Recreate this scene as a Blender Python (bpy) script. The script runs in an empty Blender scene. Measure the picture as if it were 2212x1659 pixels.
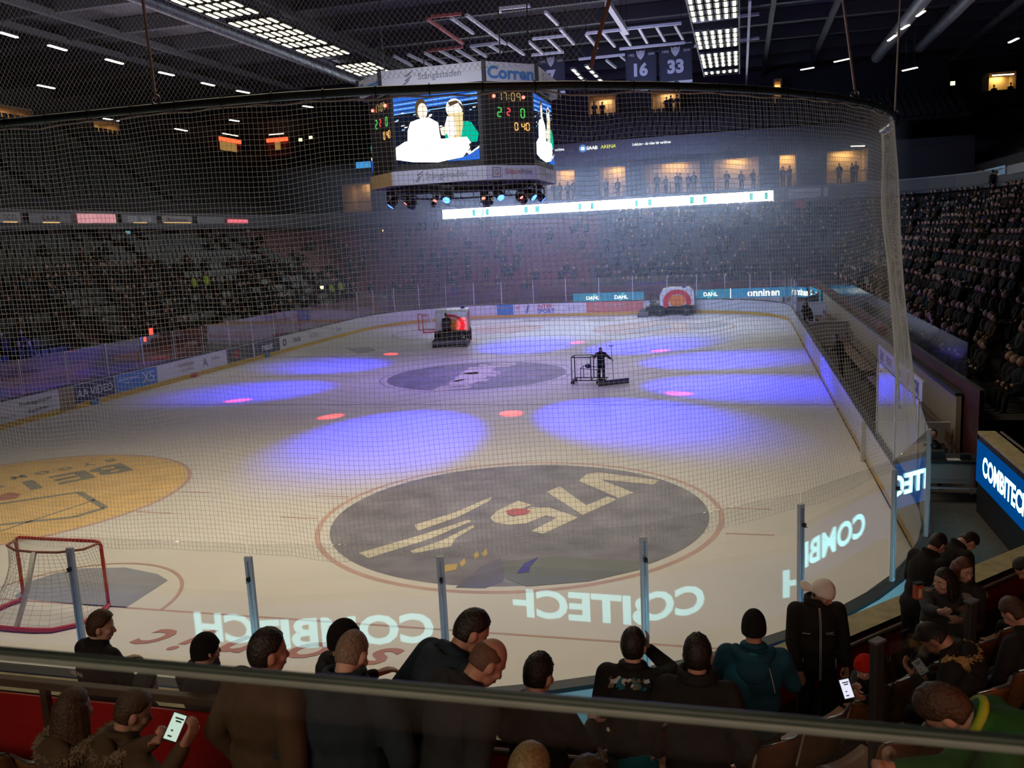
import bpy, bmesh, math, random
import numpy as np
from mathutils import Vector, Matrix, noise as mnoise
random.seed(7)
scn = bpy.context.scene
C = scn.collection
PI = math.pi

# ---------------------------------------------------------------- camera
FPX, PW, PH = 1890.82, 2212, 1659
CAM = np.array([11.8986, -8.4811, 6.1368])
def cam_axes(yaw, pitch, roll):
    cy, sy, cp, sp = math.cos(yaw), math.sin(yaw), math.cos(pitch), math.sin(pitch)
    f = np.array([sy*cp, cy*cp, sp]); r = np.array([cy, -sy, 0.0]); u = np.cross(r, f)
    cr, sr = math.cos(roll), math.sin(roll)
    return cr*r+sr*u, -sr*r+cr*u, f
AR, AU, AF = cam_axes(-0.2597, -0.1637, -0.0490)
cd = bpy.data.cameras.new('camera'); cam = bpy.data.objects.new('camera', cd); C.objects.link(cam)
cd.sensor_width = 36.0; cd.sensor_fit = 'HORIZONTAL'; cd.lens = FPX/PW*36.0
cd.clip_start = 0.05; cd.clip_end = 400
cam.matrix_world = Matrix(((AR[0], AU[0], -AF[0], CAM[0]), (AR[1], AU[1], -AF[1], CAM[1]), (AR[2], AU[2], -AF[2], CAM[2]), (0, 0, 0, 1)))
cd.dof.use_dof = True; cd.dof.focus_distance = 22.0; cd.dof.aperture_fstop = 5.6
scn.camera = cam

# ---------------------------------------------------------------- world, exposure
w = bpy.data.worlds.new('arena_dark'); scn.world = w; w.use_nodes = True
w.node_tree.nodes['Background'].inputs[0].default_value = (0.55, 0.6, 0.75, 1)
w.node_tree.nodes['Background'].inputs[1].default_value = 0.004
scn.view_settings.view_transform = 'Standard'; scn.view_settings.look = 'None'
scn.view_settings.gamma = 1.0; scn.view_settings.use_curve_mapping = False
scn.view_settings.exposure = 0.0
cyc = scn.cycles
cyc.max_bounces = 6; cyc.diffuse_bounces = 2; cyc.glossy_bounces = 3; cyc.transmission_bounces = 4
cyc.transparent_max_bounces = 24; cyc.volume_bounces = 0
cyc.caustics_reflective = False; cyc.caustics_refractive = False
cyc.sample_clamp_indirect = 4.0; cyc.volume_step_rate = 4.0; cyc.volume_max_steps = 64

# ---------------------------------------------------------------- lights of the hall, with added fills
def lamp(name, kind, loc, energy, color, aim=None, **kw):
    d = bpy.data.lights.new(name, kind); d.energy = energy; d.color = color
    for k, v in kw.items(): setattr(d, k, v)
    o = bpy.data.objects.new(name, d); C.objects.link(o); o.location = loc
    if aim is not None:
        o.rotation_euler = (Vector(aim)-Vector(loc)).to_track_quat('-Z', 'Y').to_euler()
    return o
# the two long racks of roof floodlights (dimmed for the show) and the strip lights over the near end
for sx in (-1, 1):
    lamp('rack_light', 'AREA', (sx*10.6, 30, 16.6), 120, (1.0, .88, .8), (sx*7.5, 29, 0), shape='RECTANGLE', size=2.2, size_y=34, spread=math.radians(72))
lamp('near_end_light', 'AREA', (2, 11, 16.6), 960, (1.0, .82, .57), (3, 7.5, 0), shape='RECTANGLE', size=18, size_y=4, spread=math.radians(100))
lamp('end_haze_fill', 'AREA', (3, 34, 16.0), 1900, (.38, .48, 1.0), (4, 60, 3), shape='RECTANGLE', size=14, size_y=3, spread=math.radians(80))  # blue fill added to brighten the haze at the far end
lamp('ice_violet_fill', 'AREA', (0, 30, 7.7), 480, (.36, .22, 1.0), (0, 30, 0), shape='DISK', size=5.5, spread=math.radians(150))  # violet fill added under the truss to tint the middle of the ice
# moving heads hanging under the score cube
BLUE_SPOTS = [(-8.98, 33.5), (-8.8, 25.92), (.65, 17.95), (8.14, 20.71), (11.7, 26.54), (10.7, 33.84), (6.72, 39.49), (-.17, 40.37)]
RED_SPOTS = [(-7.45, 37.81), (2.63, 41.69), (7.77, 37.47), (9.56, 25.06), (-8.61, 23.71), (-2.78, 20.5), (3.94, 21.19)]
BLUE_HEADS, RED_HEADS = [], []
for i, (x, y) in enumerate(BLUE_SPOTS):
    a = math.atan2(y-30, x); p = (3.3*math.cos(a), 30+3.3*math.sin(a), 7.98); BLUE_HEADS.append(p)
    d = math.dist(p, (x, y, 0))
    lamp('blue_beam', 'SPOT', (p[0], p[1], p[2]-.22), 330*d*d*(1.2 if i in (2, 3) else 1.0), (.018, .025, 1.0), (x, y, 0), spot_size=2*math.atan(3.7/d), spot_blend=1.0, shadow_soft_size=.08)
for x, y in RED_SPOTS:
    a = math.atan2(y-30, x)+.12; p = (2.9*math.cos(a), 30+2.9*math.sin(a), 7.95); RED_HEADS.append(p)
    d = math.dist(p, (x, y, 0))
    lamp('red_beam', 'SPOT', (p[0], p[1], p[2]-.14), 130*d*d, (1.0, .05, .04), (x, y, 0), spot_size=2*math.atan(.5/d), spot_blend=.8, shadow_soft_size=.04)
# added fills with no built source: near stand, cube front, haze, red side glow
lamp('near_stand_fill', 'AREA', (9, -13, 8.5), 80, (1.0, .74, .54), (10.5, -4.5, 1), shape='RECTANGLE', size=10, size_y=1.0, spread=math.radians(75))  # unseen warm fill added behind the camera for the people in front
lamp('cube_front_fill', 'AREA', (3, 8, 15.5), 95, (.85, .88, 1.0), (0, 26.4, 10.6), shape='RECTANGLE', size=1.5, size_y=.6, spread=math.radians(34))  # unseen lamp added to brighten the near side of the score cube
lamp('haze_violet_fill', 'AREA', (-7, 36, 9.0), 380, (.5, .12, 1.0), (-6, 64, 4), shape='RECTANGLE', size=2, size_y=.6, spread=math.radians(70))  # violet fill added to colour the haze left of the ribbon
lamp('red_side_fill', 'AREA', (15.9, -7.8, 6.2), 36, (1.0, .24, .13), (11, -4, 3.6), shape='RECTANGLE', size=2.0, size_y=.8)  # unseen red lamp added for the glow on faces and rail; no sign built
# upward fills added to brighten the roof, standing in for bounced light
for x, y, e in ((-22, 34, 1100), (2, 40, 500), (24, 44, 160)):
    o = lamp('roof_fill', 'AREA', (x, y, 16.4), e, (.95, .85, 1.0), (x, y, 30), shape='RECTANGLE', size=10, size_y=30)
# ---------------------------------------------------------------- pixel -> point on a plane of the place
def _ray(x, y): return AF + AR*((x-PW/2)/FPX) - AU*((y-PH/2)/FPX)
def onZ(x, y, z=0.0): d = _ray(x, y); t = (z-CAM[2])/d[2]; return Vector(CAM+d*t)
def onY(x, y, Y): d = _ray(x, y); t = (Y-CAM[1])/d[1]; return Vector(CAM+d*t)
def onX(x, y, X): d = _ray(x, y); t = (X-CAM[0])/d[0]; return Vector(CAM+d*t)
def atD(x, y, D): return Vector(CAM+_ray(x, y)*D)

# ---------------------------------------------------------------- materials
MATS = {}
def _nodes(name):
    m = bpy.data.materials.new(name); m.use_nodes = True; nt = m.node_tree
    return m, nt, nt.nodes, nt.links
def mat(name, col, rough=.6, metal=0.0, var=.12, scale=14.0, bump=0.0, spec=.5, sheen=0.0):
    if name in MATS: return MATS[name]
    m, nt, N, L = _nodes(name); b = N['Principled BSDF']
    b.inputs['Roughness'].default_value = rough; b.inputs['Metallic'].default_value = metal
    b.inputs['Specular IOR Level'].default_value = spec
    if sheen: b.inputs['Sheen Weight'].default_value = sheen
    tc = N.new('ShaderNodeTexCoord'); nz = N.new('ShaderNodeTexNoise'); nz.inputs['Scale'].default_value = scale; nz.inputs['Detail'].default_value = 3
    L.new(tc.outputs['Object'], nz.inputs['Vector'])
    rp = N.new('ShaderNodeValToRGB'); c = Vector(col[:3])
    rp.color_ramp.elements[0].position = .3; rp.color_ramp.elements[1].position = .7
    rp.color_ramp.elements[0].color = (*(c*(1-var)), 1); rp.color_ramp.elements[1].color = (*[min(1, v*(1+var)) for v in c], 1)
    L.new(nz.outputs['Fac'], rp.inputs['Fac']); L.new(rp.outputs['Color'], b.inputs['Base Color'])
    if bump:
        bp = N.new('ShaderNodeBump'); bp.inputs['Strength'].default_value = bump; bp.inputs['Distance'].default_value = .02
        L.new(nz.outputs['Fac'], bp.inputs['Height']); L.new(bp.outputs['Normal'], b.inputs['Normal'])
    MATS[name] = m; return m
def emit(name, col, strength, sample='NONE', var=0.0, scale=30.0):
    if name in MATS: return MATS[name]
    m, nt, N, L = _nodes(name); N.remove(N['Principled BSDF'])
    e = N.new('ShaderNodeEmission'); e.inputs[0].default_value = (*col, 1); e.inputs[1].default_value = strength
    if var:
        tc = N.new('ShaderNodeTexCoord'); nz = N.new('ShaderNodeTexNoise'); nz.inputs['Scale'].default_value = scale
        L.new(tc.outputs['Object'], nz.inputs['Vector']); mr = N.new('ShaderNodeMapRange')
        mr.inputs['To Min'].default_value = strength*(1-var); mr.inputs['To Max'].default_value = strength*(1+var)
        L.new(nz.outputs['Fac'], mr.inputs['Value']); L.new(mr.outputs[0], e.inputs[1])
    L.new(e.outputs[0], N['Material Output'].inputs['Surface'])
    m.cycles.emission_sampling = sample
    MATS[name] = m; return m
def glass(name, tint=(.97, .98, .98), f0=.045, rough=0.0, pw_=4.2, mx_=1.0):
    if name in MATS: return MATS[name]
    m, nt, N, L = _nodes(name); N.remove(N['Principled BSDF'])
    lw = N.new('ShaderNodeLayerWeight'); lw.inputs['Blend'].default_value = .5
    pw = N.new('ShaderNodeMath'); pw.operation = 'POWER'; pw.inputs[1].default_value = pw_; L.new(lw.outputs['Facing'], pw.inputs[0])
    mr = N.new('ShaderNodeMapRange'); mr.inputs['To Min'].default_value = f0; mr.inputs['To Max'].default_value = mx_; L.new(pw.outputs[0], mr.inputs['Value'])
    tr = N.new('ShaderNodeBsdfTransparent'); tr.inputs[0].default_value = (*tint, 1)
    gl = N.new('ShaderNodeBsdfGlossy'); gl.inputs['Roughness'].default_value = rough; gl.inputs[0].default_value = (1, 1, 1, 1)
    mx = N.new('ShaderNodeMixShader'); L.new(mr.outputs[0], mx.inputs[0]); L.new(tr.outputs[0], mx.inputs[1]); L.new(gl.outputs[0], mx.inputs[2])
    L.new(mx.outputs[0], N['Material Output'].inputs['Surface'])
    MATS[name] = m; return m

# ---------------------------------------------------------------- mesh buffer
class MB:
    def __init__(s): s.v, s.f, s.m, s.mats = [], [], [], []
    def mi(s, m):
        if m not in s.mats: s.mats.append(m)
        return s.mats.index(m)
    def add(s, verts, faces, m):
        o = len(s.v); k = s.mi(m)
        s.v.extend([tuple(p) for p in verts]); s.f.extend([tuple(i+o for i in f) for f in faces]); s.m.extend([k]*len(faces)); return s
    def box(s, c, size, m, rz=0.0, M=None):
        hx, hy, hz = size[0]/2, size[1]/2, size[2]/2
        P = [Vector((x, y, z)) for z in (-hz, hz) for y in (-hy, hy) for x in (-hx, hx)]
        R = Matrix.Rotation(rz, 3, 'Z') if M is None else M
        return s.add([R@p+Vector(c) for p in P], [(0, 2, 3, 1), (4, 5, 7, 6), (0, 1, 5, 4), (2, 6, 7, 3), (0, 4, 6, 2), (1, 3, 7, 5)], m)
    def beam(s, a, b, wd, ht, m, up=(0, 0, 1)):
        a, b = Vector(a), Vector(b); d = b-a; L = d.length
        if L < 1e-6: return s
        y = d/L; z = Vector(up); x = y.cross(z)
        if x.length < 1e-4: x = y.cross(Vector((1, 0, 0)))
        x.normalize(); z = x.cross(y)
        return s.box((a+b)/2, (wd, L, ht), m, M=Matrix((x, y, z)).transposed())
    def tube(s, pts, r, m, n=8, caps=True, closed=False):
        pts = [Vector(p) for p in pts]; k = len(pts); rs = r if hasattr(r, '__len__') else [r]*k
        V, F = [], []; prev = None
        for i, p in enumerate(pts):
            if closed: t = pts[(i+1) % k]-pts[i-1]
            else: t = pts[min(i+1, k-1)]-pts[max(i-1, 0)]
            t.normalize()
            x = prev - t*prev.dot(t) if prev is not None else t.cross(Vector((0, 0, 1)))
            if x.length < 1e-4: x = t.cross(Vector((1, 0, 0)))
            x.normalize(); prev = x; y = t.cross(x)
            for j in range(n):
                a = 2*PI*j/n; V.append(p+(x*math.cos(a)+y*math.sin(a))*rs[i])
        for i in range(k if closed else k-1):
            for j in range(n):
                a, b = i*n+j, i*n+(j+1) % n; c, d = ((i+1) % k)*n+(j+1) % n, ((i+1) % k)*n+j
                F.append((a, b, c, d))
        if caps and not closed: F.append(tuple(range(n-1, -1, -1))); F.append(tuple((k-1)*n+j for j in range(n)))
        return s.add(V, F, m)
    def lathe(s, prof, m, c=(0, 0, 0), n=16, M=None):
        V, F = [], []; c = Vector(c)
        for r, z in prof:
            for j in range(n):
                a = 2*PI*j/n; p = Vector((r*math.cos(a), r*math.sin(a), z)); V.append((M@p if M else p)+c)
        for i in range(len(prof)-1):
            for j in range(n): F.append((i*n+j, i*n+(j+1) % n, (i+1)*n+(j+1) % n, (i+1)*n+j))
        F.append(tuple(range(n-1, -1, -1))); F.append(tuple((len(prof)-1)*n+j for j in range(n)))
        return s.add(V, F, m)
    def ell(s, c, r, m, M=None, nu=14, nv=9, fn=None):
        V, F = [], []; c = Vector(c)
        for i in range(nv+1):
            th = PI*i/nv
            for j in range(nu):
                ph = 2*PI*j/nu; d = Vector((math.sin(th)*math.cos(ph), math.sin(th)*math.sin(ph), math.cos(th)))
                k = fn(d) if fn else 1.0; p = Vector((d.x*r[0], d.y*r[1], d.z*r[2]))*k
                V.append((M@p if M else p)+c)
        for i in range(nv):
            for j in range(nu):
                q = (i*nu+j, (i+1)*nu+j, (i+1)*nu+(j+1) % nu, i*nu+(j+1) % nu); F.append(q)
        return s.add(V, F, m)
    def poly(s, pts, m, thick=None):           # flat polygon, given thickness along its normal when thick
        pts = [Vector(p) for p in pts]; n = len(pts)
        if thick is None: return s.add(pts, [tuple(range(n))], m)
        nr = Vector((0, 0, 0))
        for i in range(n): nr += pts[i].cross(pts[(i+1) % n])
        nr.normalize(); q = [p-nr*thick for p in pts]
        F = [tuple(range(n)), tuple(range(2*n-1, n-1, -1))]+[(i, i+n, (i+1) % n+n, (i+1) % n) for i in range(n)]
        return s.add(pts+q, F, m)
    def build(s, name, parent=None, smooth=False, bevel=0.0, loc=None):
        me = bpy.data.meshes.new(name); me.from_pydata(s.v, [], s.f)
        for m in s.mats: me.materials.append(m)
        me.polygons.foreach_set('material_index', s.m)
        if smooth: me.polygons.foreach_set('use_smooth', [True]*len(s.f))
        me.validate(); me.update()
        o = bpy.data.objects.new(name, me); C.objects.link(o)
        if parent: o.parent = parent
        if loc is not None: o.location = loc
        if bevel:
            b = o.modifiers.new('bevel', 'BEVEL'); b.width = bevel; b.segments = 2; b.limit_method = 'ANGLE'
        return o
def tag(o, label=None, cat=None, group=None, kind=None):
    if label: o['label'] = label
    if cat: o['category'] = cat
    if group: o['group'] = group
    if kind: o['kind'] = kind
    return o
def empty(name, loc, label, cat, group=None, rz=0.0):
    o = bpy.data.objects.new(name, None); C.objects.link(o); o.location = loc; o.rotation_euler = (0, 0, rz); o.empty_display_size = .2
    return tag(o, label, cat, group)
def struct(o): o['kind'] = 'structure'; return o
def local(root, p): return root.matrix_basis.inverted() @ Vector(p)
def copy_tree(o, parent=None):
    c = o.copy(); C.objects.link(c); c.parent = parent
    for ch in o.children: copy_tree(ch, c)
    return c

# ---------------------------------------------------------------- lettering
_TX = {}
def _text(s, bold):
    k = (s, bold)
    if k not in _TX:
        cu = bpy.data.curves.new('t', 'FONT'); cu.body = s; cu.resolution_u = 3; cu.offset = bold; cu.align_x = 'LEFT'
        o = bpy.data.objects.new('t', cu); C.objects.link(o)
        dg = bpy.context.evaluated_depsgraph_get(); dg.update()
        me = bpy.data.meshes.new_from_object(o.evaluated_get(dg))
        V = [tuple(v.co) for v in me.vertices]; F = [tuple(p.vertices) for p in me.polygons]
        bpy.data.objects.remove(o); bpy.data.meshes.remove(me)
        xs = [v[0] for v in V]; ys = [v[1] for v in V]
        _TX[k] = (V, F, min(xs), max(xs), min(ys), max(ys))
    return _TX[k]
def letters(mb, s, c, right, up, m, width=None, height=None, bold=.0, slant=0.0, lift=.004):
    """flat letters centred on c; the raised face looks along right x up"""
    V, F, x0, x1, y0, y1 = _text(s, bold); c = Vector(c); R = Vector(right).normalized(); U = Vector(up); U = (U-R*U.dot(R)).normalized(); Nn = R.cross(U)
    sx = width/(x1-x0) if width else height/(y1-y0); sy = height/(y1-y0) if height else sx
    P = []
    for v in V:
        a, b = (v[0]-(x0+x1)/2)*sx, (v[1]-(y0+y1)/2)*sy
        P.append(c+R*(a+b*slant)+U*b+Nn*lift)
    return mb.add(P, F, m)
# ---------------------------------------------------------------- shared materials
WHITE_PAINT = mat('white_board_plastic', (.62, .64, .66), .35, var=.05, scale=3)
DARK_CAP = mat('dark_cap_rail', (.035, .04, .045), .4)
YELLOW_KICK = mat('yellow_kick_plate', (.62, .40, .06), .4, var=.1)
STEEL = mat('brushed_steel', (.42, .43, .46), .35, .8)
BARRIER = glass('dull_barrier_glass', (.9, .92, .92), .02, .12, 5.0, .35)
GREY_POST = mat('grey_aluminium', (.62, .61, .68), .5, 0.0, var=.05)
BLACK = mat('black_plastic', (.012, .012, .013), .5)
DARK_METAL = mat('dark_metal', (.03, .03, .034), .5, .4)
RED_PAINT = mat('red_paint', (.55, .03, .02), .4, var=.08)
WHITE = mat('white_paint', (.75, .75, .74), .5, var=.04)
CONCRETE = mat('dark_concrete', (.05, .048, .05), .85, var=.25, scale=4)
SHIELD = glass('clear_shield_glass', (.975, .98, .98), .05)
PANE = glass('clear_barrier_glass', (.93, .95, .94), .045)

# ---------------------------------------------------------------- ice
def rrect(off=0.0, hx=15.0, y0=0.0, y1=58.8, r=8.5, n=14):
    """rounded rectangle, counter-clockwise from the near right straight"""
    R = r+off; P = []
    for cx, cy, a0 in ((hx-r, y0+r, -90), (hx-r, y1-r, 0), (-hx+r, y1-r, 90), (-hx+r, y0+r, 180)):
        for i in range(n+1):
            a = math.radians(a0+90*i/n); P.append((cx+R*math.cos(a), cy+R*math.sin(a)))
    return P
def ice_mat():
    m, nt, N, L = _nodes('ice'); b = N['Principled BSDF']
    tc = N.new('ShaderNodeTexCoord'); n1 = N.new('ShaderNodeTexNoise'); n1.inputs['Scale'].default_value = .35; n1.inputs['Detail'].default_value = 6
    mp = N.new('ShaderNodeMapping'); mp.inputs['Scale'].default_value = (.6, 9, 1); n2 = N.new('ShaderNodeTexNoise'); n2.inputs['Scale'].default_value = 3; n2.inputs['Detail'].default_value = 4
    L.new(tc.outputs['Object'], n1.inputs['Vector']); L.new(tc.outputs['Object'], mp.inputs['Vector']); L.new(mp.outputs[0], n2.inputs['Vector'])
    rp = N.new('ShaderNodeValToRGB'); rp.color_ramp.elements[0].position = .35; rp.color_ramp.elements[1].position = .65
    rp.color_ramp.elements[0].color = (.74, .74, .735, 1); rp.color_ramp.elements[1].color = (.80, .80, .80, 1)
    L.new(n1.outputs['Fac'], rp.inputs['Fac']); L.new(rp.outputs['Color'], b.inputs['Base Color'])
    mr = N.new('ShaderNodeMapRange'); mr.inputs['To Min'].default_value = .38; mr.inputs['To Max'].default_value = .6
    L.new(n2.outputs['Fac'], mr.inputs['Value']); L.new(mr.outputs[0], b.inputs['Roughness']); b.inputs['Specular IOR Level'].default_value = .28
    return m
ICE = ice_mat()
mb = MB(); mb.poly([(x, y, 0) for x, y in rrect(0)], ICE, .3)
ice = struct(mb.build('ice_sheet')); ice['label'] = 'pale ice sheet of the rink with painted circles, lines and adverts'
mb = MB(); mb.box((0, 30, -.55), (90, 110, .4), CONCRETE); struct(mb.build('floor'))

def paint(name, col, var=.1): return mat(name, col, .5, var=var, scale=1.2, spec=.25)
P_GREY = paint('ice_paint_slate', (.25, .25, .32), .28); P_RED = paint('ice_paint_faded_red', (.58, .40, .36)); P_LINE = paint('ice_paint_line', (.33, .31, .36))
P_RING = paint('ice_paint_ring', (.62, .43, .40)); P_CREAM = paint('ice_paint_cream', (.72, .70, .60)); P_ORANGE = paint('ice_paint_amber', (.84, .60, .28)); P_DARKTXT = paint('ice_paint_grey_text', (.30, .30, .26))
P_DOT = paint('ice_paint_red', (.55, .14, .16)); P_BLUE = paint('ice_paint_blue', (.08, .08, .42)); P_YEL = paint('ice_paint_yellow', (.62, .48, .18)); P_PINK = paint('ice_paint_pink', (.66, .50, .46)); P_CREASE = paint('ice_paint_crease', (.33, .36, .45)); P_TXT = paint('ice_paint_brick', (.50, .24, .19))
P_PALE = paint('ice_paint_pale_grey', (.48, .48, .52)); P_TEAL = paint('ice_paint_dark_teal', (.20, .225, .25))
def disc(mb, c, r0, r1, z, m, a0=0, a1=360, n=96):
    k = n if a1-a0 >= 360 else n+1; V = []
    for i in range(k):
        a = math.radians(a0+(a1-a0)*i/n); V += [(c[0]+r0*math.cos(a), c[1]+r0*math.sin(a), z), (c[0]+r1*math.cos(a), c[1]+r1*math.sin(a), z)]
    F = [(2*i, 2*i+1, (2*i+3) % (2*k), (2*i+2) % (2*k)) for i in range(k if a1-a0 >= 360 else n)]
    if r0 == 0: V = [V[i] for i in range(1, len(V), 2)]; F = [tuple(range(k))]
    mb.add(V, F, m)
def onice(mb, pts, m, z):
    P = [tuple(onZ(x, y)[:2])+(z,) for x, y in pts]; k = len(P); ar = sum(P[i][0]*P[(i+1) % k][1]-P[(i+1) % k][0]*P[i][1] for i in range(k))
    if ar < 0: P.reverse()
    mb.add(P, [tuple(range(k))], m)
def icepart(mb, name, label=None):
    o = mb.build(name, ice); 
    if label: o['label'] = label
    return o
# face-off circle with the big white letters
mb = MB(); disc(mb, (7, 10), 0, 4.22, .002, P_GREY); disc(mb, (7, 10), 4.42, 4.54, .002, P_RING)
for sx in (-1, 1):
    for dy in (-.85, .85): mb.box((7+sx*5.05, 10+dy, .002), (.95, .06, .002), P_RED)
S = lambda x, y: (640+x/2.212, 960+y/2.212)
onice(mb, [S(1350, 175), S(1385, 143), S(1440, 133), S(1735, 172), S(1705, 193), S(1452, 168), S(1614, 232), S(1540, 257)], P_CREAM, .006)     # V
onice(mb, [S(1197, 228), S(1258, 200), S(1385, 292), S(1488, 250), S(1533, 265), S(1368, 338)], P_CREAM, .006)                                   # T
onice(mb, [S(1120, 300), S(1210, 303), S(1348, 350), S(1180, 428), S(1122, 415), S(1245, 352), S(1192, 340), S(1100, 378), S(1020, 385), S(950, 375), S(925, 352), S(960, 318), S(1060, 270), S(1126, 290), S(1060, 315), S(1005, 335), S(1040, 348)], P_CREAM, .006)   # S
onice(mb, [S(1000, 320), S(1040, 308), S(1090, 308), S(1120, 320), S(1100, 337), S(1050, 343), S(1010, 335)], P_DOT, .010)
onice(mb, [S(565, 385), S(760, 325), S(935, 250), S(925, 270), S(780, 345), S(580, 415)], P_CREAM, .006)
onice(mb, [S(300, 520), S(600, 432), S(820, 362), S(838, 368), S(640, 452), S(345, 545)], P_CREAM, .006)
onice(mb, [S(545, 510), S(700, 458), S(845, 385), S(850, 398), S(760, 450), S(740, 488), S(560, 522)], P_CREAM, .006)
onice(mb, [S(675, 595), S(720, 575), S(770, 572), S(765, 600), S(700, 612)], P_YEL, .006)
for q in ((780, 545), (845, 508), (885, 498)): onice(mb, [S(q[0], q[1]+22), S(q[0]+24, q[1]), S(q[0]+30, q[1]+25), S(q[0]+10, q[1]+42)], P_YEL, .006)
onice(mb, [S(760, 685), S(880, 585), S(975, 545), S(1010, 600), S(985, 660), S(900, 688)], P_BLUE if False else paint('ice_paint_navy', (.18, .185, .29)), .004)
onice(mb, [S(985, 560), S(1240, 535), S(1640, 560), S(1640, 600), S(1400, 655), S(1100, 680), S(1000, 640)], P_TEAL, .006)
onice(mb, [S(1052, 618), S(1090, 570), S(1158, 538), S(1118, 585), S(1112, 612)], P_BLUE, .010)
icepart(mb, 'face_off_circle', 'slate grey circle with cream letters and stripes')
# amber circle
mb = MB(); disc(mb, (-7+.0, 10), 0, 4.42, .002, P_ORANGE); disc(mb, (-7, 10), 4.44, 4.56, .002, P_RING)
for dy in (-.85, .85): mb.box((-7+5.05, 10+dy, .002), (.95, .06, .002), P_RED)
S = lambda x, y: (x/2.989, 555+y/2.989)
a, b = onZ(*S(710, 1375)), onZ(*S(375, 1440)); d = (b-a).normalized(); upv = Vector((-d.y, d.x, 0))
if upv.y > 0: upv = -upv
for i, ch in enumerate('BEIJER'): letters(mb, ch, Vector((a.x, a.y, .002))+d*(i*1.27*(b-a).length/1.55*.9), d, upv, P_DARKTXT, width=.98 if ch != 'I' else .3, height=1.25, bold=.03)
a2, b2 = onZ(*S(710, 1316)), onZ(*S(275, 1395)); d2 = (b2-a2); n2 = d2.length; d2.normalize()
for i, ch in enumerate('BYGGM'): letters(mb, ch, Vector((a2.x, a2.y, .002))+d2*(i*n2/3), d2, upv, P_DARKTXT, height=.42, bold=.03)
q = [S(0, 1595), S(510, 1520), S(680, 1620), S(480, 1680), S(0, 1730)]
for i in range(len(q)-1):
    a, b = onZ(*q[i]), onZ(*q[i+1]); mb.beam((a.x, a.y, .004), (b.x, b.y, .004), .17, .002, P_DARKTXT)
a, b = onZ(0, 1148), onZ(205, 1080); mb.beam((a.x, a.y, .004), (b.x, b.y, .004), .08, .002, P_DARKTXT)
onice(mb, [S(0, 1540), S(60, 1520), S(135, 1530), S(110, 1560), S(0, 1575)], P_TXT, .006)
icepart(mb, 'face_off_circle', 'amber circle with grey upside-down lettering')
# centre circle
mb = MB(); disc(mb, (0, 30), 0, 4.15, .002, P_GREY); disc(mb, (0, 30), 4.40, 4.50, .002, P_PALE)
S = lambda x, y: (900+x/3.687, 560+y/3.687)
rows = [(110, 1040, 420, 1018), (150, 1020, 430, 985), (230, 985, 390, 950), (260, 965, 560, 962), (300, 935, 540, 940), (330, 915, 480, 905), (350, 898, 620, 925), (390, 878, 660, 905), (440, 860, 610, 868), (470, 845, 740, 850), (560, 832, 780, 834)]
for x0, y0, x1, y1 in rows:
    onice(mb, [S(x0, y0+12), S(x0+40, y0-8), S(x1+25, y1-8), S(x1, y1+10)], P_CREAM, .006)
onice(mb, [S(250, 1000), S(420, 860), S(640, 850), S(520, 960), S(400, 1010)], P_CREAM, .004)
icepart(mb, 'face_off_circle', 'slate grey centre circle with cream striped emblem')
# far circles and faint adverts
mb = MB(); disc(mb, (-7, 48.8), 4.4, 4.56, .002, P_RED); disc(mb, (-7, 48.8), 0, .3, .003, P_DOT); icepart(mb, 'face_off_circle')
mb = MB(); disc(mb, (7, 48.8), 4.4, 4.56, .002, P_RED); disc(mb, (7, 48.8), 0, .3, .003, P_DOT); icepart(mb, 'face_off_circle')
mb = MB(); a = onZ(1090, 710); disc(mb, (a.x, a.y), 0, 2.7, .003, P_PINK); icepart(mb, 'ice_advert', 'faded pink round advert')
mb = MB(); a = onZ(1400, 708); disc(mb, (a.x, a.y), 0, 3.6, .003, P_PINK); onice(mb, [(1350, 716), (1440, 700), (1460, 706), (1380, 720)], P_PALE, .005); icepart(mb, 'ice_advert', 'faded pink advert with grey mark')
mb = MB(); onice(mb, [(1480, 700), (1550, 695), (1580, 702), (1535, 711), (1495, 714)], P_PALE, .006); icepart(mb, 'ice_advert', 'pale grey smudged advert')
mb = MB(); onice(mb, [(1115, 692), (1180, 689), (1210, 691), (1150, 695)], P_PALE, .003); onice(mb, [(1255, 690), (1330, 686), (1330, 690), (1290, 694)], P_PALE, .003); icepart(mb, 'ice_advert')
mb = MB(); onice(mb, [(745, 752), (800, 750), (812, 757), (775, 765)], P_PALE, .003); icepart(mb, 'ice_advert')
# lines
def icebox(name, x0, x1, y, wd, m, lab):
    mb = MB(); mb.box(((x0+x1)/2, y, .001), (x1-x0, wd, .004), m); icepart(mb, name, lab)
icebox('blue_line', -15, 15, 22.8, .10, P_LINE, 'thin grey line nearer the big circle')
icebox('blue_line', -15, 15, 37.2, .12, P_LINE, 'thin grey line beyond the centre circle')
icebox('centre_line', -15, 15, 30, .10, P_RED, None)
icebox('goal_line', -13.9, 13.9, 4, .06, P_RED, None); icebox('goal_line', -13.9, 13.9, 54.8, .06, P_RED, None)
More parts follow.
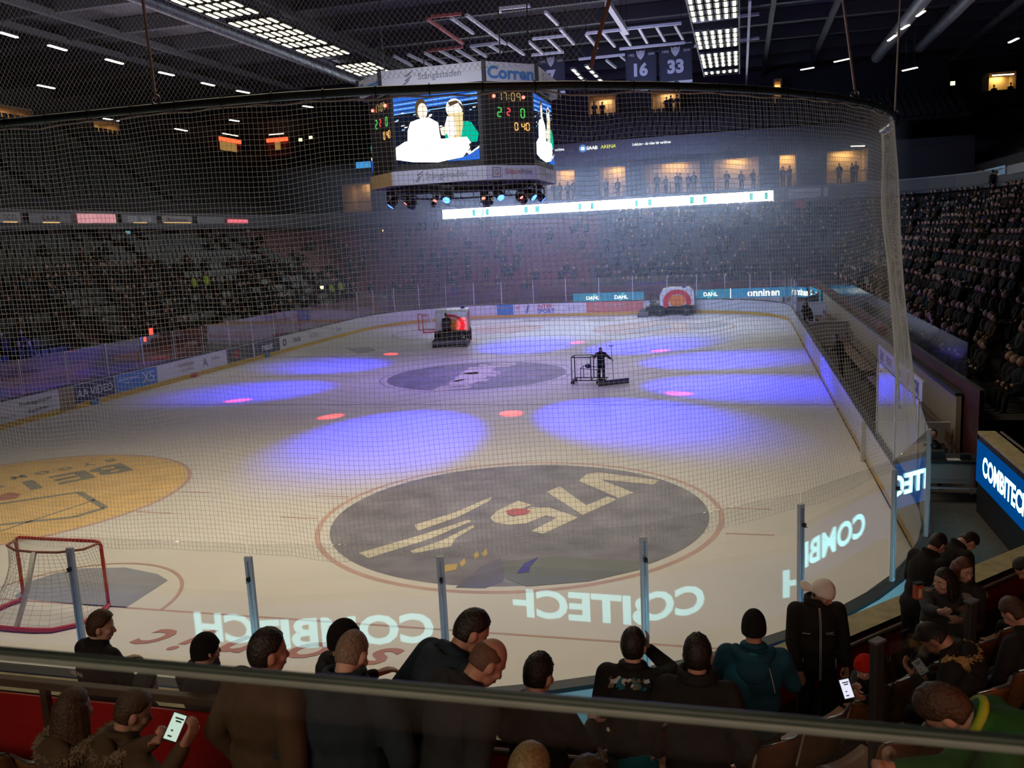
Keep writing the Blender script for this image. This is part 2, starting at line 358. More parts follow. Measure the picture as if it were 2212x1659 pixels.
# crease, lettering behind the goal
mb = MB(); onice(mb, [(30, 1290), (67, 1256), (120, 1238), (180, 1228), (270, 1226), (340, 1240), (363, 1254), (272, 1313), (200, 1309), (90, 1299)], P_CREASE, .003)
disc(mb, (0, 4), 1.95, 2.02, .005, P_RED, 0, 180); icepart(mb, 'goal_crease', 'blue-grey goal crease')
mb = MB(); a, b = onZ(822, 1418), onZ(338, 1376); d = (b-a).normalized(); upv = Vector((d.y, -d.x, 0)); upv = upv if upv.y < 0 else -upv
for i, (ch, t) in enumerate(zip('sonic', (0, .30, .60, .83, 1.0))):
    letters(mb, ch, Vector((a.x, a.y, .002))+d*((b-a).length*t), d, upv, P_TXT, height={'i': .78}.get(ch, .58), bold=.015, slant=.45)
icepart(mb, 'ice_lettering', 'brick red upside-down lettering behind the goal')

# ---------------------------------------------------------------- dasher boards
mb = MB(); path = rrect(0, n=16); outp = rrect(.14, n=16); npt = len(path)
def band(mb, A, za, B, zb, m, flip=False, closed=True, rng=None):
    k = len(A); V = [(x, y, za) for x, y in A]+[(x, y, zb) for x, y in B]
    F = [((i, (i+1) % k, (i+1) % k+k, i+k) if not flip else (i, i+k, (i+1) % k+k, (i+1) % k)) for i in range(k if closed else k-1)]
    mb.add(V, F, m)
band(mb, path, .22, path, 1.04, WHITE_PAINT); band(mb, path, 0, path, .22, YELLOW_KICK); band(mb, outp, -.3, outp, 1.04, WHITE_PAINT, True)
boards = struct(mb.build('dasher_boards')); boards['label'] = 'white dasher boards with yellow kick plate round the ice'
mb = MB(); ci, co = rrect(-.02, n=16), rrect(.17, n=16)
band(mb, ci, 1.09, co, 1.09, DARK_CAP, True); band(mb, ci, 1.035, ci, 1.09, DARK_CAP); band(mb, co, 1.035, co, 1.09, DARK_CAP, True); band(mb, ci, 1.035, co, 1.035, DARK_CAP)
mb.build('cap_rail', boards)
def ad_left(p0, p1, z0, z1, m, texts=(), name='board_advert', label=None):
    ya, yb = onX(p0[0], p0[1], -15).y, onX(p1[0], p1[1], -15).y
    mb = MB(); mb.box((-14.985, (ya+yb)/2, (z0+z1)/2), (.012, abs(yb-ya), z1-z0), m)
    for s, u, v, hgt, mm, bold in texts:
        letters(mb, s, (-14.975, ya+(yb-ya)*u, z0+(z1-z0)*v), (0, 1, 0), (0, 0, 1), mm, height=hgt, bold=bold)
    o = mb.build(name, boards)
    if label: o['label'] = label
AD_W = mat('advert_white', (.66, .67, .69), .4, var=.03); AD_NAVY = mat('advert_navy', (.03, .04, .08), .4); AD_BLUE = mat('advert_blue', (.05, .22, .52), .4); AD_TAN = mat('advert_tan', (.30, .24, .12), .5)
AD_DARK = mat('advert_black', (.04, .04, .045), .4); AD_RED = mat('advert_salmon', (.62, .20, .16), .4); TX_BLK = mat('print_black', (.03, .03, .035), .5); TX_GREY = mat('print_grey', (.22, .22, .24), .5)
TX_PURP = mat('print_plum', (.20, .06, .12), .5); TX_WHITE = mat('print_white', (.75, .76, .78), .5); TX_BLUE = mat('print_blue', (.05, .10, .38), .5); TX_RED = mat('print_red', (.55, .06, .05), .5); TX_YEL = mat('print_yellow', (.6, .48, .08), .5); AD_BEIGE = mat('advert_beige', (.55, .46, .40), .4)
ad_left((-60, 900), (126, 842), .24, 1.0, AD_W, [('Hockeygymnasiet', .70, .66, .22, TX_BLK, .01), ('Birgittaskolan', .72, .24, .17, TX_BLK, .01), ('Teknik & Service', .3, .25, .12, TX_GREY, 0)], label='white board advert with black lettering')
ad_left((126, 850), (158, 830), .06, 1.03, AD_TAN, name='board_gate', label='tan gate in the boards')
ad_left((160, 850), (245, 815), .24, 1.0, AD_NAVY, [('AA VIDEO', .5, .5, .34, TX_WHITE, .0)], label='navy board advert with thin white capitals')
ad_left((250, 830), (336, 795), .24, 1.0, AD_BLUE, [('Badrum & kakel', .3, .7, .14, TX_WHITE, 0), ('design', .25, .45, .12, TX_WHITE, 0), ('XS', .78, .5, .5, TX_WHITE, -.01)], label='blue board advert with white print')
ad_left((338, 800), (488, 760), .24, 1.0, AD_W, [('TAKKEDJAN', .38, .64, .22, TX_PURP, .01), ('LINKÖPING', .4, .35, .17, TX_GREY, 0), ('Lidéns', .82, .66, .2, TX_GREY, .01), ('A', .66, .5, .46, TX_GREY, .03)], label='white board advert with plum print')
ad_left((490, 770), (545, 745), .24, 1.0, AD_DARK, [('CP', .35, .5, .4, TX_RED, .03)], label='black board advert with red letters')
ad_left((550, 755), (602, 732), .24, 1.0, AD_NAVY, [('reast', .5, .5, .38, TX_WHITE, .02)])
ad_left((604, 745), (715, 705), .24, 1.0, AD_W, [('SAAB', .30, .5, .3, TX_BLK, .02), ('ARENA', .62, .5, .28, TX_GREY, 0), ('O', .08, .5, .46, AD_NAVY, .05)], label='white board advert with black capitals')
ad_left((720, 712), (742, 705), .24, 1.0, AD_W, [('Bold', .5, .5, .3, TX_BLUE, .0)])
def ad_far(x0, x1, m, texts=(), label=None):
    a, b = onY(x0, 680, 58.8).x, onY(x1, 680, 58.8).x; mb = MB(); mb.box(((a+b)/2, 58.785, .63), (b-a, .012, .80), m)
    for s, u, v, hgt, mm, bold in texts: letters(mb, s, (a+(b-a)*u, 58.775, .23+.8*v), (1, 0, 0), (0, 0, 1), mm, height=hgt, bold=bold)
    o = mb.build('board_advert', boards)
    if label: o['label'] = label
ad_far(1003, 1042, AD_W, [('cane', .6, .75, .16, TX_RED, 0)])
ad_far(1043, 1109, AD_BLUE, [('östergötland', .66, .7, .2, TX_YEL, .0)])
ad_far(1111, 1266, AD_W, [('INTER', .44, .73, .32, TX_RED, .02), ('SPORT', .45, .28, .36, TX_BLUE, .03), ('GigantPrint', .83, .5, .24, TX_GREY, 0), ('●', .05, .66, .3, TX_RED, 0) if False else ('O', .055, .66, .24, TX_RED, .06), ('/', .19, .5, .66, TX_BLUE, .06)], 'white board advert with red and blue capitals')
ad_far(1267, 1391, AD_RED, [('synsam', .5, .55, .36, AD_BEIGE, .0), ('O', .17, .55, .5, AD_BEIGE, -.01)], 'salmon board advert with pale lettering')
ad_far(1500, 1565, mat('advert_charcoal', (.10, .11, .11), .4), [('DDY', .35, .5, .36, AD_BEIGE, 0)])
ad_far(1567, 1628, AD_BEIGE, [('BLÅKLÄDER', .5, .62, .32, TX_PURP, .02), ('WORKWEAR', .5, .18, .14, TX_GREY, .0)], 'beige board advert with plum capitals')
ad_far(1630, 1690, AD_W, [('RICOH', .5, .6, .26, TX_RED, 0)])
# small coloured plates where the lines meet the left boards
mb = MB()
for y, m in ((22.8, AD_BLUE), (37.2, AD_BLUE), (30, TX_RED)): mb.box((-14.97, y, .12), (.03, .45, .2), m)
mb.build('line_marker', boards)

# ---------------------------------------------------------------- glass shields and their posts
ORD = ['first', 'second', 'third', 'fourth', 'fifth', 'sixth', 'seventh', 'eighth', 'ninth', 'tenth', 'eleventh', 'twelfth', 'thirteenth', 'fourteenth', 'fifteenth', 'sixteenth', 'seventeenth', 'eighteenth', 'nineteenth', 'twentieth']
def nth(i): return ORD[i] if i < 20 else 'twenty-'+ORD[i-20]
def shield(a, b, z0, z1, lab, group):
    a, b = Vector((*a, 0)), Vector((*b, 0)); d = (b-a).normalized(); n = Vector((d.y, -d.x, 0)); mb = MB()
    p, q = a+d*.012+n*.05, b-d*.012+n*.05
    mb.beam((p.x, p.y, (z0+z1)/2), (q.x, q.y, (z0+z1)/2), .012, z1-z0, SHIELD)
    o = mb.build('glass_shield'); tag(o, lab, 'glass panel', group)
    return o
def post(p, z0, z1, lab, group, n, m=None, wd=.075):
    m = m or GREY_POST; o = empty('glass_post', (p[0], p[1], z0), lab, 'post', group); ang = math.atan2(n[1], n[0])
    mb = MB(); mb.box((0, 0, (z1-z0)/2), (.05, wd, z1-z0), m, rz=ang); mb.box((n[0]*.03, n[1]*.03, (z1-z0)/2), (.012, .012, z1-z0-.1), STEEL, rz=ang); mb.build('upright', o, bevel=.004)
    mb = MB(); mb.box((n[0]*.05, n[1]*.05, (z1-z0)-.26), (.05, .03, .05), BLACK, rz=ang); mb.tube([(n[0]*.05, n[1]*.05, z1-z0-.26), (n[0]*.1, n[1]*.1, z1-z0-.28)], .008, STEEL, 6); mb.build('clamp', o)
    return o
JNT = [(-3.3, 0), (-.85, 0), (1.6, 0), (4.03, 0), (6.45, 0), (8.65, .28), (10.78, 1.16), (12.57, 2.57), (13.91, 4.28), (14.72, 6.25), (15, 8.6), (15, 11.1), (15, 13.6)]
for i in range(len(JNT)-1):
    a, b = Vector(JNT[i]), Vector(JNT[i+1]); d = (b-a).normalized()
    shield(JNT[i], JNT[i+1], 1.09, 2.86, 'clear glass shield on the near boards, %s panel from the goal round the corner' % nth(i), 'glass shields behind the near goal and corner')
for i in range(2, len(JNT)):
    a = Vector(JNT[max(0, i-1)]); b = Vector(JNT[min(i+1, len(JNT)-1)]); d = (b-a).normalized(); n = (d.y, -d.x)
    z1 = 2.72 if i < 9 else 2.86
    post((JNT[i][0]+n[0]*.055, JNT[i][1]+n[1]*.055), 1.09, z1, 'grey upright between the near glass shields, %s from the goal round the corner' % nth(i-2), 'uprights of the near glass', n, wd=.085)
# far and left sides
k = 0
fl = [(15, 46.5+1.25*i) for i in range(0, 5, 2)]
farpath = rrect(0, n=6)
def side_run(pts, who, h):
    for i in range(len(pts)-1): shield(pts[i], pts[i+1], 1.09, h, 'clear glass shield %s, %s panel' % (who, nth(i)), 'glass shields '+who)
    for i in range(len(pts)):
        a = Vector(pts[max(0, i-1)]); b = Vector(pts[min(i+1, len(pts)-1)]); d = (b-a).normalized(); n = (d.y, -d.x)
        post((pts[i][0]+n[0]*.055, pts[i][1]+n[1]*.055), 1.09, h, 'slim grey upright %s, number %s along' % (who, nth(i)), 'uprights '+who, n, wd=.05)
arc = lambda cx, cy, a0, a1, n: [(cx+8.5*math.cos(math.radians(a0+(a1-a0)*i/n)), cy+8.5*math.sin(math.radians(a0+(a1-a0)*i/n))) for i in range(n+1)]
side_run([(15, 45.3), (15, 47.8)]+arc(6.5, 50.3, 0, 90, 6)+[(6.5-2.6*i, 58.8) for i in range(1, 6)]+arc(-6.5, 50.3, 90, 180, 6), 'along the far end of the rink', 2.9)
side_run([(-15, 50.3-2.4*i) for i in range(0, 19)], 'above the long boards with the adverts', 2.5)
# ---------------------------------------------------------------- safety net behind the near goal
def cord_mat():
    m, nt, N, L = _nodes('net_cord_grey'); N.remove(N['Principled BSDF']); d = N.new('ShaderNodeBsdfDiffuse'); t = N.new('ShaderNodeBsdfTranslucent'); x = N.new('ShaderNodeMixShader'); x.inputs[0].default_value = .55
    tc = N.new('ShaderNodeTexCoord'); nz = N.new('ShaderNodeTexNoise'); nz.inputs['Scale'].default_value = 3; rp = N.new('ShaderNodeValToRGB'); rp.color_ramp.elements[0].color = (.82, .83, .80, 1); rp.color_ramp.elements[1].color = (.95, .95, .92, 1)
    L.new(tc.outputs['Object'], nz.inputs['Vector']); L.new(nz.outputs['Fac'], rp.inputs['Fac']); L.new(rp.outputs['Color'], d.inputs[0]); L.new(rp.outputs['Color'], t.inputs[0]); L.new(d.outputs[0], x.inputs[1]); L.new(t.outputs[0], x.inputs[2]); L.new(x.outputs[0], N['Material Output'].inputs['Surface']); MATS['net_cord_grey'] = m; return m
NET = cord_mat(); ROPE = mat('pale_rope', (.88, .9, .9), .8, var=.04); PIPE = mat('green_grey_pipe', (.07, .14, .15), .4, .2)
NETPATH = []            # plan of the hanging pipe: straight behind the goal, then round the corner
for i in range(0, 40): NETPATH.append(Vector((-6+12.3*i/39.0, .02)))
for i in range(1, 41):
    a = math.radians(-90+118*i/40.0*.80); NETPATH.append(Vector((6.3+8.05*math.cos(a), 8.07+8.05*math.sin(a))))
_len = [0.0]
for i in range(1, len(NETPATH)): _len.append(_len[-1]+(NETPATH[i]-NETPATH[i-1]).length)
NL = _len[-1]
def netxy(s):
    s = max(0, min(NL-1e-6, s)); i = int(np.searchsorted(_len, s, side='right'))-1; i = min(i, len(NETPATH)-2); t = (s-_len[i])/(_len[i+1]-_len[i]); return NETPATH[i].lerp(NETPATH[i+1], t)
def netn(s):
    d = (netxy(min(NL, s+.05))-netxy(max(0, s-.05))); d.normalize(); return Vector((d.y, -d.x))
ZT, ZB = 7.68, 2.72
def netpt(s, v):
    """v 0 at the pipe .. 1 at the glass; the cloth sags into shallow folds, the foot follows the glass"""
    z = ZT+(ZB-ZT)*v; q = netxy(s); n = netn(s); sag = math.sin(PI*min(1, v*1.05))*.10
    fold = (mnoise.noise(Vector((s*.55, v*1.6+s*.12, 3.1)))*.12+mnoise.noise(Vector((s*1.7, v*2.5, 8.0)))*.035)*min(1, v*4)
    c = Vector((6.4, 8.4)); k = v*.055*max(0.0, min(1.0, (s-13)/4.0))
    q = q+(q-c)*k
    zz = z+.05*mnoise.noise(Vector((s*1.3, v*3.0, 1.0)))+.10*mnoise.noise(Vector((s*.45, v*1.2, 5.0)))*math.sin(PI*v)
    ds = .07*mnoise.noise(Vector((s*.7, v*2.2, 11.0)))
    t = Vector((-n.y, n.x)); q = q+n*(fold-sag*.3)+t*ds
    return Vector((q.x, q.y, zz))
CELL = .052; TR = .0019
def cords(mb, lines, r, m):
    for L_ in lines: mb.tube(L_, r, m, 3, caps=False)
nv = 26; ns = int(NL/.20)
mb = MB(); nvert = int(NL/CELL); lines = []
for i in range(nvert+1):
    s = NL*i/nvert; lines.append([netpt(s, j/nv) for j in range(nv+1)])
nh = int((ZT-ZB)/CELL)
for j in range(nh+1): lines.append([netpt(NL*i/ns, j/nh) for i in range(ns+1)])
cords(mb, lines, TR, NET)
net = empty('safety_net', (NETPATH[0].x, NETPATH[0].y, ZB), 'grey square-mesh safety net hanging from a curved pipe behind the near goal', 'net')
def to_local(o):
    for ch in o.children: ch.matrix_parent_inverse = o.matrix_basis.inverted()
mb.build('mesh_cloth', net)
mb = MB(); pp = [(p.x, p.y, ZT+.03) for p in NETPATH[::3]]+[(NETPATH[-1].x, NETPATH[-1].y, ZT+.03)]; mb.tube(pp, .045, PIPE, 8); mb.build('top_pipe', net, smooth=True)
mb = MB()
for i in range(int(NL/.55)):
    q = netxy(i*.55); t = netn(i*.55); mb.tube([(q.x+.06*math.cos(a)*t.x, q.y+.06*math.cos(a)*t.y, ZT+.02+.065*math.sin(a)) for a in [2*PI*k/8 for k in range(8)]], .006, BLACK, 4, closed=True)
q0 = [netpt(NL*i/200, 0) for i in range(201)]
mb.tube([(p.x, p.y, p.z-.03-.02*abs(math.sin(i*.8))) for i, p in enumerate(q0)], .010, ROPE, 4); mb.build('lacing', net)
mb = MB()
for k in range(4):                                        # gathered end of the cloth
    mb.tube([netpt(NL-.02-.05*k, j/14)+Vector((.02*math.sin(k*3+j*.5), .03*math.cos(k*2.1+j*.4), 0)) for j in range(15)], [.008+.006*math.sin(PI*j/14) for j in range(15)], NET, 6)
mb.build('gathered_edge', net, smooth=True)
to_local(net)
# upper diamond net from the pipe to the roof
def upt(x, z):
    y = .02+.25*mnoise.noise(Vector((x*.35, z*.4, 2.0)))*min(1, (z-ZT)*.8)+.0*z
    return Vector((x+.25*mnoise.noise(Vector((x*.3, z*.5, 7.0)))*min(1, (z-ZT)*.8), y-.25*(z-ZT)*.35, z))
mb = MB(); x0, x1, z1 = -3.0, 10.55, 12.2; lines = []; D = .056
xr = lambda z: 10.55+(z-ZT)*.26
k0 = int((x0-(z1-ZT))/D); k1 = int((x1+1.4+(z1-ZT))/D)
for sgn in (1, -1):
    for k in range(k0, k1+1):
        L_ = []
        for j in range(0, 17):
            z = ZT+.08+(z1-ZT)*j/16.0; x = k*D+sgn*(z-ZT)*.8
            if x0 <= x <= xr(z): L_.append(upt(x, z))
            elif L_: break
        if len(L_) > 1: lines.append(L_)
cords(mb, lines, .0016, NET)
unet = empty('upper_net', (4, 0, ZT), 'grey diamond-mesh net stretched from the curved pipe up towards the roof', 'net'); mb.build('mesh_cloth', unet)
mb = MB(); mb.tube([upt(xr(z), z) for z in [ZT+(z1+3-ZT)*i/24 for i in range(25)]], .02, ROPE, 6); mb.build('edge_rope', unet); to_local(unet)
# hanging cables
def cable(p, zt, lab, dx=0.0, dy=0.0):
    o = empty('hanging_cable', (p.x, p.y, p.z), lab, 'cable', 'cables holding the net pipe'); mb = MB(); mb.tube([(0, 0, .06), (dx, dy, zt-p.z)], .016, ROPE, 6); mb.build('rope', o)
    mb = MB(); mb.tube([(.05*math.cos(a), 0, .05+.05*math.sin(a)) for a in [2*PI*k/10 for k in range(10)]], .012, STEEL, 6, closed=True); mb.build('shackle', o)
a = onY(338, 228, .02); cable(Vector((a.x, a.y, ZT+.06)), 16, 'white rope holding the net pipe above the near goal', dx=-.2)
q = min(NETPATH, key=lambda p: abs((AF.dot(np.array([p.x, p.y, ZT])-CAM)) and (PW/2+FPX*(AR.dot(np.array([p.x, p.y, ZT])-CAM))/(AF.dot(np.array([p.x, p.y, ZT])-CAM))-1850)))
cable(Vector((q.x, q.y, ZT+.06)), 16, 'thin slanting cable holding the net pipe above the corner', dx=-1.0, dy=1.2)
q = max(NETPATH, key=lambda p: (AR.dot(np.array([p.x, p.y, ZT])-CAM))/(AF.dot(np.array([p.x, p.y, ZT])-CAM)))
cable(Vector((q.x, q.y, ZT+.06)), 16, 'thin upright cable at the outer bend of the net pipe', dx=.25, dy=.3)
# ---------------------------------------------------------------- near stand: front wall with LED ribbon, terraces
WALL = [Vector((-26, -1.35)), Vector((10.45, -1.35)), Vector((16.65, 5.15)), Vector((16.65, 11.0))]
ZLED0, ZLED1, ZTOP = .72, 1.60, 1.72
def offs(d):
    """the wall line moved d metres away from the ice (mitred)"""
    out = []; k = len(WALL)
    for i, p in enumerate(WALL):
        ns = []
        for a, b in ((i-1, i), (i, i+1)):
            if 0 <= a and b < k: t = (WALL[b]-WALL[a]).normalized(); ns.append(Vector((t.y, -t.x)))
        n = ns[0] if len(ns) == 1 else (ns[0]+ns[1]).normalized(); c = n.dot(ns[0]); out.append(p+n*(d/c))
    return out
def walld(x, y):
    """distance behind the wall line"""
    best = None; p = Vector((x, y))
    for i in range(3):
        t = (WALL[i+1]-WALL[i]).normalized(); n = Vector((t.y, -t.x)); u = (p-WALL[i]).dot(t); L_ = (WALL[i+1]-WALL[i]).length
        e = 0 if 0 <= u <= L_ else min(abs(u), abs(u-L_)); dd = (p-WALL[i]).dot(n)
        if best is None or math.hypot(e, dd) < best[0]: best = (math.hypot(e, dd), dd)
    return best[1]
TREADS = [(0.16, 1.30, 1.22)]+[(1.30+.85*i, 2.15+.85*i, 1.76+.40*i) for i in range(0, 9)]
def floor_at(x, y):
    d = walld(x, y)
    for a, b, z in TREADS:
        if d < b: return z
    return TREADS[-1][2]
TERR = mat('terrace_brown', (.085, .045, .028), .7, var=.25, scale=3); RISER = mat('terrace_riser', (.05, .028, .02), .75, var=.2, scale=3); LEDGE = mat('pale_wood_ledge', (.42, .36, .20), .6, var=.22, scale=5)
RED_PANEL = mat('red_barrier_panel', (.42, .012, .012), .5, var=.1); BROWN_RAIL = mat('dark_brown_rail', (.07, .045, .025), .5)
def strip(mb, A, za, B, zb, m):
    k = len(A); V = [(p.x, p.y, za) for p in A]+[(p.x, p.y, zb) for p in B]; mb.add(V, [(i, i+1, i+1+k, i+k) for i in range(k-1)], m)
mb = MB()
for i, (a, b, z) in enumerate(TREADS):
    strip(mb, offs(a), z, offs(b), z, TERR)
    if i: strip(mb, offs(a), TREADS[i-1][2], offs(a), z, RISER)
strip(mb, offs(TREADS[-1][1]), TREADS[-1][2], offs(TREADS[-1][1]), 5.0, RISER); strip(mb, offs(TREADS[-1][1]), 5.0, offs(16), 5.0, TERR)
terr = struct(mb.build('stand_terrace')); terr['label'] = 'brown concrete terrace of the near stand'
mb = MB(); strip(mb, offs(0), -.35, offs(0), ZLED0, DARK_METAL); strip(mb, offs(.16), ZTOP, offs(.16), .5, RED_PANEL); strip(mb, offs(0), ZLED1, offs(0), ZTOP, DARK_METAL); strip(mb, offs(0), ZLED0, offs(0), ZLED1, DARK_METAL)
fw = struct(mb.build('stand_front_wall')); fw['label'] = 'low front wall of the near stand'
mb = MB(); A, B = offs(-.03), offs(.30); strip(mb, A, ZTOP+.05, B, ZTOP+.05, LEDGE); strip(mb, A, ZTOP-.01, A, ZTOP+.05, LEDGE); strip(mb, B, ZTOP-.01, B, ZTOP+.05, DARK_METAL); strip(mb, A, ZTOP-.01, B, ZTOP-.01, DARK_METAL)
mb.build('ledge', fw)['label'] = 'pale worn ledge board on top of the wall'
mb = MB(); A = offs(.42)
for i in range(3): mb.tube([(A[i].x, A[i].y, ZTOP+.02), (A[i+1].x, A[i+1].y, ZTOP+.02)], .03, BROWN_RAIL, 8)
mb.build('hand_rail', fw)
# LED ribbon on the ice side of the wall
LED_BLUE = emit('led_deep_blue', (.0, .10, .42), .55, 'FRONT', .1, 60); LED_TXT = emit('led_cyan_white', (.36, .92, 1.0), 4.6, 'NONE', .05, 80)
led = empty('led_ribbon', (10.45, -1.35, ZLED0), 'blue LED ribbon with repeated pale lettering along the front wall of the near stand', 'LED screen')
mb = MB(); P0 = offs(-.03); strip(mb, P0, ZLED1, P0, ZLED0, LED_BLUE); strip(mb, P0, ZLED0, offs(0), ZLED0, BLACK); strip(mb, offs(0), ZLED1, P0, ZLED1, BLACK); mb.build('screen', led)
def on_wall(seg, u, z=None):
    a, b = P0[seg], P0[seg+1]; t = (b-a).normalized(); p = a+t*u; return p, t
def combi(seg, u, wdt, h=.42, zc=1.18):
    p, t = on_wall(seg, u); mb = MB()
    letters(mb, 'COMBITECH', (p.x, p.y, zc), (-t.x, -t.y, 0), (0, 0, 1), LED_TXT, width=wdt, height=h, bold=.035, lift=.006); mb.build('lettering', led)
# unfolded positions: the letters the glass throws back towards the camera
L0 = (P0[1]-P0[0]).length; L1 = (P0[2]-P0[1]).length; L2 = (P0[3]-P0[2]).length
def hit(px, py, k):
    """where the mirrored view of pixel (px,py) in glass panel k meets the ribbon: (segment, u, z)"""
    a, b = Vector(JNT[k]), Vector(JNT[k+1]); t = (b-a).normalized(); n = Vector((t.y, -t.x, 0)); d = Vector(_ray(px, py)); o = Vector(CAM)
    s = ((Vector((*a, 0))-o).dot(n))/d.dot(n); h = o+d*s; d = d-n*(2*d.dot(n)); best = None
    for g in range(3):
        q, r = P0[g], P0[g+1]; w_ = r-q; den = d.x*w_.y-d.y*w_.x
        if abs(den) < 1e-9: continue
        tt = ((q.x-h.x)*w_.y-(q.y-h.y)*w_.x)/den; uu = ((q.x-h.x)*d.y-(q.y-h.y)*d.x)/den
        if tt > .05 and 0 <= uu <= 1 and (best is None or tt < best[0]): best = (tt, g, uu*w_.length, h.z+d.z*tt)
    return best[1:] if best else None
for w0, w1 in (((430, 1335, 3), (940, 1340, 4)), ((1090, 1295, 5), (1512, 1275, 6)), ((1680, 1235, 6), (1856, 1120, 7))):
    h0, h1 = hit(*w0), hit(*w1)
    if h0 and h1:
        U = [0, L0, L0+L1]; g0, g1 = U[h0[0]]+h0[1], U[h1[0]]+h1[1]; mid = (g0+g1)/2; wd_ = abs(g1-g0)
        g = 0 if mid < L0 else (1 if mid < L0+L1 else 2); combi(g, mid-U[g], wd_, zc=1.18)
combi(2, 3.86, 2.95, h=.42, zc=1.17)
combi(0, L0-11.2, 2.9); combi(0, L0-15.2, 2.9)
to_local(led)
# seats of the near stand (brown shells), a few of them seen between the people
SHELL = mat('brown_seat_shell', (.20, .085, .03), .5, var=.15); CHROME = mat('chrome_rail', (.45, .47, .52), .25, .9)
def shell_seat(name, lab, group):
    o = empty(name, (0, 0, 0), lab, 'seat', group); mb = MB(); V, F = [], []; nx, nz = 9, 7
    for j in range(nz):
        for i in range(nx):
            x = -.23+.46*i/(nx-1); z = .42+.42*j/(nz-1); V.append((x, -.20-.09*(1-(x/.23)**2)-.10*j/(nz-1), z-(.05*(x/.23)**4 if j == nz-1 else 0)))
    for j in range(nz-1):
        for i in range(nx-1): F.append((j*nx+i, j*nx+i+1, (j+1)*nx+i+1, (j+1)*nx+i))
    mb.add(V, F, SHELL); b = mb.build('backrest', o, True); s = b.modifiers.new('s', 'SOLIDIFY'); s.thickness = .018
    mb = MB(); V, F = [], []
    for j in range(6):
        for i in range(nx):
            x = -.22+.44*i/(nx-1); y = -.24+.42*j/5; V.append((x, y, .40+.03*(x/.22)**2-.03*math.sin(PI*j/5)+.02*(j == 5)*-1))
    for j in range(5):
        for i in range(nx-1): F.append((j*nx+i, j*nx+i+1, (j+1)*nx+i+1, (j+1)*nx+i))
    mb.add(V, F, SHELL); b = mb.build('seat_pan', o, True); s = b.modifiers.new('s', 'SOLIDIFY'); s.thickness = .02
    mb = MB(); mb.tube([(-.23, -.31, .82), (0, -.40, .845), (.23, -.31, .82)], .011, CHROME, 6); mb.build('top_rail', o, True)
    mb = MB(); mb.box((-.12, -.05, .2), (.03, .04, .4), DARK_METAL); mb.box((.12, -.05, .2), (.03, .04, .4), DARK_METAL); mb.build('bracket', o)
    return o
ss = shell_seat('shell_seat', '', 'brown shell seats of the near stand'); first = True
def put_seat(x, y, rz, lab):
    global first
    o = ss if first else copy_tree(ss); first = False; o.location = (x, y, floor_at(x, y)); o.rotation_euler = (0, 0, rz); o['label'] = lab
ROWW = ['lowest', 'second', 'third', 'fourth', 'fifth', 'sixth']
for r, (d, xs) in enumerate(((1.75, [x*.5 for x in range(4, 21)]), (2.6, [x*.5 for x in range(6, 22)]), (3.45, [x*.5 for x in range(8, 23)]), (4.3, [x*.5 for x in range(10, 25)]))):
    for k, x in enumerate(xs): put_seat(x, -1.35-d, 0, 'brown shell seat in the %s row behind the near goal, %s from the gangway' % (ROWW[r], nth(k)))
DT = (WALL[2]-WALL[1]).normalized(); DNn = Vector((DT.y, -DT.x)); DANG = math.atan2(DT.y, DT.x)
for r, d in enumerate((1.75, 2.6, 3.45, 4.3)):
    A = offs(d); a, b = A[1], A[2]; n_ = int((b-a).length/.5)
    for k in range(1, min(n_, 17)):
        p = a+(b-a).normalized()*(.5*k+.1); put_seat(p.x, p.y, DANG, 'brown shell seat in the %s row of the corner block, %s from the bend' % (ROWW[r], nth(k-1)))
# glass balustrade right in front of the camera
GEDGE = mat('polished_glass_edge', (.24, .29, .26), .3, var=.1, spec=.8)
pa, pb = onZ(-160, 1410-19, 5.46), onZ(2380, 1602+13, 5.46)
bal = empty('glass_balustrade', (pa.x, pa.y, 4.2), 'clear glass balustrade with a blurred grey-green top edge crossing the bottom of the view', 'balustrade')
mb = MB(); mb.beam((pa.x, pa.y, 4.83), (pb.x, pb.y, 4.83), .014, 1.245, PANE); mb.build('pane', bal)
mb = MB(); mb.beam((pa.x, pa.y, 5.4585), (pb.x, pb.y, 5.4585), .018, .014, mat('glass_edge_dark_green', (.035, .06, .045), .35)); mb.build('top_edge', bal, bevel=.004)
mb = MB(); mb.beam((pa.x+.004, pa.y-.011, 5.453), (pb.x+.004, pb.y-.011, 5.453), .006, .010, GEDGE); mb.build('polished_bevel', bal, bevel=.002)
mb = MB(); mb.beam((pa.x, pa.y, 4.23), (pb.x, pb.y, 4.23), .05, .12, DARK_METAL); mb.build('base_channel', bal); to_local(bal)
# dark posts with a thin glass guard between them at the stair of the corner block
def guard(px, D, ztop, zb, lab):
    p = atD(px[0], px[1], D); o = empty('guard_post', (p.x, p.y, floor_at(p.x, p.y)), lab, 'post', 'dark guard posts of the corner stair')
    mb = MB(); h = p.z-floor_at(p.x, p.y); mb.box((0, 0, h/2), (.085, .05, h), mat('slate_post', (.05, .055, .06), .5, .3), rz=DANG); mb.build('upright', o, bevel=.006)
    mb = MB(); mb.box((0, 0, h+.008), (.10, .06, .016), STEEL, rz=DANG); mb.build('cap', o); return p
g1 = guard((1895, 1387), 5.6, 0, 0, 'dark square guard post beside the child in the red beanie')
g2 = guard((2098, 1300), 6.4, 0, 0, 'dark square guard post nearer the fur-hooded woman')
mb = MB(); mb.beam((g1.x, g1.y, (g1.z-.35)), (g2.x, g2.y, (g2.z-.35)), .012, .70, PANE); gg = mb.build('glass_guard'); tag(gg, 'thin clear guard glass between the two dark posts of the corner stair', 'glass panel')
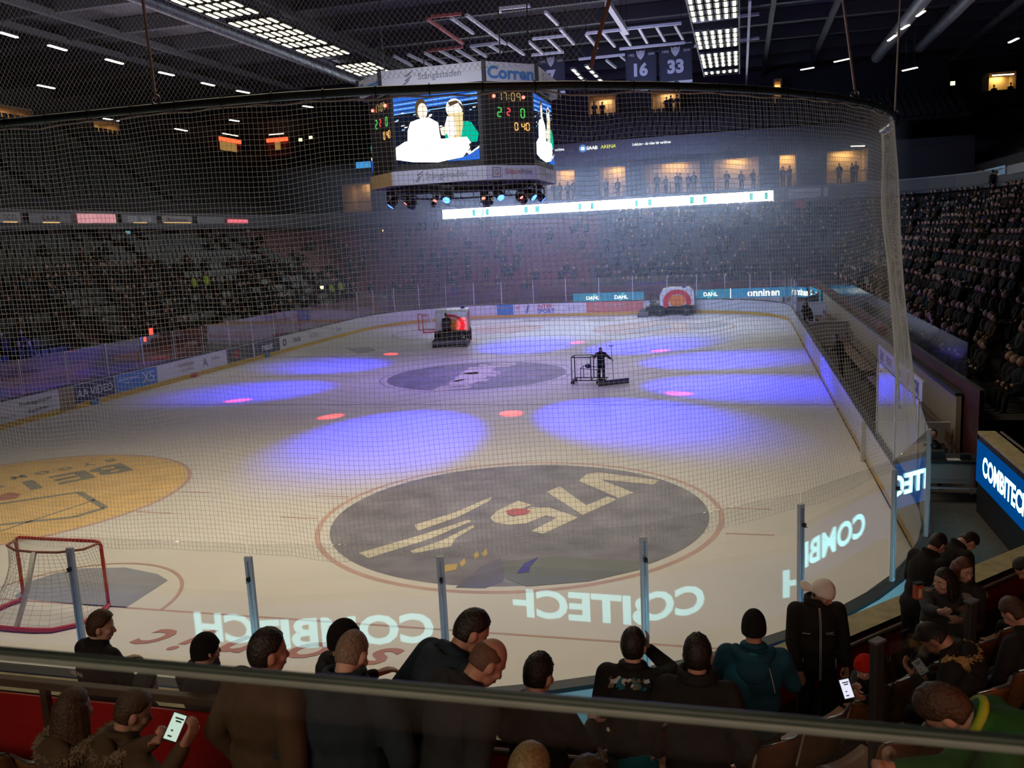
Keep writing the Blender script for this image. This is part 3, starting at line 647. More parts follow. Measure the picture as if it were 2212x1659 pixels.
# red barrier at the far left of the near stand
p = atD(95, 1478, 6.4); o = empty('barrier_rail', (p.x, p.y, floor_at(p.x, p.y)), 'dark brown rail with upright and red panel beside the standing boy', 'rail')
h = p.z-floor_at(p.x, p.y); mb = MB(); mb.box((0, 0, h/2), (.06, .05, h), BROWN_RAIL); mb.build('upright', o, bevel=.005)
mb = MB(); mb.beam((-3.0, .0, h), (2.2, 0, h), .07, .06, BROWN_RAIL); mb.build('top_rail', o, bevel=.006)
mb = MB(); mb.box((-.4, .03, h*.5), (5.2, .02, h*.75), RED_PANEL); mb.build('panel', o)
# ---------------------------------------------------------------- score cube over centre ice
cube = empty('score_cube', (0, 30, 8.4), 'big octagonal score cube with video screens hanging over centre ice', 'scoreboard')
JB = mat('cube_black_casing', (.02, .021, .026), .6); AD_LIL = mat('cube_advert_white', (.52, .53, .60), .5, var=.04); AD_LIL2 = mat('cube_advert_shade_white', (.60, .60, .64), .5, var=.04); AD_OR = mat('cube_advert_amber', (.55, .35, .12), .5); TXB = mat('cube_print_blue', (.07, .22, .50), .5); TXG = mat('cube_print_grey', (.20, .20, .24), .5); TXR = mat('cube_print_red', (.5, .16, .16), .5)
HF, HC = 3.62, 1.93        # half depth of the octagon, half width of its wide faces
def octo(hf, hc): return [(-hc, -hf), (hc, -hf), (hf, -hc), (hf, hc), (hc, hf), (-hc, hf), (-hf, hc), (-hf, -hc)]
def ring(mb, A, z0, B, z1, m, dz=8.4):
    k = len(A); V = [(x, y, z0-dz) for x, y in A]+[(x, y, z1-dz) for x, y in B]; mb.add(V, [(i, (i+1) % k, (i+1) % k+k, i+k) for i in range(k)], m)
mb = MB(); O = octo(HF, HC); ring(mb, O, 9.0, O, 12.25, JB); mb.add([(x, y, .6) for x, y in O], [tuple(range(7, -1, -1))], JB); mb.add([(x, y, 3.85) for x, y in O], [tuple(range(8))], JB); mb.build('casing', cube)
mb = MB(); O2 = octo(3.72, 2.02); ring(mb, O2, 8.55, O2, 9.12, AD_LIL); ring(mb, O2, 8.55, octo(3.2, 1.7), 8.55, JB); ring(mb, octo(3.62, 1.93), 9.12, O2, 9.12, JB); lb = mb.build('lower_advert_ring', cube)
mb = MB(); O3 = octo(3.92, 2.18); ring(mb, O3, 12.33, O3, 13.08, AD_LIL2); ring(mb, octo(3.6, 1.9), 12.33, O3, 12.33, JB); ring(mb, O3, 13.08, octo(3.6, 1.9), 13.08, JB); ub = mb.build('upper_advert_ring', cube)
def face(i, hf, hc, off=.012):
    P = octo(hf, hc); a, b = Vector(P[i]), Vector(P[(i+1) % 8]); t = (b-a).normalized(); n = Vector((t.y, -t.x)); return a, b, t, n
def ftext(mb, i, hf, hc, s, u, z, m, h=None, wd=None, bold=0, lift=.02, slant=0):
    a, b, t, n = face(i, hf, hc); p = a.lerp(b, u); letters(mb, s, (p.x, p.y, z-8.4), (t.x, t.y, 0), (0, 0, 1), m, width=wd, height=h, bold=bold, lift=lift, slant=slant)
def fbox(mb, i, hf, hc, u, z, wd, ht, m, lift=.01):
    a, b, t, n = face(i, hf, hc); p = a.lerp(b, u)+n*lift; mb.beam((p.x-t.x*wd/2, p.y-t.y*wd/2, z-8.4), (p.x+t.x*wd/2, p.y+t.y*wd/2, z-8.4), .02, ht, m)
def swoosh(mb, i, hf, hc, u, z, sc):
    for k, (dx, dz, s_) in enumerate(((0.0, .12, 1), (-.03, -.04, .9), (-.12, -.17, .8))):
        a, b, t, n = face(i, hf, hc); p = a.lerp(b, u); Q = []
        for q in ((-.10, -.07), (.02, -.02), (.16, .10), (.20, .16), (.04, .07), (-.14, -.02)):
            xx, zz = (q[0]*s_+dx)*sc, (q[1]*s_+dz)*sc; Q.append((p.x+t.x*xx+n.x*.02, p.y+t.y*xx+n.y*.02, z-8.4+zz))
        mb.add(Q, [tuple(range(6))], TXG)
for i in (0, 2, 4, 6):
    mb = MB(); ftext(mb, i, 3.72, 2.02, 'Stångåstaden', .58, 8.83, TXG, wd=1.75); swoosh(mb, i, 3.72, 2.02, .30, 8.84, .9); mb.build('lettering', lb)
    mb = MB(); ftext(mb, i, 3.92, 2.18, 'Stångåstaden', .58, 12.70, TXG, wd=1.8); swoosh(mb, i, 3.92, 2.18, .28, 12.70, 1.1); mb.build('lettering', ub)
for i in (1, 3, 5):
    mb = MB(); ftext(mb, i, 3.72, 2.02, 'Gigant', .52, 8.86, TXR, wd=.78, h=.25, bold=.01); ftext(mb, i, 3.72, 2.02, 'Print', .80, 8.86, TXG, wd=.55, h=.22, bold=.02); ftext(mb, i, 3.72, 2.02, 'G', .2, 8.85, TXR, h=.2)
    for dx in (-.17, .17):
        fbox(mb, i, 3.72, 2.02, .2+dx/2.4, 8.85, .03, .38, TXG)
    for dz in (-.18, .18): fbox(mb, i, 3.72, 2.02, .2, 8.85+dz, .36, .03, TXG)
    mb.build('lettering', lb)
mb = MB(); fbox(mb, 7, 3.72, 2.02, .5, 8.835, 2.3, .56, AD_OR); mb.build('advert_panel', lb)['label'] = 'amber advert panel'
for i in (1, 3, 5, 7):
    mb = MB(); ftext(mb, i, 3.92, 2.18, 'Corren', .5, 12.68, TXB, wd=2.15, h=.5, bold=.035); mb.build('lettering', ub)
for i in range(8):
    P = octo(3.93, 2.19); mb = MB(); mb.beam((P[i][0], P[i][1], 3.9), (P[i][0], P[i][1], 4.72), .14, .14, JB); mb.build('corner_strip', ub)
# video picture: two people behind a bright desk, blue roof lights above
V_WHITE = emit('video_white', (1, 1, 1), 3.2, 'FRONT'); V_BLUE = emit('video_blue', (.03, .16, .75), 1.0); V_BLUE2 = emit('video_light_blue', (.25, .55, 1), 1.3); V_DARK = emit('video_dark', (.006, .01, .025), 1.0); V_SKIN = emit('video_pale_skin', (1, .84, .68), 1.25); V_HAIR = emit('video_brown', (.10, .06, .03), 1.0); V_BLOND = emit('video_blond', (.75, .6, .32), 1.3); V_GREEN = emit('video_green', (.0, .55, .36), 1.0); V_CREAM = emit('video_cream', (1, .93, .80), 1.4)
def video(i):
    a, b, t, n = face(i, HF, HC); s = empty('x', (0, 0, 0), None, None); bpy.data.objects.remove(s)
    z0, z1 = 9.37, 12.05; wd = 3.58; mid = a.lerp(b, .5); mb = MB(); lay = [0]
    def sh(pts, m):
        lay[0] += 1; q = n*(.030+.0012*lay[0]); mb.add([(mid.x+t.x*(u-.5)*wd+q.x, mid.y+t.y*(u-.5)*wd+q.y, z1-8.4-(z1-z0)*v) for u, v in pts], [tuple(range(len(pts)-1, -1, -1))], m)
    def blob(cx, cy, rx, ry, m, k=20): sh([(max(0, min(1, cx+rx*math.cos(2*PI*j/k))), max(0, min(1, cy+ry*math.sin(2*PI*j/k)))) for j in range(k)], m)
    sh([(0, 0), (1, 0), (1, 1), (0, 1)], V_DARK); sh([(0, 0), (1, 0), (1, .13), (.5, .18), (0, .26)], V_BLUE)
    for j in range(6): y = .02+.035*j; sh([(0, y+.05), (1, y-.02), (1, y-.008), (0, y+.062)], V_BLUE2 if j % 2 else V_DARK)
    rr_ = random.Random(4)
    for j in range(34): x, y = rr_.random(), .22+rr_.random()*.42; sh([(x, y), (min(1, x+.02+.03*rr_.random()), y), (min(1, x+.03), y+.015), (x, y+.018)], rr_.choice([V_WHITE, V_BLUE2, V_SKIN, V_CREAM]))
    blob(.335, .20, .072, .15, V_HAIR); blob(.35, .235, .06, .12, V_SKIN)
    sh([(.28, .35), (.42, .33), (.53, .42), (.56, .8), (.14, .8), (.16, .5), (.2, .38)], V_WHITE)
    blob(.73, .23, .10, .14, V_CREAM); sh([(.66, .14), (.76, .12), (.83, .2), (.84, .3), (.78, .16), (.68, .2)], V_HAIR); sh([(.8, .42), (.92, .45), (1, .62), (.98, .74), (.62, .74), (.6, .6), (.66, .45)], V_GREEN)
    sh([(.66, .3), (.83, .3), (.82, .5), (.78, .74), (.7, .74), (.64, .5)], V_BLOND); sh([(.64, .34), (.72, .34), (.74, .6), (.66, .7), (.6, .5)], V_CREAM)
    sh([(.55, .5), (.62, .48), (.64, .56), (.6, .62), (.56, .6)], V_SKIN)
    sh([(0, .74), (.12, .66), (.86, .66), (.92, .78), (.8, .95), (.5, 1), (.2, .97), (0, .92)], V_WHITE)
    sh([(0, .92), (.2, .97), (.5, 1), (0, 1)], V_DARK); sh([(.8, .95), (1, .82), (1, 1), (.6, 1)], V_BLUE); sh([(.84, .88), (1, .78), (1, .83), (.88, .92)], V_CREAM)
    sh([(.88, .76), (1, .74), (1, .8), (.9, .88)], V_DARK)
    sc_ = mb.build('video_screen', cube)
    mb2 = MB(); fbox(mb2, i, HF, HC, .5, (z0+z1)/2, 3.72, 2.8, BLACK, .008); mb2.build('screen_frame', sc_)
for i in (0, 2, 4, 6): video(i)
# seven-segment displays on the narrow faces
SEG = {'0': 'abcdef', '1': 'bc', '2': 'abged', '4': 'fgbc', '7': 'abc', '9': 'abcfg', '3': 'abgcd', '5': 'afgcd', '6': 'afgedc', '8': 'abcdefg'}
D_AMB = emit('digit_amber', (1, .55, .16), 1.0); D_GRN = emit('digit_green', (.12, .85, .15), .8); D_RED = emit('digit_red', (1, .06, .08), 1.4); D_DIM = emit('digit_dim_amber', (.75, .5, .2), .45); D_BULB = emit('red_lamp', (1, .12, .08), 6.0)
def digit(mb, i, u, z, h, ch, m, wd_=None):
    a, b, t, n = face(i, HF, HC); L_ = (b-a).length; W_ = h*.5
    if ch == ':':
        for dz in (-h*.2, h*.2): fbox(mb, i, HF, HC, u, z+dz, .05, .05, m, .02)
        return
    for s in SEG[ch]:
        x, zz, hor = {'a': (0, h/2, 1), 'b': (W_/2, h/4, 0), 'c': (W_/2, -h/4, 0), 'd': (0, -h/2, 1), 'e': (-W_/2, -h/4, 0), 'f': (-W_/2, h/4, 0), 'g': (0, 0, 1)}[s]
        fbox(mb, i, HF, HC, u+x/L_, z+zz, W_*.85 if hor else .045, .045 if hor else h*.42, m, .02)
for i in (1, 3, 5, 7):
    mb = MB(); fbox(mb, i, HF, HC, .5, 10.7, 2.2, 2.9, BLACK, .006); sd = mb.build('score_panel', cube)
    mb = MB()
    for ch, u in zip('17:09', (.36, .46, .54, .62, .73)): digit(mb, i, u, 11.83, .30, ch, D_DIM)
    mb.build('clock_digits', sd)
    for ch, u, z_, h_, m_, nm in (('2', .34, 11.22, .34, D_GRN, 'score_digit'), ('2', .52, 11.24, .26, D_RED, 'period_digit'), ('0', .80, 11.2, .34, D_GRN, 'score_digit')): mb = MB(); digit(mb, i, u, z_, h_, ch, m_); mb.build(nm, sd)
    mb = MB()
    for ch, u in zip('040', (.66, .80, .89)): digit(mb, i, u, 10.67, .28, ch, D_AMB)
    mb.build('penalty_digits', sd)
    a, b, t, n = face(i, HF, HC)
    for u in (.24, .82): mb = MB(); p = a.lerp(b, u)+n*.05; mb.ell((p.x, p.y, 11.83-8.4), (.07, .07, .07), D_BULB, nu=10, nv=6); mb.build('red_lamp', sd)
for x, y in ((-2.5, -2.5), (2.5, -2.5), (2.5, 2.5), (-2.5, 2.5)): mb = MB(); mb.tube([(x, y, 3.8), (x*1.05, y*1.05, 12.3)], .03, DARK_METAL, 6); mb.build('hanger', cube)
# ring truss with moving heads under the cube
tr = empty('light_truss', (0, 30, 8.36), 'dark ring truss carrying blue and red show lights below the score cube', 'truss')
mb = MB()
for r_, z in ((3.35, 8.28), (2.95, 8.28), (3.35, 8.0), (2.95, 8.0)): mb.tube([(r_*math.cos(2*PI*k/32), r_*math.sin(2*PI*k/32), z-8.14) for k in range(32)], .028, DARK_METAL, 6, closed=True)
for k in range(32):
    a = 2*PI*k/32; c_, s_ = math.cos(a), math.sin(a); mb.tube([(3.35*c_, 3.35*s_, .18), (2.95*c_, 2.95*s_, -.1)], .012, DARK_METAL, 4); mb.tube([(3.35*c_, 3.35*s_, -.1), (2.95*c_, 2.95*s_, .18)], .012, DARK_METAL, 4)
mb.build('ring_frame', tr)
for k in range(4): a = PI/4+PI/2*k; mb = MB(); mb.tube([(3.15*math.cos(a), 3.15*math.sin(a), .10), (3.0*math.cos(a), 3.0*math.sin(a), .5)], .015, DARK_METAL, 4); mb.build('hanger', tr)
L_BLUE = emit('blue_lens', (.03, .10, 1.0), 12.0); L_RED = emit('red_lens', (1.0, .08, .06), 8.0)
def head(p, tgt, m, big, lab, group):
    o = empty('moving_head', p, lab, 'spotlight', group); d = (Vector((*tgt, 0))-Vector(p)).normalized(); M = d.to_track_quat('Z', 'Y').to_matrix(); s = 1.35 if big else .7
    mb = MB(); mb.box((0, 0, .30*s), (.30*s, .30*s, .10*s), BLACK); mb.build('base', o, bevel=.01)
    mb = MB(); mb.box((-.17*s, 0, .12*s), (.035*s, .14*s, .30*s), BLACK); mb.box((.17*s, 0, .12*s), (.035*s, .14*s, .30*s), BLACK); mb.box((0, 0, .255*s), (.34*s, .14*s, .03*s), BLACK); mb.build('yoke', o, bevel=.006)
    mb = MB(); mb.lathe([(.06*s, -.2*s), (.12*s, -.16*s), (.14*s, 0), (.135*s, .16*s), (.12*s, .16*s)], BLACK, n=14, M=M); hd = mb.build('head', o, True)
    mb = MB(); mb.lathe([(.001, .161*s), (.118*s, .162*s), (.118*s, .168*s), (.001, .19*s)], m, n=14, M=M); mb.build('lens', hd)
for k, (p, t) in enumerate(zip(BLUE_HEADS, BLUE_SPOTS)): head((p[0], p[1], p[2]+.02), t, L_BLUE, True, 'black moving head with a blue lens under the score cube, %s round the ring' % nth(k), 'blue show lights')
for k, (p, t) in enumerate(zip(RED_HEADS, RED_SPOTS)): head((p[0], p[1], p[2]+.02), t, L_RED, False, 'small black spotlight with a red lens under the score cube, %s round the ring' % nth(k), 'red show lights')
# ---------------------------------------------------------------- seating bowl (left side, far end, right side)
SEATGREY = mat('dark_grey_seat', (.015, .0155, .017), .55, var=.3, scale=2); SEATRED = mat('maroon_seat', (.15, .022, .03), .6, var=.2); BOWL = mat('bowl_concrete', (.036, .033, .034), .85, var=.25, scale=2); BOWL_R = mat('bowl_riser_maroon', (.09, .018, .022), .8, var=.25, scale=2)
FASC = mat('fascia_panel', (.10, .10, .11), .6); UPC = mat('upper_concrete', (.03, .028, .028), .85, var=.2, scale=2)
NROW = 13
def bowl_path(t, n=8):
    """plan line of the lower bowl at depth t (0 front row edge .. 1 back wall)"""
    hx = 17.9+11.6*t; yf = 61.3+8.7*t; r = 2.6+9.4*t; P = [(-hx, -14.0)]; 
    for k in range(1, 40): P.append((-hx, -14.0+(yf-r+14.0)*k/40))
    for k in range(n+1):
        a = PI-PI/2*k/n; P.append((-hx+r+r*math.cos(a), yf-r+r*math.sin(a)))
    for k in range(1, 24): P.append((-hx+r+(2*hx-2*r)*k/24, yf))
    for k in range(n+1):
        a = PI/2-PI/2*k/n; P.append((hx-r+r*math.cos(a), yf-r+r*math.sin(a)))
    for k in range(1, 31): P.append((hx, yf-r-(yf-r-13.6)*k/30))
    return [Vector(p) for p in P]
def bowl_z(t): return 1.45+6.0*t
TT = [i/NROW for i in range(NROW+1)]; PATHS = [bowl_path(t) for t in TT]
mb = MB(); fr = bowl_path(-.055); strip(mb, fr, 2.15, fr, -.35, BOWL_R); strip(mb, fr, 2.15, bowl_path(-.045), 2.15, DARK_CAP); strip(mb, bowl_path(-.045), 2.15, bowl_path(-.045), 1.2, BOWL_R); strip(mb, bowl_path(-.045), 1.45, PATHS[0], 1.45, BOWL)
for i in range(NROW):
    z = bowl_z(TT[i]); strip(mb, PATHS[i], z, PATHS[i+1], z, BOWL); strip(mb, PATHS[i+1], z, PATHS[i+1], bowl_z(TT[i+1]), BOWL_R)
strip(mb, PATHS[-1], bowl_z(1), bowl_path(1.1), bowl_z(1), BOWL); struct(mb.build('seating_bowl'))['label'] = 'dark stepped seating bowl on the far sides of the rink'
# back wall of the lower bowl with the boxes behind, and the fascia above it
mb = MB(); bw = bowl_path(1.1); strip(mb, bw, bowl_z(1), bw, 8.45, mat('box_back_wall', (.05, .03, .028), .8)); ff = bowl_path(1.0); strip(mb, ff, 8.45, bw, 8.45, BOWL); strip(mb, ff, 9.25, ff, 8.12, FASC); strip(mb, bowl_path(.985), 8.4, ff, 8.4, FASC); strip(mb, ff, 9.25, bowl_path(1.12), 9.25, UPC)
strip(mb, bowl_path(.99), 9.32, bowl_path(.99), 9.22, mat('pale_fascia_trim', (.22, .22, .23), .6)); strip(mb, bowl_path(1.005), 8.46, bowl_path(1.005), 8.36, BOWL_R)
struct(mb.build('bowl_back_wall'))
# piers between the boxes
for sx in (-1, 1):
    for k in range(11):
        y = 16+4.4*k
        if y < 60: mb = MB(); mb.box((sx*30.1, y, 7.95), (.9, .35, 1.05), BOWL_R); struct(mb.build('wall_pier'))
# upper tiers on the two long sides
def upper(sx, y0, y1):
    mb = MB(); n_ = 14; x0, z0, x1, z1 = 30.0, 9.5, 41.0, 16.9
    for i in range(n_):
        xa, xb = x0+(x1-x0)*i/n_, x0+(x1-x0)*(i+1)/n_; za = z0+(z1-z0)*i/n_; zb = z0+(z1-z0)*(i+1)/n_
        A, B = [(sx*xa, y0), (sx*xa, y1)], [(sx*xb, y0), (sx*xb, y1)]
        for P, z, Q, zz, m in ((A, za, B, za, UPC), (B, za, B, zb, UPC)):
            strip(mb, [Vector(p) for p in P], z, [Vector(p) for p in Q], zz, m)
    strip(mb, [Vector((sx*x1, y0)), Vector((sx*x1, y1))], z1, [Vector((sx*(x1+5), y0)), Vector((sx*(x1+5), y1))], z1, UPC)
    strip(mb, [Vector((sx*(x1+5), y0)), Vector((sx*(x1+5), y1))], z1, [Vector((sx*(x1+5), y0)), Vector((sx*(x1+5), y1))], 22, mat('concourse_wall', (.06, .05, .045), .9))
    strip(mb, [Vector((sx*30.0, y0)), Vector((sx*30.0, y1))], 9.0, [Vector((sx*30.0, y0)), Vector((sx*30.0, y1))], 10.2, UPC)
    o = struct(mb.build('upper_tier')); return o
upper(-1, -16, 85.5); upper(1, -16, 85.5)
# walls of the hall
mb = MB(); mb.box((0, 86, 8), (100, .3, 32), CONCRETE); struct(mb.build('wall_far'))
mb = MB(); mb.box((-47, 35, 8), (.3, 110, 32), CONCRETE); struct(mb.build('wall_left'))
mb = MB(); mb.box((47, 35, 8), (.3, 110, 32), CONCRETE); struct(mb.build('wall_right'))
mb = MB(); mb.box((0, -20, 8), (100, .3, 32), CONCRETE); struct(mb.build('wall_near'))
# ---- far end: two storeys of lit rooms behind the end stand
FARW = mat('far_wall_dark', (.035, .035, .04), .8); ROOM = mat('room_wall_cream', (.62, .46, .26), .9, var=.05, scale=1)
mb = MB(); Yw = 70.4
mb.box((0, Yw+4, 9.28), (60, 8, .1), FARW); mb.box((0, Yw+4, 12.45), (60, 8, .25), FARW)
mb.box((0, Yw+8, 11), (60, .2, 4), FARW)
mb.box((0, Yw+.3, 13.4), (44, .5, 1.75), mat('screen_band_black', (.008, .008, .01), .4)); struct(mb.build('far_suite_storey'))
def room(x0, x1, z0, z1, Y, depth, energy, col, name='suite_room', sill=None):
    """a recessed lit room with its own ceiling lamp"""
    mb = MB(); t = .08; cx = (x0+x1)/2
    mb.box((cx, Y+depth, (z0+z1)/2), (x1-x0, t, z1-z0), ROOM); mb.box((x0, Y+depth/2, (z0+z1)/2), (t, depth, z1-z0), ROOM); mb.box((x1, Y+depth/2, (z0+z1)/2), (t, depth, z1-z0), ROOM)
    mb.box((cx, Y+depth/2, z1), (x1-x0, depth, t), ROOM); mb.box((cx, Y+depth/2, z0-.02), (x1-x0, depth, t), FARW)
    o = struct(mb.build(name))
    lamp('room_lamp', 'AREA', (cx, Y+depth*.84, z1-.12), energy, col, (cx, Y+depth*.95, z0), shape='RECTANGLE', size=(x1-x0)*.4, size_y=.25)
    return o
def rx(x): return onY(x, 400, Yw).x
SUITES = [(738, 800, 14), (1180, 1243, 26), (1296, 1352, 26), (1395, 1512, 34), (1540, 1640, 34), (1683, 1721, 24), (1785, 1874, 34)]
edges = []
WARM = (1.0, .72, .36)
for x0, x1, e in SUITES:
    a, b = rx(x0), rx(x1); edges.append((a, b)); room(a, b, 9.4, 12.3, Yw, 3.4, e, WARM)
mb = MB(); xs = [-30]+[v for e in edges for v in e]+[30]
for i in range(0, len(xs), 2): mb.box(((xs[i]+xs[i+1])/2, Yw, 10.85), (xs[i+1]-xs[i], .25, 3.0), FARW)
mb.box((0, Yw-.02, 12.2), (60, .3, .35), FARW); struct(mb.build('far_suite_front'))
# upper seats above the screen band, with lit concourse openings behind
mb = MB()
for i in range(7):
    y0, z0 = Yw+.6+.85*i, 14.1+.42*i
    strip(mb, [Vector((-30, y0)), Vector((30, y0))], z0, [Vector((-30, y0+.85)), Vector((30, y0+.85))], z0, UPC); strip(mb, [Vector((-30, y0+.85)), Vector((30, y0+.85))], z0, [Vector((-30, y0+.85)), Vector((30, y0+.85))], z0+.42, UPC)
struct(mb.build('far_upper_tier'))
a, b = onY(2135, 180, 83.5), onY(2195, 180, 83.5); room(a.x, b.x, 16.2, 19.0, 83.5, 2.2, 30, (1, .7, .25)); mb = MB(); mb.box(((a.x+b.x)/2, 83.3, 16.75), (b.x-a.x+3, .2, 1.3), FARW); struct(mb.build('parapet_wall'))
YB = Yw+6.9
for x0, x1, e in ((1272, 1330, 20), (1408, 1470, 16), (1672, 1688, 8)):
    a, b = onY(x0, 250, YB).x, onY(x1, 250, YB).x; room(a, b, 17.0, 19.2, YB, 2.5, e, (1, .68, .34))
mb = MB(); mb.box((0, YB+3, 18.5), (60, .3, 4), FARW); struct(mb.build('far_back_wall'))
# lit doorways and kiosks on the left concourse
XB = -44.0
def side_room(x0, x1, yt, yb, X, energy, col, m=ROOM):
    ya, yb_ = onX(x0, (yt+yb)/2, X).y, onX(x1, (yt+yb)/2, X).y; zt, zb = onX((x0+x1)/2, yt, X).z, onX((x0+x1)/2, yb, X).z; s = 1 if X > 0 else -1; mb = MB()
    ya, yb_ = min(ya, yb_), max(ya, yb_); cy = (ya+yb_)/2; zc = (zt+zb)/2
    mb.box((X+s*1.8, cy, zc), (.08, yb_-ya, zt-zb), m); mb.box((X+s*.9, ya, zc), (1.8, .08, zt-zb), m); mb.box((X+s*.9, yb_, zc), (1.8, .08, zt-zb), m); mb.box((X+s*.9, cy, zt), (1.8, yb_-ya, .08), m); mb.box((X+s*.9, cy, zb), (1.8, yb_-ya, .08), FARW)
    struct(mb.build('lit_opening')); lamp('room_lamp', 'AREA', (X+s*.9, cy, zt-.15), energy, col, (X+s*1.2, cy, zb), shape='RECTANGLE', size=(yb_-ya)*.6, size_y=.4)
side_room(205, 258, 262, 312, -43.5, 30, (1, .65, .3)); side_room(0, 70, 232, 258, -43.5, 18, (1, .6, .35)); side_room(735, 805, 400, 445, -31.2, 26, (1, .7, .25))
side_room(533, 592, 498, 518, -30.0, 12, (1, .66, .2)); side_room(1885, 1955, 425, 452, 30.2, 22, (1, .68, .3)); side_room(2122, 2166, 395, 440, 30.2, 12, (1, .7, .3)); side_room(1990, 2040, 408, 445, 30.2, 3, (1, .6, .35))
for k, (x0, x1, yt, yb) in enumerate(((472, 518, 294, 340), (576, 622, 299, 340))):
    a, b = (onX(x0, yt, -43), onX(x1, yt, -43)) if k == 0 else (onY(x0, yt, 84.5), onY(x1, yt, 84.5)); o = empty('kiosk', ((a.x+b.x)/2, (a.y+b.y)/2, onX(x0, yb, -43).z if k == 0 else onY(x0, yb, 84.5).z), 'red neon-lit food kiosk on the upper concourse, %s' % ('the one with the wide counter window' if k == 0 else 'the one with the narrow bright doorway'), 'kiosk', 'food kiosks on the concourse')
    z = o.location.z; y = o.location.y; ln = (b-a).length; hh = a.z-z; o.rotation_euler.z = 0 if k == 0 else -PI/2
    mb = MB(); mb.box((-.6, 0, hh/2), (1.2, ln, hh), mat('kiosk_red', (.30, .03, .02), .6)); mb.build('booth', o)
    mb = MB(); mb.box((.06, 0, hh-.25), (.12, ln, .42), emit('kiosk_red_neon', (1, .10, .03), 2.2)); mb.build('neon_sign', o)
    mb = MB(); mb.box((.14, 0, hh+.35), (.1, ln*.7, .08), emit('kiosk_tube', (1, .8, .5), 4)); mb.build('tube_light', o)
    mb = MB(); mb.box((.03, ln*(-.1 if k == 0 else 0), hh*.55), (.08, ln*(.75 if k == 0 else .25), hh*.45), emit('kiosk_window_warm', (1, .55, .15), .35 if k == 0 else 1.2)); mb.build('counter_window', o)
    mb = MB(); mb.box((.2, 0, hh*.3), (.4, ln, .08), BROWN_RAIL); mb.build('counter', o)
# ---- video ribbon along the end stand
RB_W = emit('ribbon_white', (.80, .90, 1.0), 45.0, 'FRONT'); RB_T = emit('ribbon_teal', (.05, .62, .62), 1.1)
ra, rb = onY(957, 464, 69.9), onY(1671, 421, 69.9); zc = 8.70; rib = empty('video_ribbon', ((ra.x+rb.x)/2, 69.86, zc), 'glowing white video ribbon with teal patches across the end stand', 'LED screen'); RL = rb.x-ra.x
mb = MB(); mb.box((0, 0, 0), (RL, .12, .86), BLACK); mb.build('casing', rib)
mb = MB(); mb.box((0, -.07, 0), (RL-.05, .02, .80), RB_W); mb.build('screen', rib)
for u0, u1 in ((1020, 1056), (1132, 1141), (1156, 1166), (1249, 1256), (1276, 1283), (1372, 1378), (1400, 1408), (1490, 1500), (1519, 1527), (1619, 1627), (1651, 1659)):
    a, b = onY(u0, 450, 69.8).x-rib.location.x, onY(u1, 450, 69.8).x-rib.location.x
    mb = MB(); mb.box(((a+b)/2, -.085, 0), (b-a, .01, .58), RB_T); mb.build('teal_patch', rib)
mb = MB(); a = onY(1038, 450, 69.8).x-rib.location.x
for s, dz in (('LHC 0', .13), ('MIF 2', -.13)): letters(mb, s, (a, -.095, dz), (1, 0, 0), (0, 0, 1), RB_W, width=1.0, height=.2, bold=.03)
mb.build('lettering', rib)
# screen band text
band_o = empty('text_screen', (0, Yw+.02, 13.4), 'black screen band with white and yellow arena lettering above the suites', 'LED screen')
T_W = emit('band_white', (.9, .95, 1), 1.4); T_Y = emit('band_yellow', (.85, .9, .15), .9); T_B = emit('band_blue', (.1, .3, .75), 1.0)
def btext(s, x0, x1, y, m, bold=.02, h=None):
    a, b = onY(x0, y, Yw).x, onY(x1, y, Yw).x; z = onY((x0+x1)/2, y, Yw).z; mb = MB(); letters(mb, s, ((a+b)/2, -.005, z-13.4), (1, 0, 0), (0, 0, 1), m, width=b-a, height=h, bold=bold); mb.build('lettering', band_o)
btext('SAAB', 1267, 1291, 319, T_W, .04); btext('ARENA', 1297, 1331, 316, T_Y, .02); btext('Linköping – där idéer blir verklighet', 1366, 1449, 310, T_W, .02, .3); btext('verklighet', 1198, 1219, 324, T_W, .02, .3)
a = onY(1259, 321, Yw); mb = MB(); mb.lathe([(.001, 0), (.34, .005), (.34, .02), (.001, .02)], T_B, (a.x, -.03, a.z-13.4), 18, Matrix.Rotation(PI/2, 3, 'X')); mb.lathe([(.001, .021), (.17, .022), (.17, .03), (.001, .03)], T_W, (a.x, -.03, a.z-13.4), 14, Matrix.Rotation(PI/2, 3, 'X')); mb.build('roundel', band_o)
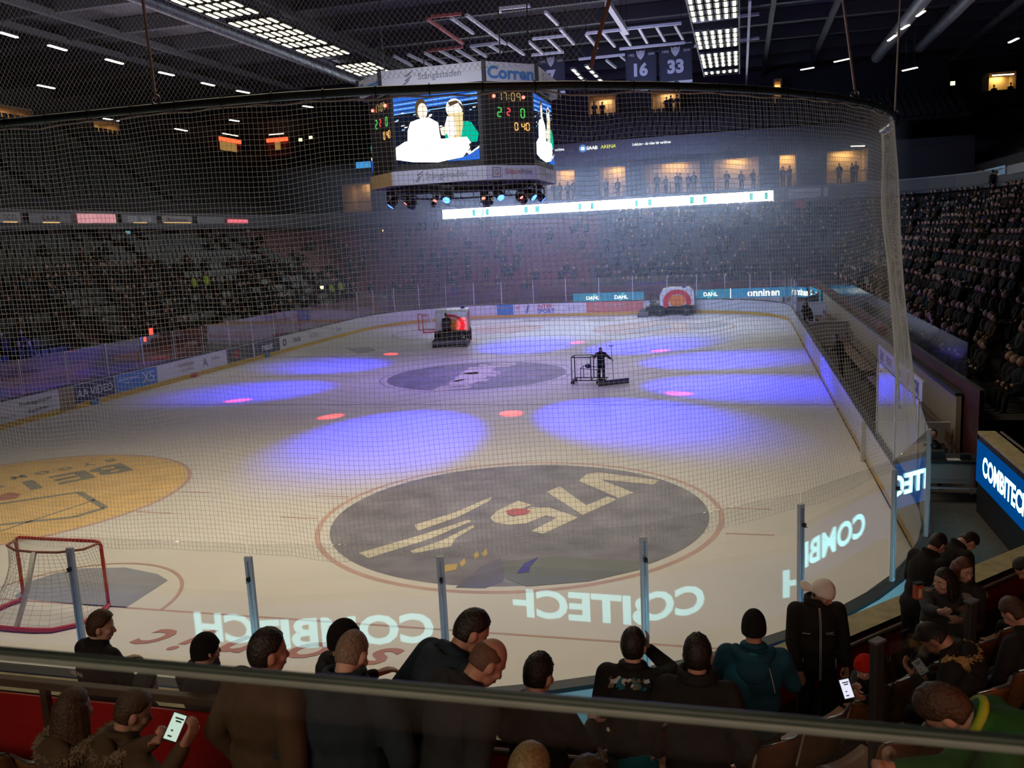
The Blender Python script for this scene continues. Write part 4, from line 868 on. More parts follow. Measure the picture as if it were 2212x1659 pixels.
# ---- advert boards hung on the fascia
def fascia(x0, x1, yt, yb, m, text, mt, X=None, Y=None, label='', frac=.55, em=None):
    if X is not None:
        ya, yb_ = onX(x0, yt, X).y, onX(x1, yt, X).y; z1, z0 = onX((x0+x1)/2, yt, X).z, onX((x0+x1)/2, yb, X).z; L_ = abs(yb_-ya); r = (0, 1, 0) if X < 0 else (0, -1, 0); c = (X, (ya+yb_)/2, (z0+z1)/2); sz = (.08, L_, z1-z0); off = Vector((.045 if X < 0 else -.045, 0, 0))
    else:
        xa, xb = onY(x0, yt, Y).x, onY(x1, yt, Y).x; z1, z0 = onY((x0+x1)/2, yt, Y).z, onY((x0+x1)/2, yb, Y).z; L_ = xb-xa; r = (1, 0, 0); c = ((xa+xb)/2, Y, (z0+z1)/2); sz = (L_, .08, z1-z0); off = Vector((0, -.045, 0))
    o = empty('advert_sign', c, label, 'sign', 'advert signs on the balcony fascia'); mb = MB(); mb.box((0, 0, 0), sz, m); mb.build('panel', o)
    if text: mb = MB(); letters(mb, text, off, r, (0, 0, 1), mt, width=L_*frac, height=min((z1-z0)*.62, L_*frac/len(text)*1.6), bold=.02); mb.build('lettering', o)
    if em: mb = MB(); mb.box((off.x*1.2, off.y*1.2, -(z1-z0)*.44), (sz[0]*.2 if X is not None else sz[0]*em, sz[1]*em if X is not None else .02, (z1-z0)*.1), emit('sign_strip_amber', (1, .62, .22), 1.0)); mb.build('strip_light', o)
SG = mat('sign_grey_white', (.34, .33, .35), .6); SGW = mat('sign_white', (.5, .48, .47), .6); SPINK = emit('lit_pink_sign', (.85, .38, .42), .75, var=.25, scale=.6); SPINK2 = emit('lit_rose_sign', (1, .2, .26), .9)
XF = -29.3
fascia(-8, 42, 458, 481, SGW, 'non', TX_GREY, XF, label='pale advert sign with amber foot light, cut by the edge of the view', em=.6)
fascia(60, 151, 461, 482, SG, 'SAAB', TX_BLK, XF, label='grey advert sign with black capitals and amber foot light on the balcony fascia', frac=.45, em=.4)
fascia(167, 248, 462, 482, SPINK, None, None, XF, label='lit pink advert sign on the balcony fascia'); fascia(262, 335, 464, 482, SG, 'SEB  SEB', TX_WHITE, XF, label='grey advert sign with a white word shown twice', frac=.7, em=.4)
fascia(348, 413, 467, 482, SGW, 'Mekonomen', TX_PURP, XF, label='pale advert sign with plum print and amber foot light', frac=.7, em=.9); fascia(424, 482, 468, 482, SG, None, None, XF, label='blank grey advert sign with blurred print'); fascia(492, 545, 474, 482, SPINK2, None, None, XF, label='small lit rose advert sign'); fascia(552, 612, 469, 484, mat('sign_dim_plum', (.16, .10, .12), .6), None, None, XF, label='dim plum advert sign')
fascia(1703, 1772, 407, 428, SGW, 'Swedfarm', TX_GREY, Y=69.9, label='white advert sign with one long slanting grey word, right of the video ribbon', frac=.85); fascia(1780, 1850, 402, 422, SGW, 'RÖR  RÖR', TX_BLK, Y=69.9, label='white advert sign with a short black word shown twice', frac=.75)
XR = 29.3
fascia(1950, 2030, 386, 398, SG, None, None, XR, label='long blank grey advert sign on the fascia above the packed stand'); fascia(2048, 2080, 380, 393, SG, None, None, XR, label='short grey advert sign on the fascia above the packed stand'); fascia(2086, 2120, 372, 388, emit('dim_red_sign', (.5, .2, .2), .18, var=.5, scale=1), None, None, XR, label='dim reddish lit sign on the fascia above the packed stand'); fascia(2128, 2170, 362, 380, emit('dim_blue_sign', (.25, .38, .55), .35, var=.6, scale=.8), None, None, XR, label='dim blue-white lit sign on the fascia above the packed stand', em=.5); fascia(2178, 2230, 352, 372, SG, None, None, XR, label='grey advert sign at the edge of the view above the packed stand')
# ---- LED boards on the stand front at the far end
LB1 = emit('led_board_blue', (.01, .25, .62), .9, 'FRONT', .1); LB2 = emit('led_board_sky', (.03, .30, .60), .8, 'FRONT'); LBT = emit('led_board_white', (.85, .97, 1), 2.2); LBC = emit('led_board_cyan', (.1, .8, .95), 1.2)
def ledboard(a, b, z0, z1, m, texts, lab):
    a, b = Vector((*a, 0)), Vector((*b, 0)); t = (b-a).normalized(); n = Vector((t.y, -t.x, 0)); o = empty('led_board', ((a.x+b.x)/2, (a.y+b.y)/2, z0), lab, 'LED screen', 'blue LED boards behind the far boards'); L_ = (b-a).length; h = z1-z0
    mb = MB(); mb.beam((-t.x*L_/2, -t.y*L_/2, h/2), (t.x*L_/2, t.y*L_/2, h/2), .10, h, BLACK); mb.build('casing', o)
    mb = MB(); mb.beam((-t.x*L_/2+n.x*.055, -t.y*L_/2+n.y*.055, h/2), (t.x*L_/2+n.x*.055, t.y*L_/2+n.y*.055, h/2), .01, h*.97, m); mb.build('screen', o)
    mb = MB()
    for s, u, hh, mm, bold in texts:
        p = t*((u-.5)*L_)+n*.065
        if s == '//':
            for q in (-.07, .07): mb.add([p+t*(q-.12-.03)+Vector((0, 0, h*.08)), p+t*(q-.12+.03)+Vector((0, 0, h*.08)), p+t*(q+.12+.03)+Vector((0, 0, h*.92)), p+t*(q+.12-.03)+Vector((0, 0, h*.92))], [(0, 1, 2, 3)], mm)
        elif s == '|': mb.add([p+t*-.03, p+t*.03, p+t*.03+Vector((0, 0, h)), p+t*-.03+Vector((0, 0, h))], [(0, 1, 2, 3)], mm)
        else: letters(mb, s, p+Vector((0, 0, h*.5)), t, (0, 0, 1), mm, height=hh, bold=bold)
    mb.build('lettering', o)
yb = 60.7
xa, xb = onY(1238, 641, yb).x, onY(1391, 640, yb).x; zl0, zl1 = .86, 1.62
ledboard((xa, yb), (xb, yb), zl0, zl1, LB2, [('//', .29, 0, LBC, 0), ('//', .69, 0, LBC, 0), ('DAHL', .285, .30, LBT, .03), ('DAHL', .685, .30, LBT, .03)], 'blue LED board with the same white word twice, left of the parked resurfacer')
xc, xd, xe = onY(1502, 640, yb).x, onY(1579, 640, yb).x, onY(1690, 640, yb).x
ledboard((xc, yb), (xd, yb), zl0, zl1, mat('x_unused', (0, 0, 0)) if False else LB2, [('//', .43, 0, LBC, 0), ('DAHL', .43, .30, LBT, .03), ('|', .99, 0, LBT, 0)], 'blue LED board with one white word, just right of the parked resurfacer')
ledboard((xd+.02, yb), (xe+1.0, yb), zl0, zl1, LB1, [('onninen', .50, .52, LBT, .03)], 'bright blue LED board with one large lower-case word')
ledboard((xe+1.1, yb-.05), (16.6, 59.2), zl0, zl1, LB1, [('onninen', .45, .5, LBT, .03)], 'blue LED board bending round the far corner'); ledboard((16.8, 58.9), (17.2, 54.5), zl0, zl1+.1, LB2, [('DAHL', .3, .4, LBT, .03), ('DAHL', .75, .4, LBT, .03)], 'blue LED board on the long side past the far corner')
# ---------------------------------------------------------------- roof
ROOF = mat('roof_deck_dark', (.075, .072, .078), .8, var=.25, scale=.7); TRUSS_W = mat('pale_gantry_paint', (.6, .6, .64), .6, var=.15); DUCT = mat('grey_duct', (.13, .13, .15), .45, .5, var=.2, scale=1); TRUSS_D = mat('dark_truss_paint', (.04, .04, .045), .6)
mb = MB(); mb.box((0, 33, 21.2), (94, 106, .2), ROOF); struct(mb.build('ceiling'))
mb = MB()
for i in range(18): mb.box((0, -14+5.6*i, 20.6), (94, .35, .9), TRUSS_D)
struct(mb.build('roof_beams'))
mb = MB()
for x in (-30, -26, -18, -14, 14, 18, 26, 30): mb.box((x, 33, 20.1), (.3, 100, .4), mat('roof_purlin', (.06, .058, .062), .7))
struct(mb.build('roof_purlins'))
def duct(p0, p1, r, lab):
    o = empty('air_duct', p0, lab, 'duct', 'air ducts under the roof'); mb = MB(); d = Vector(p1)-Vector(p0); n_ = 24; mb.tube([d*(k/n_) for k in range(n_+1)], [r*(1.04 if k % 3 == 0 else 1) for k in range(n_+1)], DUCT, 14); mb.build('pipe', o, True)
    for k in range(2, 10, 2): q = d*(k/10); mb = MB(); mb.tube([q+Vector((0, 0, r-.03)), q+Vector((0, 0, 20.3-p0[2]))], .02, DARK_METAL, 5); mb.build('hanger', o)
duct((-13.4, 8, 18.1), (-13.4, 60, 18.1), .45, 'fat grey air duct under the roof beside the light rack left of the cube'); duct((-16.2, 8, 18.6), (-16.2, 60, 18.6), .38, 'thinner grey air duct under the roof, outer one left of the cube'); duct((22, 20, 18.4), (22, 66, 18.4), .4, 'grey air duct under the roof over the packed stand'); duct((25, 20, 18.8), (25, 66, 18.8), .33, 'thinner grey air duct under the roof over the packed stand')
# floodlight racks
FL_R = emit('flood_warm', (1.0, .90, .55), 6.0); FL_L = emit('flood_white', (1.0, .95, .82), 9.0)
def flood(): 
    o = empty('floodlight', (0, 0, 0), '', 'lamp'); mb = MB(); mb.box((0, 0, .08), (.34, 1.0, .14), DARK_METAL); mb.build('housing', o, bevel=.01)
    mb = MB(); mb.box((0, -.23, -.005), (.15, .40, .03), FL_R); mb.box((0, .23, -.005), (.15, .40, .03), FL_R); mb.build('lens', o); return o
fl0 = flood(); nfl = 0
def put_flood(x, y, z, lab, group):
    global nfl
    o = fl0 if nfl == 0 else copy_tree(fl0); nfl += 1; o.location = (x, y, z); o['label'] = lab; o['group'] = group
for i in range(6):
    x = 9.62+.41*i; j = 0
    for bank, (y0, n_) in enumerate(((22.5, 5), (30.5, 5), (37.0, 4), (44.4, 4), (51.0, 4), (57.5, 1))):
        for k in range(n_): put_flood(x, y0+1.28*k, 17.0, 'glowing floodlight in the big rack over the packed stand side', 'floodlights of the rack at the stand side')
for i in range(6):
    x = -11.7+.41*i
    for bank, (y0, n_) in enumerate(((24.5, 5), (31.5, 5), (38.2, 2), (43.2, 3))):
        for k in range(n_): put_flood(x, y0+1.28*k, 17.0, 'glowing floodlight in the big rack over the advert boards side', 'floodlights of the rack at the advert side')
for px, py in ((1240, 153), (1247, 160), (1254, 168), (1270, 146), (1279, 156), (1287, 164), (1264, 176), (1297, 174)):
    p = onZ(px, py, 17.0); put_flood(p.x, p.y, 17.0, 'glowing floodlight in the short double row behind the score cube', 'floodlights behind the cube')
for sx, nm in ((1, 'packed stand'), (-1, 'advert boards')):
    o = empty('light_rack', (sx*10.65, 40, 17.2), 'dark steel rack carrying floodlights over the %s side' % nm, 'rack', 'floodlight racks'); mb = MB()
    for x in (-1.25, 1.25): mb.beam((x, -20, .02), (x, 20, .02), .08, .12, TRUSS_D)
    for k in range(21): mb.beam((-1.25, -20+2*k, .04), (1.25, -20+2*k, .04), .06, .05, TRUSS_D)
    mb.build('frame', o)
    for k in range(6):
        for x in (-1.25, 1.25): mb = MB(); mb.tube([(x, -19+7.6*k, 0), (x, -19+7.6*k, 3.9)], .02, DARK_METAL, 5); mb.build('hanger', o)
# strip lights: (end pixel, end pixel, height)
TUBE = emit('strip_tube', (1.0, .92, .74), 9.0)
STR = [((0, 70), (37, 81), 17), ((105, 98), (143, 109), 17), ((229, 128), (265, 138), 17), ((344, 156), (375, 163), 17), ((512, 196), (538, 201), 17), ((82, 184), (117, 191), 17), ((336, 230), (360, 234), 17), ((224, 256), (256, 261), 17), ((378, 278), (404, 283), 17), ((496, 259), (516, 262), 17), ((655, 229), (675, 232), 17), ((436, 179), (462, 185), 17),
       ((1730, 151), (1758, 146), 18), ((1802, 134), (1834, 127), 18), ((1950, 153), (1981, 146), 16), ((1919, 88), (1935, 76), 18), ((1948, 63), (1963, 54), 18), ((1981, 35), (1997, 24), 18), ((2180, 92), (2199, 83), 17), ((2144, 163), (2190, 160), 18.5), ((1838, 316), (1868, 315), 13.0)]
for k, (a, b, z) in enumerate(STR):
    A, B = onZ(a[0], a[1], z), onZ(b[0], b[1], z)
    if k in (20, 19): A, B = onY(a[0], a[1], 69.5 if k == 20 else 62), onY(b[0], b[1], 69.5 if k == 20 else 62)
    L_ = (B-A).length
    if L_ > 4.5: B = A+(B-A)*(4.5/L_)
    c = (A+B)/2; o = empty('strip_light', c, 'glowing fluorescent strip under the roof, %s of those over the %s' % (nth(k if k < 12 else k-12), 'empty seats' if k < 12 else 'packed stand'), 'lamp', 'fluorescent strips under the roof'); d = (B-A)
    mb = MB(); mb.beam(-d/2, d/2, .16, .05, TUBE); mb.build('tube', o); mb = MB(); mb.beam(-d/2+Vector((0, 0, .06)), d/2+Vector((0, 0, .06)), .2, .07, DARK_METAL); mb.build('housing', o)
    [MB().tube([d*s_+Vector((0, 0, .08)), d*s_+Vector((0, 0, 20.3-c.z))], .008, DARK_METAL, 4).build('suspension', o) for s_ in (-.3, .3)]
# gantries of pale bars round the score cube (pixel runs on a level 15 m up)
GR_RED = mat('red_gantry_paint', (.50, .12, .10), .6)
G = [('pale gantry with red bars nearest the score cube', [((922, 40), (1000, 94), 1), ((930, 36), (996, 30), 1), ((925, 110), (1000, 101), 1), ((974, 38), (1022, 72), 0)]),
     ('pale gantry with a long white bar beside the red-barred one', [((1007, 32), (1092, 95), 0), ((1015, 100), (1085, 92), 0), ((1056, 97), (1082, 113), 0), ((1020, 103), (1050, 122), 0), ((1098, 94), (1132, 118), 0)]),
     ('low comb of pale bars above the score cube', [((850, 120), (890, 142), 0), ((880, 117), (932, 142), 0), ((915, 113), (962, 138), 0), ((948, 108), (998, 135), 0), ((985, 106), (1028, 132), 0)]),
     ('short pale gantry high above the middle of the rink', [((1078, 19), (1145, 12), 0), ((1080, 22), (1080, 26), 0), ((1178, 26), (1205, 53), 0)]),
     ('pale ladder-like gantry in front of the numbered banners', [((1150, 84), (1222, 77), 0), ((1182, 81), (1212, 110), 0), ((1142, 90), (1172, 115), 0), ((1148, 119), (1218, 112), 0), ((1210, 62), (1240, 95), 0)]),
     ('pale gantry with a thick slanting bar', [((1312, 6), (1354, 70), 2), ((1266, 72), (1354, 63), 0), ((1266, 74), (1290, 103), 0), ((1302, 70), (1328, 100), 0)]),
     ('long pale rail with cross bars above the numbered banners', [((1345, 63), (1472, 50), 0), ((1341, 66), (1362, 97), 0), ((1380, 60), (1398, 92), 0), ((1418, 57), (1436, 88), 0), ((1458, 54), (1475, 84), 0), ((1338, 106), (1480, 92), 0)]),
     ('thin pale rails beyond the numbered banners', [((1250, 128), (1350, 118), 0), ((1340, 120), (1352, 130), 0), ((1310, 130), (1330, 146), 0)]),
     ('thin rails crossing the big floodlight rack', [((1495, 48), (1640, 30), 0), ((1500, 100), (1640, 82), 0), ((1620, 0), (1612, 180), 0)])]
for lab, bars in G:
    pts = [onZ(*p, 18.6) for b in bars for p in b[:2]]; c = sum(pts, Vector())/len(pts); c.z = 18.6
    o = empty('gantry', c, lab, 'gantry', 'gantries under the roof')
    for a, b, k in bars:
        A, B = onZ(*a, 18.6)-c, onZ(*b, 18.6)-c; mb = MB(); wd = .30 if k == 2 else .16; mb.beam(A, B, wd, wd, GR_RED if k == 1 else TRUSS_W); mb.build('bar', o)
    for p in pts[:4]: q = p-c; mb = MB(); mb.tube([q, q+Vector((0, 0, 2.45))], .015, DARK_METAL, 4); mb.build('hanger', o)
# retired-number banners
BAN = mat('banner_navy', (.06, .06, .075), .9); BTX = mat('banner_white_print', (.7, .69, .7), .9)
def banner(x0, x1, yt, yb, Y, num, name, yrs, lab):
    a, b = onY(x0, yt, Y), onY(x1, yb, Y); zt, zb = onY((x0+x1)/2, yt, Y).z, onY((x0+x1)/2, yb, Y).z; wd = abs(b.x-a.x); h = zt-zb
    o = empty('number_banner', ((a.x+b.x)/2, Y, zt), lab, 'banner', 'number banners under the roof'); mb = MB(); V, F = [], []
    for i in range(9):
        for j in range(9): V.append((-wd/2+wd*i/8, .05*math.sin(i*1.1+j*.3), -h*j/8))
    for i in range(8):
        for j in range(8): F.append((i*9+j, (i+1)*9+j, (i+1)*9+j+1, i*9+j+1))
    mb.add(V, F, BAN); cl = mb.build('cloth', o, True); sm = cl.modifiers.new('s', 'SOLIDIFY'); sm.thickness = .01
    mb = MB()
    if num: letters(mb, num, (0, -.075, -h*.56), (1, 0, 0), (0, 0, 1), BTX, height=h*.36, bold=.05)
    letters(mb, name, (0, -.075, -h*1.06 if name else 0), (1, 0, 0), (0, 0, 1), BTX, width=wd*.62, bold=.03) if name else None
    if yrs: letters(mb, yrs[0], (-wd*.30, -.075, -h*.17), (1, 0, 0), (0, 0, 1), BTX, width=wd*.2, bold=.02); letters(mb, yrs[1], (wd*.34, -.075, -h*.17), (1, 0, 0), (0, 0, 1), BTX, width=wd*.2, bold=.02)
    mb.add([(x*wd*.14, -.075, -h*.17+z*h*.14) for x, z in ((-1, .9), (-.6, .6), (0, .8), (.6, .6), (1, .9), (.9, 0), (.5, -.6), (0, -1), (-.5, -.6), (-.9, 0))], [tuple(range(9, -1, -1))], BTX)
    mb.add([(-wd/2, -.08, -h*.93), (wd/2, -.08, -h*.93), (wd/2, -.08, -h), (-wd/2, -.08, -h)], [(3, 2, 1, 0)], BTX); mb.build('print', o)
    mb = MB(); mb.tube([(-wd/2, 0, .03), (wd/2, 0, .03)], .04, TRUSS_W, 6); mb.build('pole', o)
    [MB().tube([(wd*s_, 0, .03), (wd*s_, 0, 20.4-zt)], .012, DARK_METAL, 4).build('cord', o) for s_ in (-.4, .4)]
banner(1350, 1419, 104, 187, 58, '16', 'HELBER', ('1982', '2008'), 'dark hanging banner with the number 16'); banner(1423, 1496, 96, 181, 58, '33', 'IMPO', ('1993', '2010'), 'dark hanging banner with the number 33')
banner(1160, 1222, 118, 205, 58, '7', 'JOHANSSON', ('1991', '2001'), 'dark hanging banner with the number 7 half behind the score cube'); banner(780, 825, 152, 205, 58, '', '', ('1976', '1986'), 'small hanging banner with a crest, half behind the score cube')
# green emergency signs and odd lamps
EXIT = emit('exit_sign', (.85, .9, .35), 3.0); AMB = emit('amber_lamp', (1, .6, .15), 3.0); BLU = emit('blue_tv', (.06, .35, .8), .9); CYN = emit('cyan_tv', (.15, .5, .6), .6)
def sign(px, py, wpx, hpx, m, X=None, Y=None, lab='', name='exit_sign', cat='sign'):
    c = onX(px, py, X) if X is not None else onY(px, py, Y); D = (c-Vector(CAM)).dot(Vector(AF)); wd, h = wpx*D/FPX, hpx*D/FPX; o = empty(name, c, lab, cat); mb = MB(); mb2 = MB()
    if X is not None: s = 1 if X < 0 else -1; mb.box((0, 0, 0), (.06, wd, h), m); mb2.box((-s*.05, 0, 0), (.06, wd*1.1, h*1.2), BLACK)
    else: mb.box((0, 0, 0), (wd, .06, h), m); mb2.box((0, .05, 0), (wd*1.1, .06, h*1.2), BLACK)
    mb.build('face', o); mb2.build('housing', o)
sign(259, 372, 10, 7, EXIT, X=-36, lab='small yellow-green exit sign over the dark red stair in the upper seats'); sign(649, 302, 8, 6, EXIT, Y=84.5, lab='small exit sign beside the kiosks, lower of the pair'); sign(671, 297, 8, 6, EXIT, Y=84.5, lab='small exit sign beside the kiosks, upper of the pair')
sign(1285, 588, 9, 6, EXIT, Y=64.6, lab='small yellow-green exit sign in the middle of the end stand'); sign(1732, 575, 12, 7, EXIT, Y=64.6, lab='bright yellow exit sign on the red wall of the far corner'); sign(695, 621, 14, 6, EXIT, X=-20.2, lab='yellow exit lamp low in the empty stand near the stewards')
sign(2020, 178, 14, 8, EXIT, Y=85.0, lab='yellow exit sign high above the packed stand'); sign(2058, 180, 9, 8, EXIT, Y=85.0, lab='round yellow lamp high above the packed stand', name='wall_lamp', cat='lamp')
sign(785, 356, 34, 13, BLU, Y=70.0, lab='blue lit screen on the balcony beside the score cube', name='television', cat='screen'); sign(276, 502, 14, 6, CYN, X=-29.4, lab='small cyan screen under the balcony', name='television', cat='screen')
sign(830, 498, 8, 4, AMB, Y=69.6, lab='small amber lamp under the balcony left of the video ribbon', name='wall_lamp', cat='lamp'); sign(702, 506, 6, 4, AMB, X=-29.3, lab='small amber lamp under the balcony above the empty stand', name='wall_lamp', cat='lamp'); sign(687, 487, 6, 4, BLU, X=-29.2, lab='tiny blue lamp on the balcony fascia', name='wall_lamp', cat='lamp')
sign(1728, 446, 22, 26, mat('red_disc', (.35, .03, .02), .7), Y=69.8, lab='dull red round disc on the wall under the balcony', name='wall_disc', cat='sign')
sign(326, 716, 12, 14, emit('red_goal_lamp', (1, .08, .06), 1.6), X=-17.0, lab='red lamp box behind the adverts, the larger one', name='goal_lamp', cat='lamp'); sign(313, 733, 7, 10, emit('red_goal_lamp', (1, .08, .06), 1.6), X=-17.0, lab='red lamp box behind the adverts, the smaller one', name='goal_lamp', cat='lamp')
# ---------------------------------------------------------------- people
SKIN = mat('skin_warm', (.50, .27, .19), .55, var=.08, scale=20); SKIN2 = mat('skin_pale', (.60, .38, .30), .55, var=.08, scale=20); LIP = mat('lip', (.42, .14, .12), .5); EYEW = mat('eye_white', (.7, .7, .68), .3); EYED = mat('eye_dark', (.02, .015, .01), .2)
def cloth(name, col, bump=.5, rough=.85, scale=7, var=.22): return mat(name, col, rough, var=var, scale=scale, bump=bump, spec=.25)
C_BLACK = cloth('black_jacket_cloth', (.018, .017, .017)); C_NAVY = cloth('navy_jacket_cloth', (.022, .036, .050)); C_BROWN = cloth('dark_brown_jacket_cloth', (.085, .052, .028)); C_CHAR = cloth('charcoal_jacket_cloth', (.030, .030, .033)); C_TEAL = cloth('teal_jacket_cloth', (.015, .13, .22)); C_TEAL2 = cloth('bright_teal_lining', (.015, .17, .25)); C_DKTEAL = cloth('deep_teal_jacket_cloth', (.012, .075, .13)); C_JEAN = cloth('dark_jeans', (.016, .028, .045)); C_TROU = cloth('black_trousers', (.010, .010, .011)); C_GREEN = cloth('green_jacket_cloth', (.018, .10, .018)); C_LIME = cloth('lime_collar', (.32, .40, .03)); C_RED = cloth('red_knit', (.55, .018, .012), .6, .9, 40); C_KNIT = cloth('black_knit', (.011, .011, .012), .7, .95, 60); C_CAP = cloth('cream_cap_cloth', (.93, .89, .85), .1, var=.05); C_GREYH = cloth('grey_hood_cloth', (.045, .05, .055)); C_SHIRT = cloth('bright_teal_shirt', (.01, .13, .17)); C_GREY = cloth('grey_brown_cloth', (.05, .045, .04))
FUR = cloth('grey_brown_fur', (.22, .17, .11), 1.0, 1.0, 60); FURP = cloth('pale_fur', (.26, .24, .22), 1.0, 1.0, 60); FURY = cloth('golden_fur_trim', (.45, .32, .13), 1.0, 1.0, 60)
H_BROWN = mat('brown_hair', (.060, .030, .014), .55, var=.4, scale=70, bump=.5); H_DARK = mat('dark_hair', (.016, .012, .010), .5, var=.4, scale=70, bump=.5); H_GREY = mat('grey_blond_hair', (.22, .16, .11), .6, var=.35, scale=80, bump=.5); H_RED = mat('red_brown_hair', (.10, .032, .016), .55, var=.4, scale=60, bump=.5); H_BUZZ = mat('cropped_hair', (.13, .068, .046), .7, var=.3, scale=120); H_BLOND = mat('blond_streak_hair', (.30, .21, .10), .55, var=.4, scale=70)
SHOE = mat('black_shoe', (.015, .015, .016), .5)
def remesh(mb, name, parent, voxel, m, iters=4, fac=.5):
    me = bpy.data.meshes.new('tmp'); me.from_pydata(mb.v, [], mb.f); me.update(); o = bpy.data.objects.new('tmp', me); C.objects.link(o)
    r = o.modifiers.new('r', 'REMESH'); r.mode = 'VOXEL'; r.voxel_size = voxel
    s = o.modifiers.new('s', 'SMOOTH'); s.factor = fac; s.iterations = iters
    dg = bpy.context.evaluated_depsgraph_get(); dg.update(); nm = bpy.data.meshes.new_from_object(o.evaluated_get(dg)); bpy.data.objects.remove(o); bpy.data.meshes.remove(me)
    nm.name = name; nm.materials.clear(); nm.materials.append(m); nm.polygons.foreach_set('use_smooth', [True]*len(nm.polygons)); nm.polygons.foreach_set('material_index', [0]*len(nm.polygons))
    o = bpy.data.objects.new(name, nm); C.objects.link(o); o.parent = parent; return o
def cap(mb, a, ra, b, rb, m, n=12):
    a, b = Vector(a), Vector(b); d = (b-a); L_ = d.length; d = d/L_ if L_ > 1e-6 else Vector((0, 0, 1)); pts, rs = [], []
    for k in range(5): t = -PI/2+PI/2*k/4; pts.append(a+d*(ra*math.sin(t))); rs.append(max(1e-4, ra*math.cos(t)))
    for k in range(5): t = PI/2*k/4; pts.append(b+d*(rb*math.sin(t))); rs.append(max(1e-4, rb*math.cos(t)))
    mb.tube(pts, rs, m, n)
def Rx(a): return Matrix.Rotation(math.radians(a), 3, 'X')
def Ry(a): return Matrix.Rotation(math.radians(a), 3, 'Y')
def Rz(a): return Matrix.Rotation(math.radians(a), 3, 'Z')
ARM = {'down': ((.07, -.03, -.29), (.01, .07, -.25)), 'rail': ((.09, .12, -.25), (-.06, .24, .02)), 'phone': ((.08, .04, -.28), (-.15, .23, .10)), 'pocket': ((.12, -.06, -.27), (-.05, .12, -.20)), 'point': ((.14, .13, -.12), (-.02, .17, .27)), 'cross': ((.09, .06, -.27), (-.24, .18, .05)), 'lap': ((.09, .10, -.26), (-.10, .22, -.08)), 'out': ((.20, .05, -.22), (.02, .20, -.10))}
def hand(mb, w, h, n, side, curl, m, s=1.0, point=False):
    """palm, four jointed fingers and a thumb; h points along the fingers, n out of the palm"""
    h = Vector(h).normalized(); n = Vector(n); n = (n-h*n.dot(h)).normalized(); t = h.cross(n)*side
    for k in (-1, -.33, .33, 1): cap(mb, w+t*(.012*k*s), .020*s, w+h*(.085*s)+t*(.026*k*s), .0145*s, m, 8)
    for k, L_ in zip((-1, -.33, .33, 1), (.068, .078, .074, .058)):
        p = w+h*(.088*s)+t*(.027*k*s); a = 0.0; cu = 4 if (point and k == -1) else curl+5*abs(k)
        for seg, f in enumerate((.45, .32, .25)):
            a += math.radians(cu*(.8 if seg == 0 else 1.1)); d = h*math.cos(a)+n*math.sin(a); q = p+d*(L_*f*s*1.15); cap(mb, p, (.0105-.0008*seg)*s, q, (.0098-.0010*seg)*s, m, 8); p = q
    p = w+h*(.028*s)-t*(.030*s)+n*(.006*s); q = p+(h*.55-t*.75+n*.25).normalized()*(.042*s); r_ = q+(h*.85-t*.2+n*.4).normalized()*(.034*s); cap(mb, p, .0145*s, q, .012*s, m, 8); cap(mb, q, .0118*s, r_, .0095*s, m, 8)
HEADC = Vector((0, .012, .115)); HEADR = (.077, .096, .112)
def hair_mesh(style, m, seed=0):
    """a shell over the skull; where there is no hair the shell dips inside the head"""
    mb = MB()
    def sstep(a, b, x): t = max(0, min(1, (x-a)/(b-a))); return t*t*(3-2*t)
    def fn(d):
        yl = d.y
        if yl < -.2: lim = -.66
        elif yl < .15: lim = -.66+(yl+.2)/.35*.62
        elif yl < .85: lim = -.04+(yl-.15)/.7*.62
        else: lim = .62
        if style in ('short', 'crop', 'spiky', 'mop'):
            k = sstep(lim-.06, lim+.12, d.z); ear = 1-sstep(.75, .9, abs(d.x))*sstep(.10, -.12, d.z)*sstep(-.35, 0, d.y)
            t = {'short': .10, 'crop': .045, 'spiky': .12, 'mop': .19}[style]; nz = mnoise.noise(d*{'short': 7, 'crop': 10, 'spiky': 13, 'mop': 5}[style]+Vector((seed, 0, 0)))
            amp = {'short': .03, 'crop': .01, 'spiky': .085, 'mop': .06}[style]*(.4+.6*max(0, d.z+.3))
            return .9+(t+.1+amp*nz)*k*ear
        if style == 'fringe':
            nz = .10*mnoise.noise(d*3.5+Vector((4, 0, 0))); k = sstep(lim-.02, lim+.22, d.z)*(1-sstep(.30, .75, d.z+.45*max(-.2, d.y)+nz)); return .90+(.15+.008*mnoise.noise(d*12))*k
        if style == 'beanie':
            l2 = -.38 if d.y < 0 else -.38+.62*d.y; k = sstep(l2-.03, l2+.03, d.z); cuff = 1-sstep(.22, .27, d.z-l2); return .88+(.27+.035*cuff+.05*max(0, d.z)+.010*mnoise.noise(d*20))*k
        if style == 'cap':
            l2 = -.16+.14*d.y; k = sstep(l2-.02, l2+.02, d.z); return .86+(.33+.06*max(0, d.z)+.02*(1-sstep(.06, .12, d.z-l2)))*k
    mb.ell(HEADC, HEADR, m, nu=40, nv=28, fn=fn); return mb
NP = 0
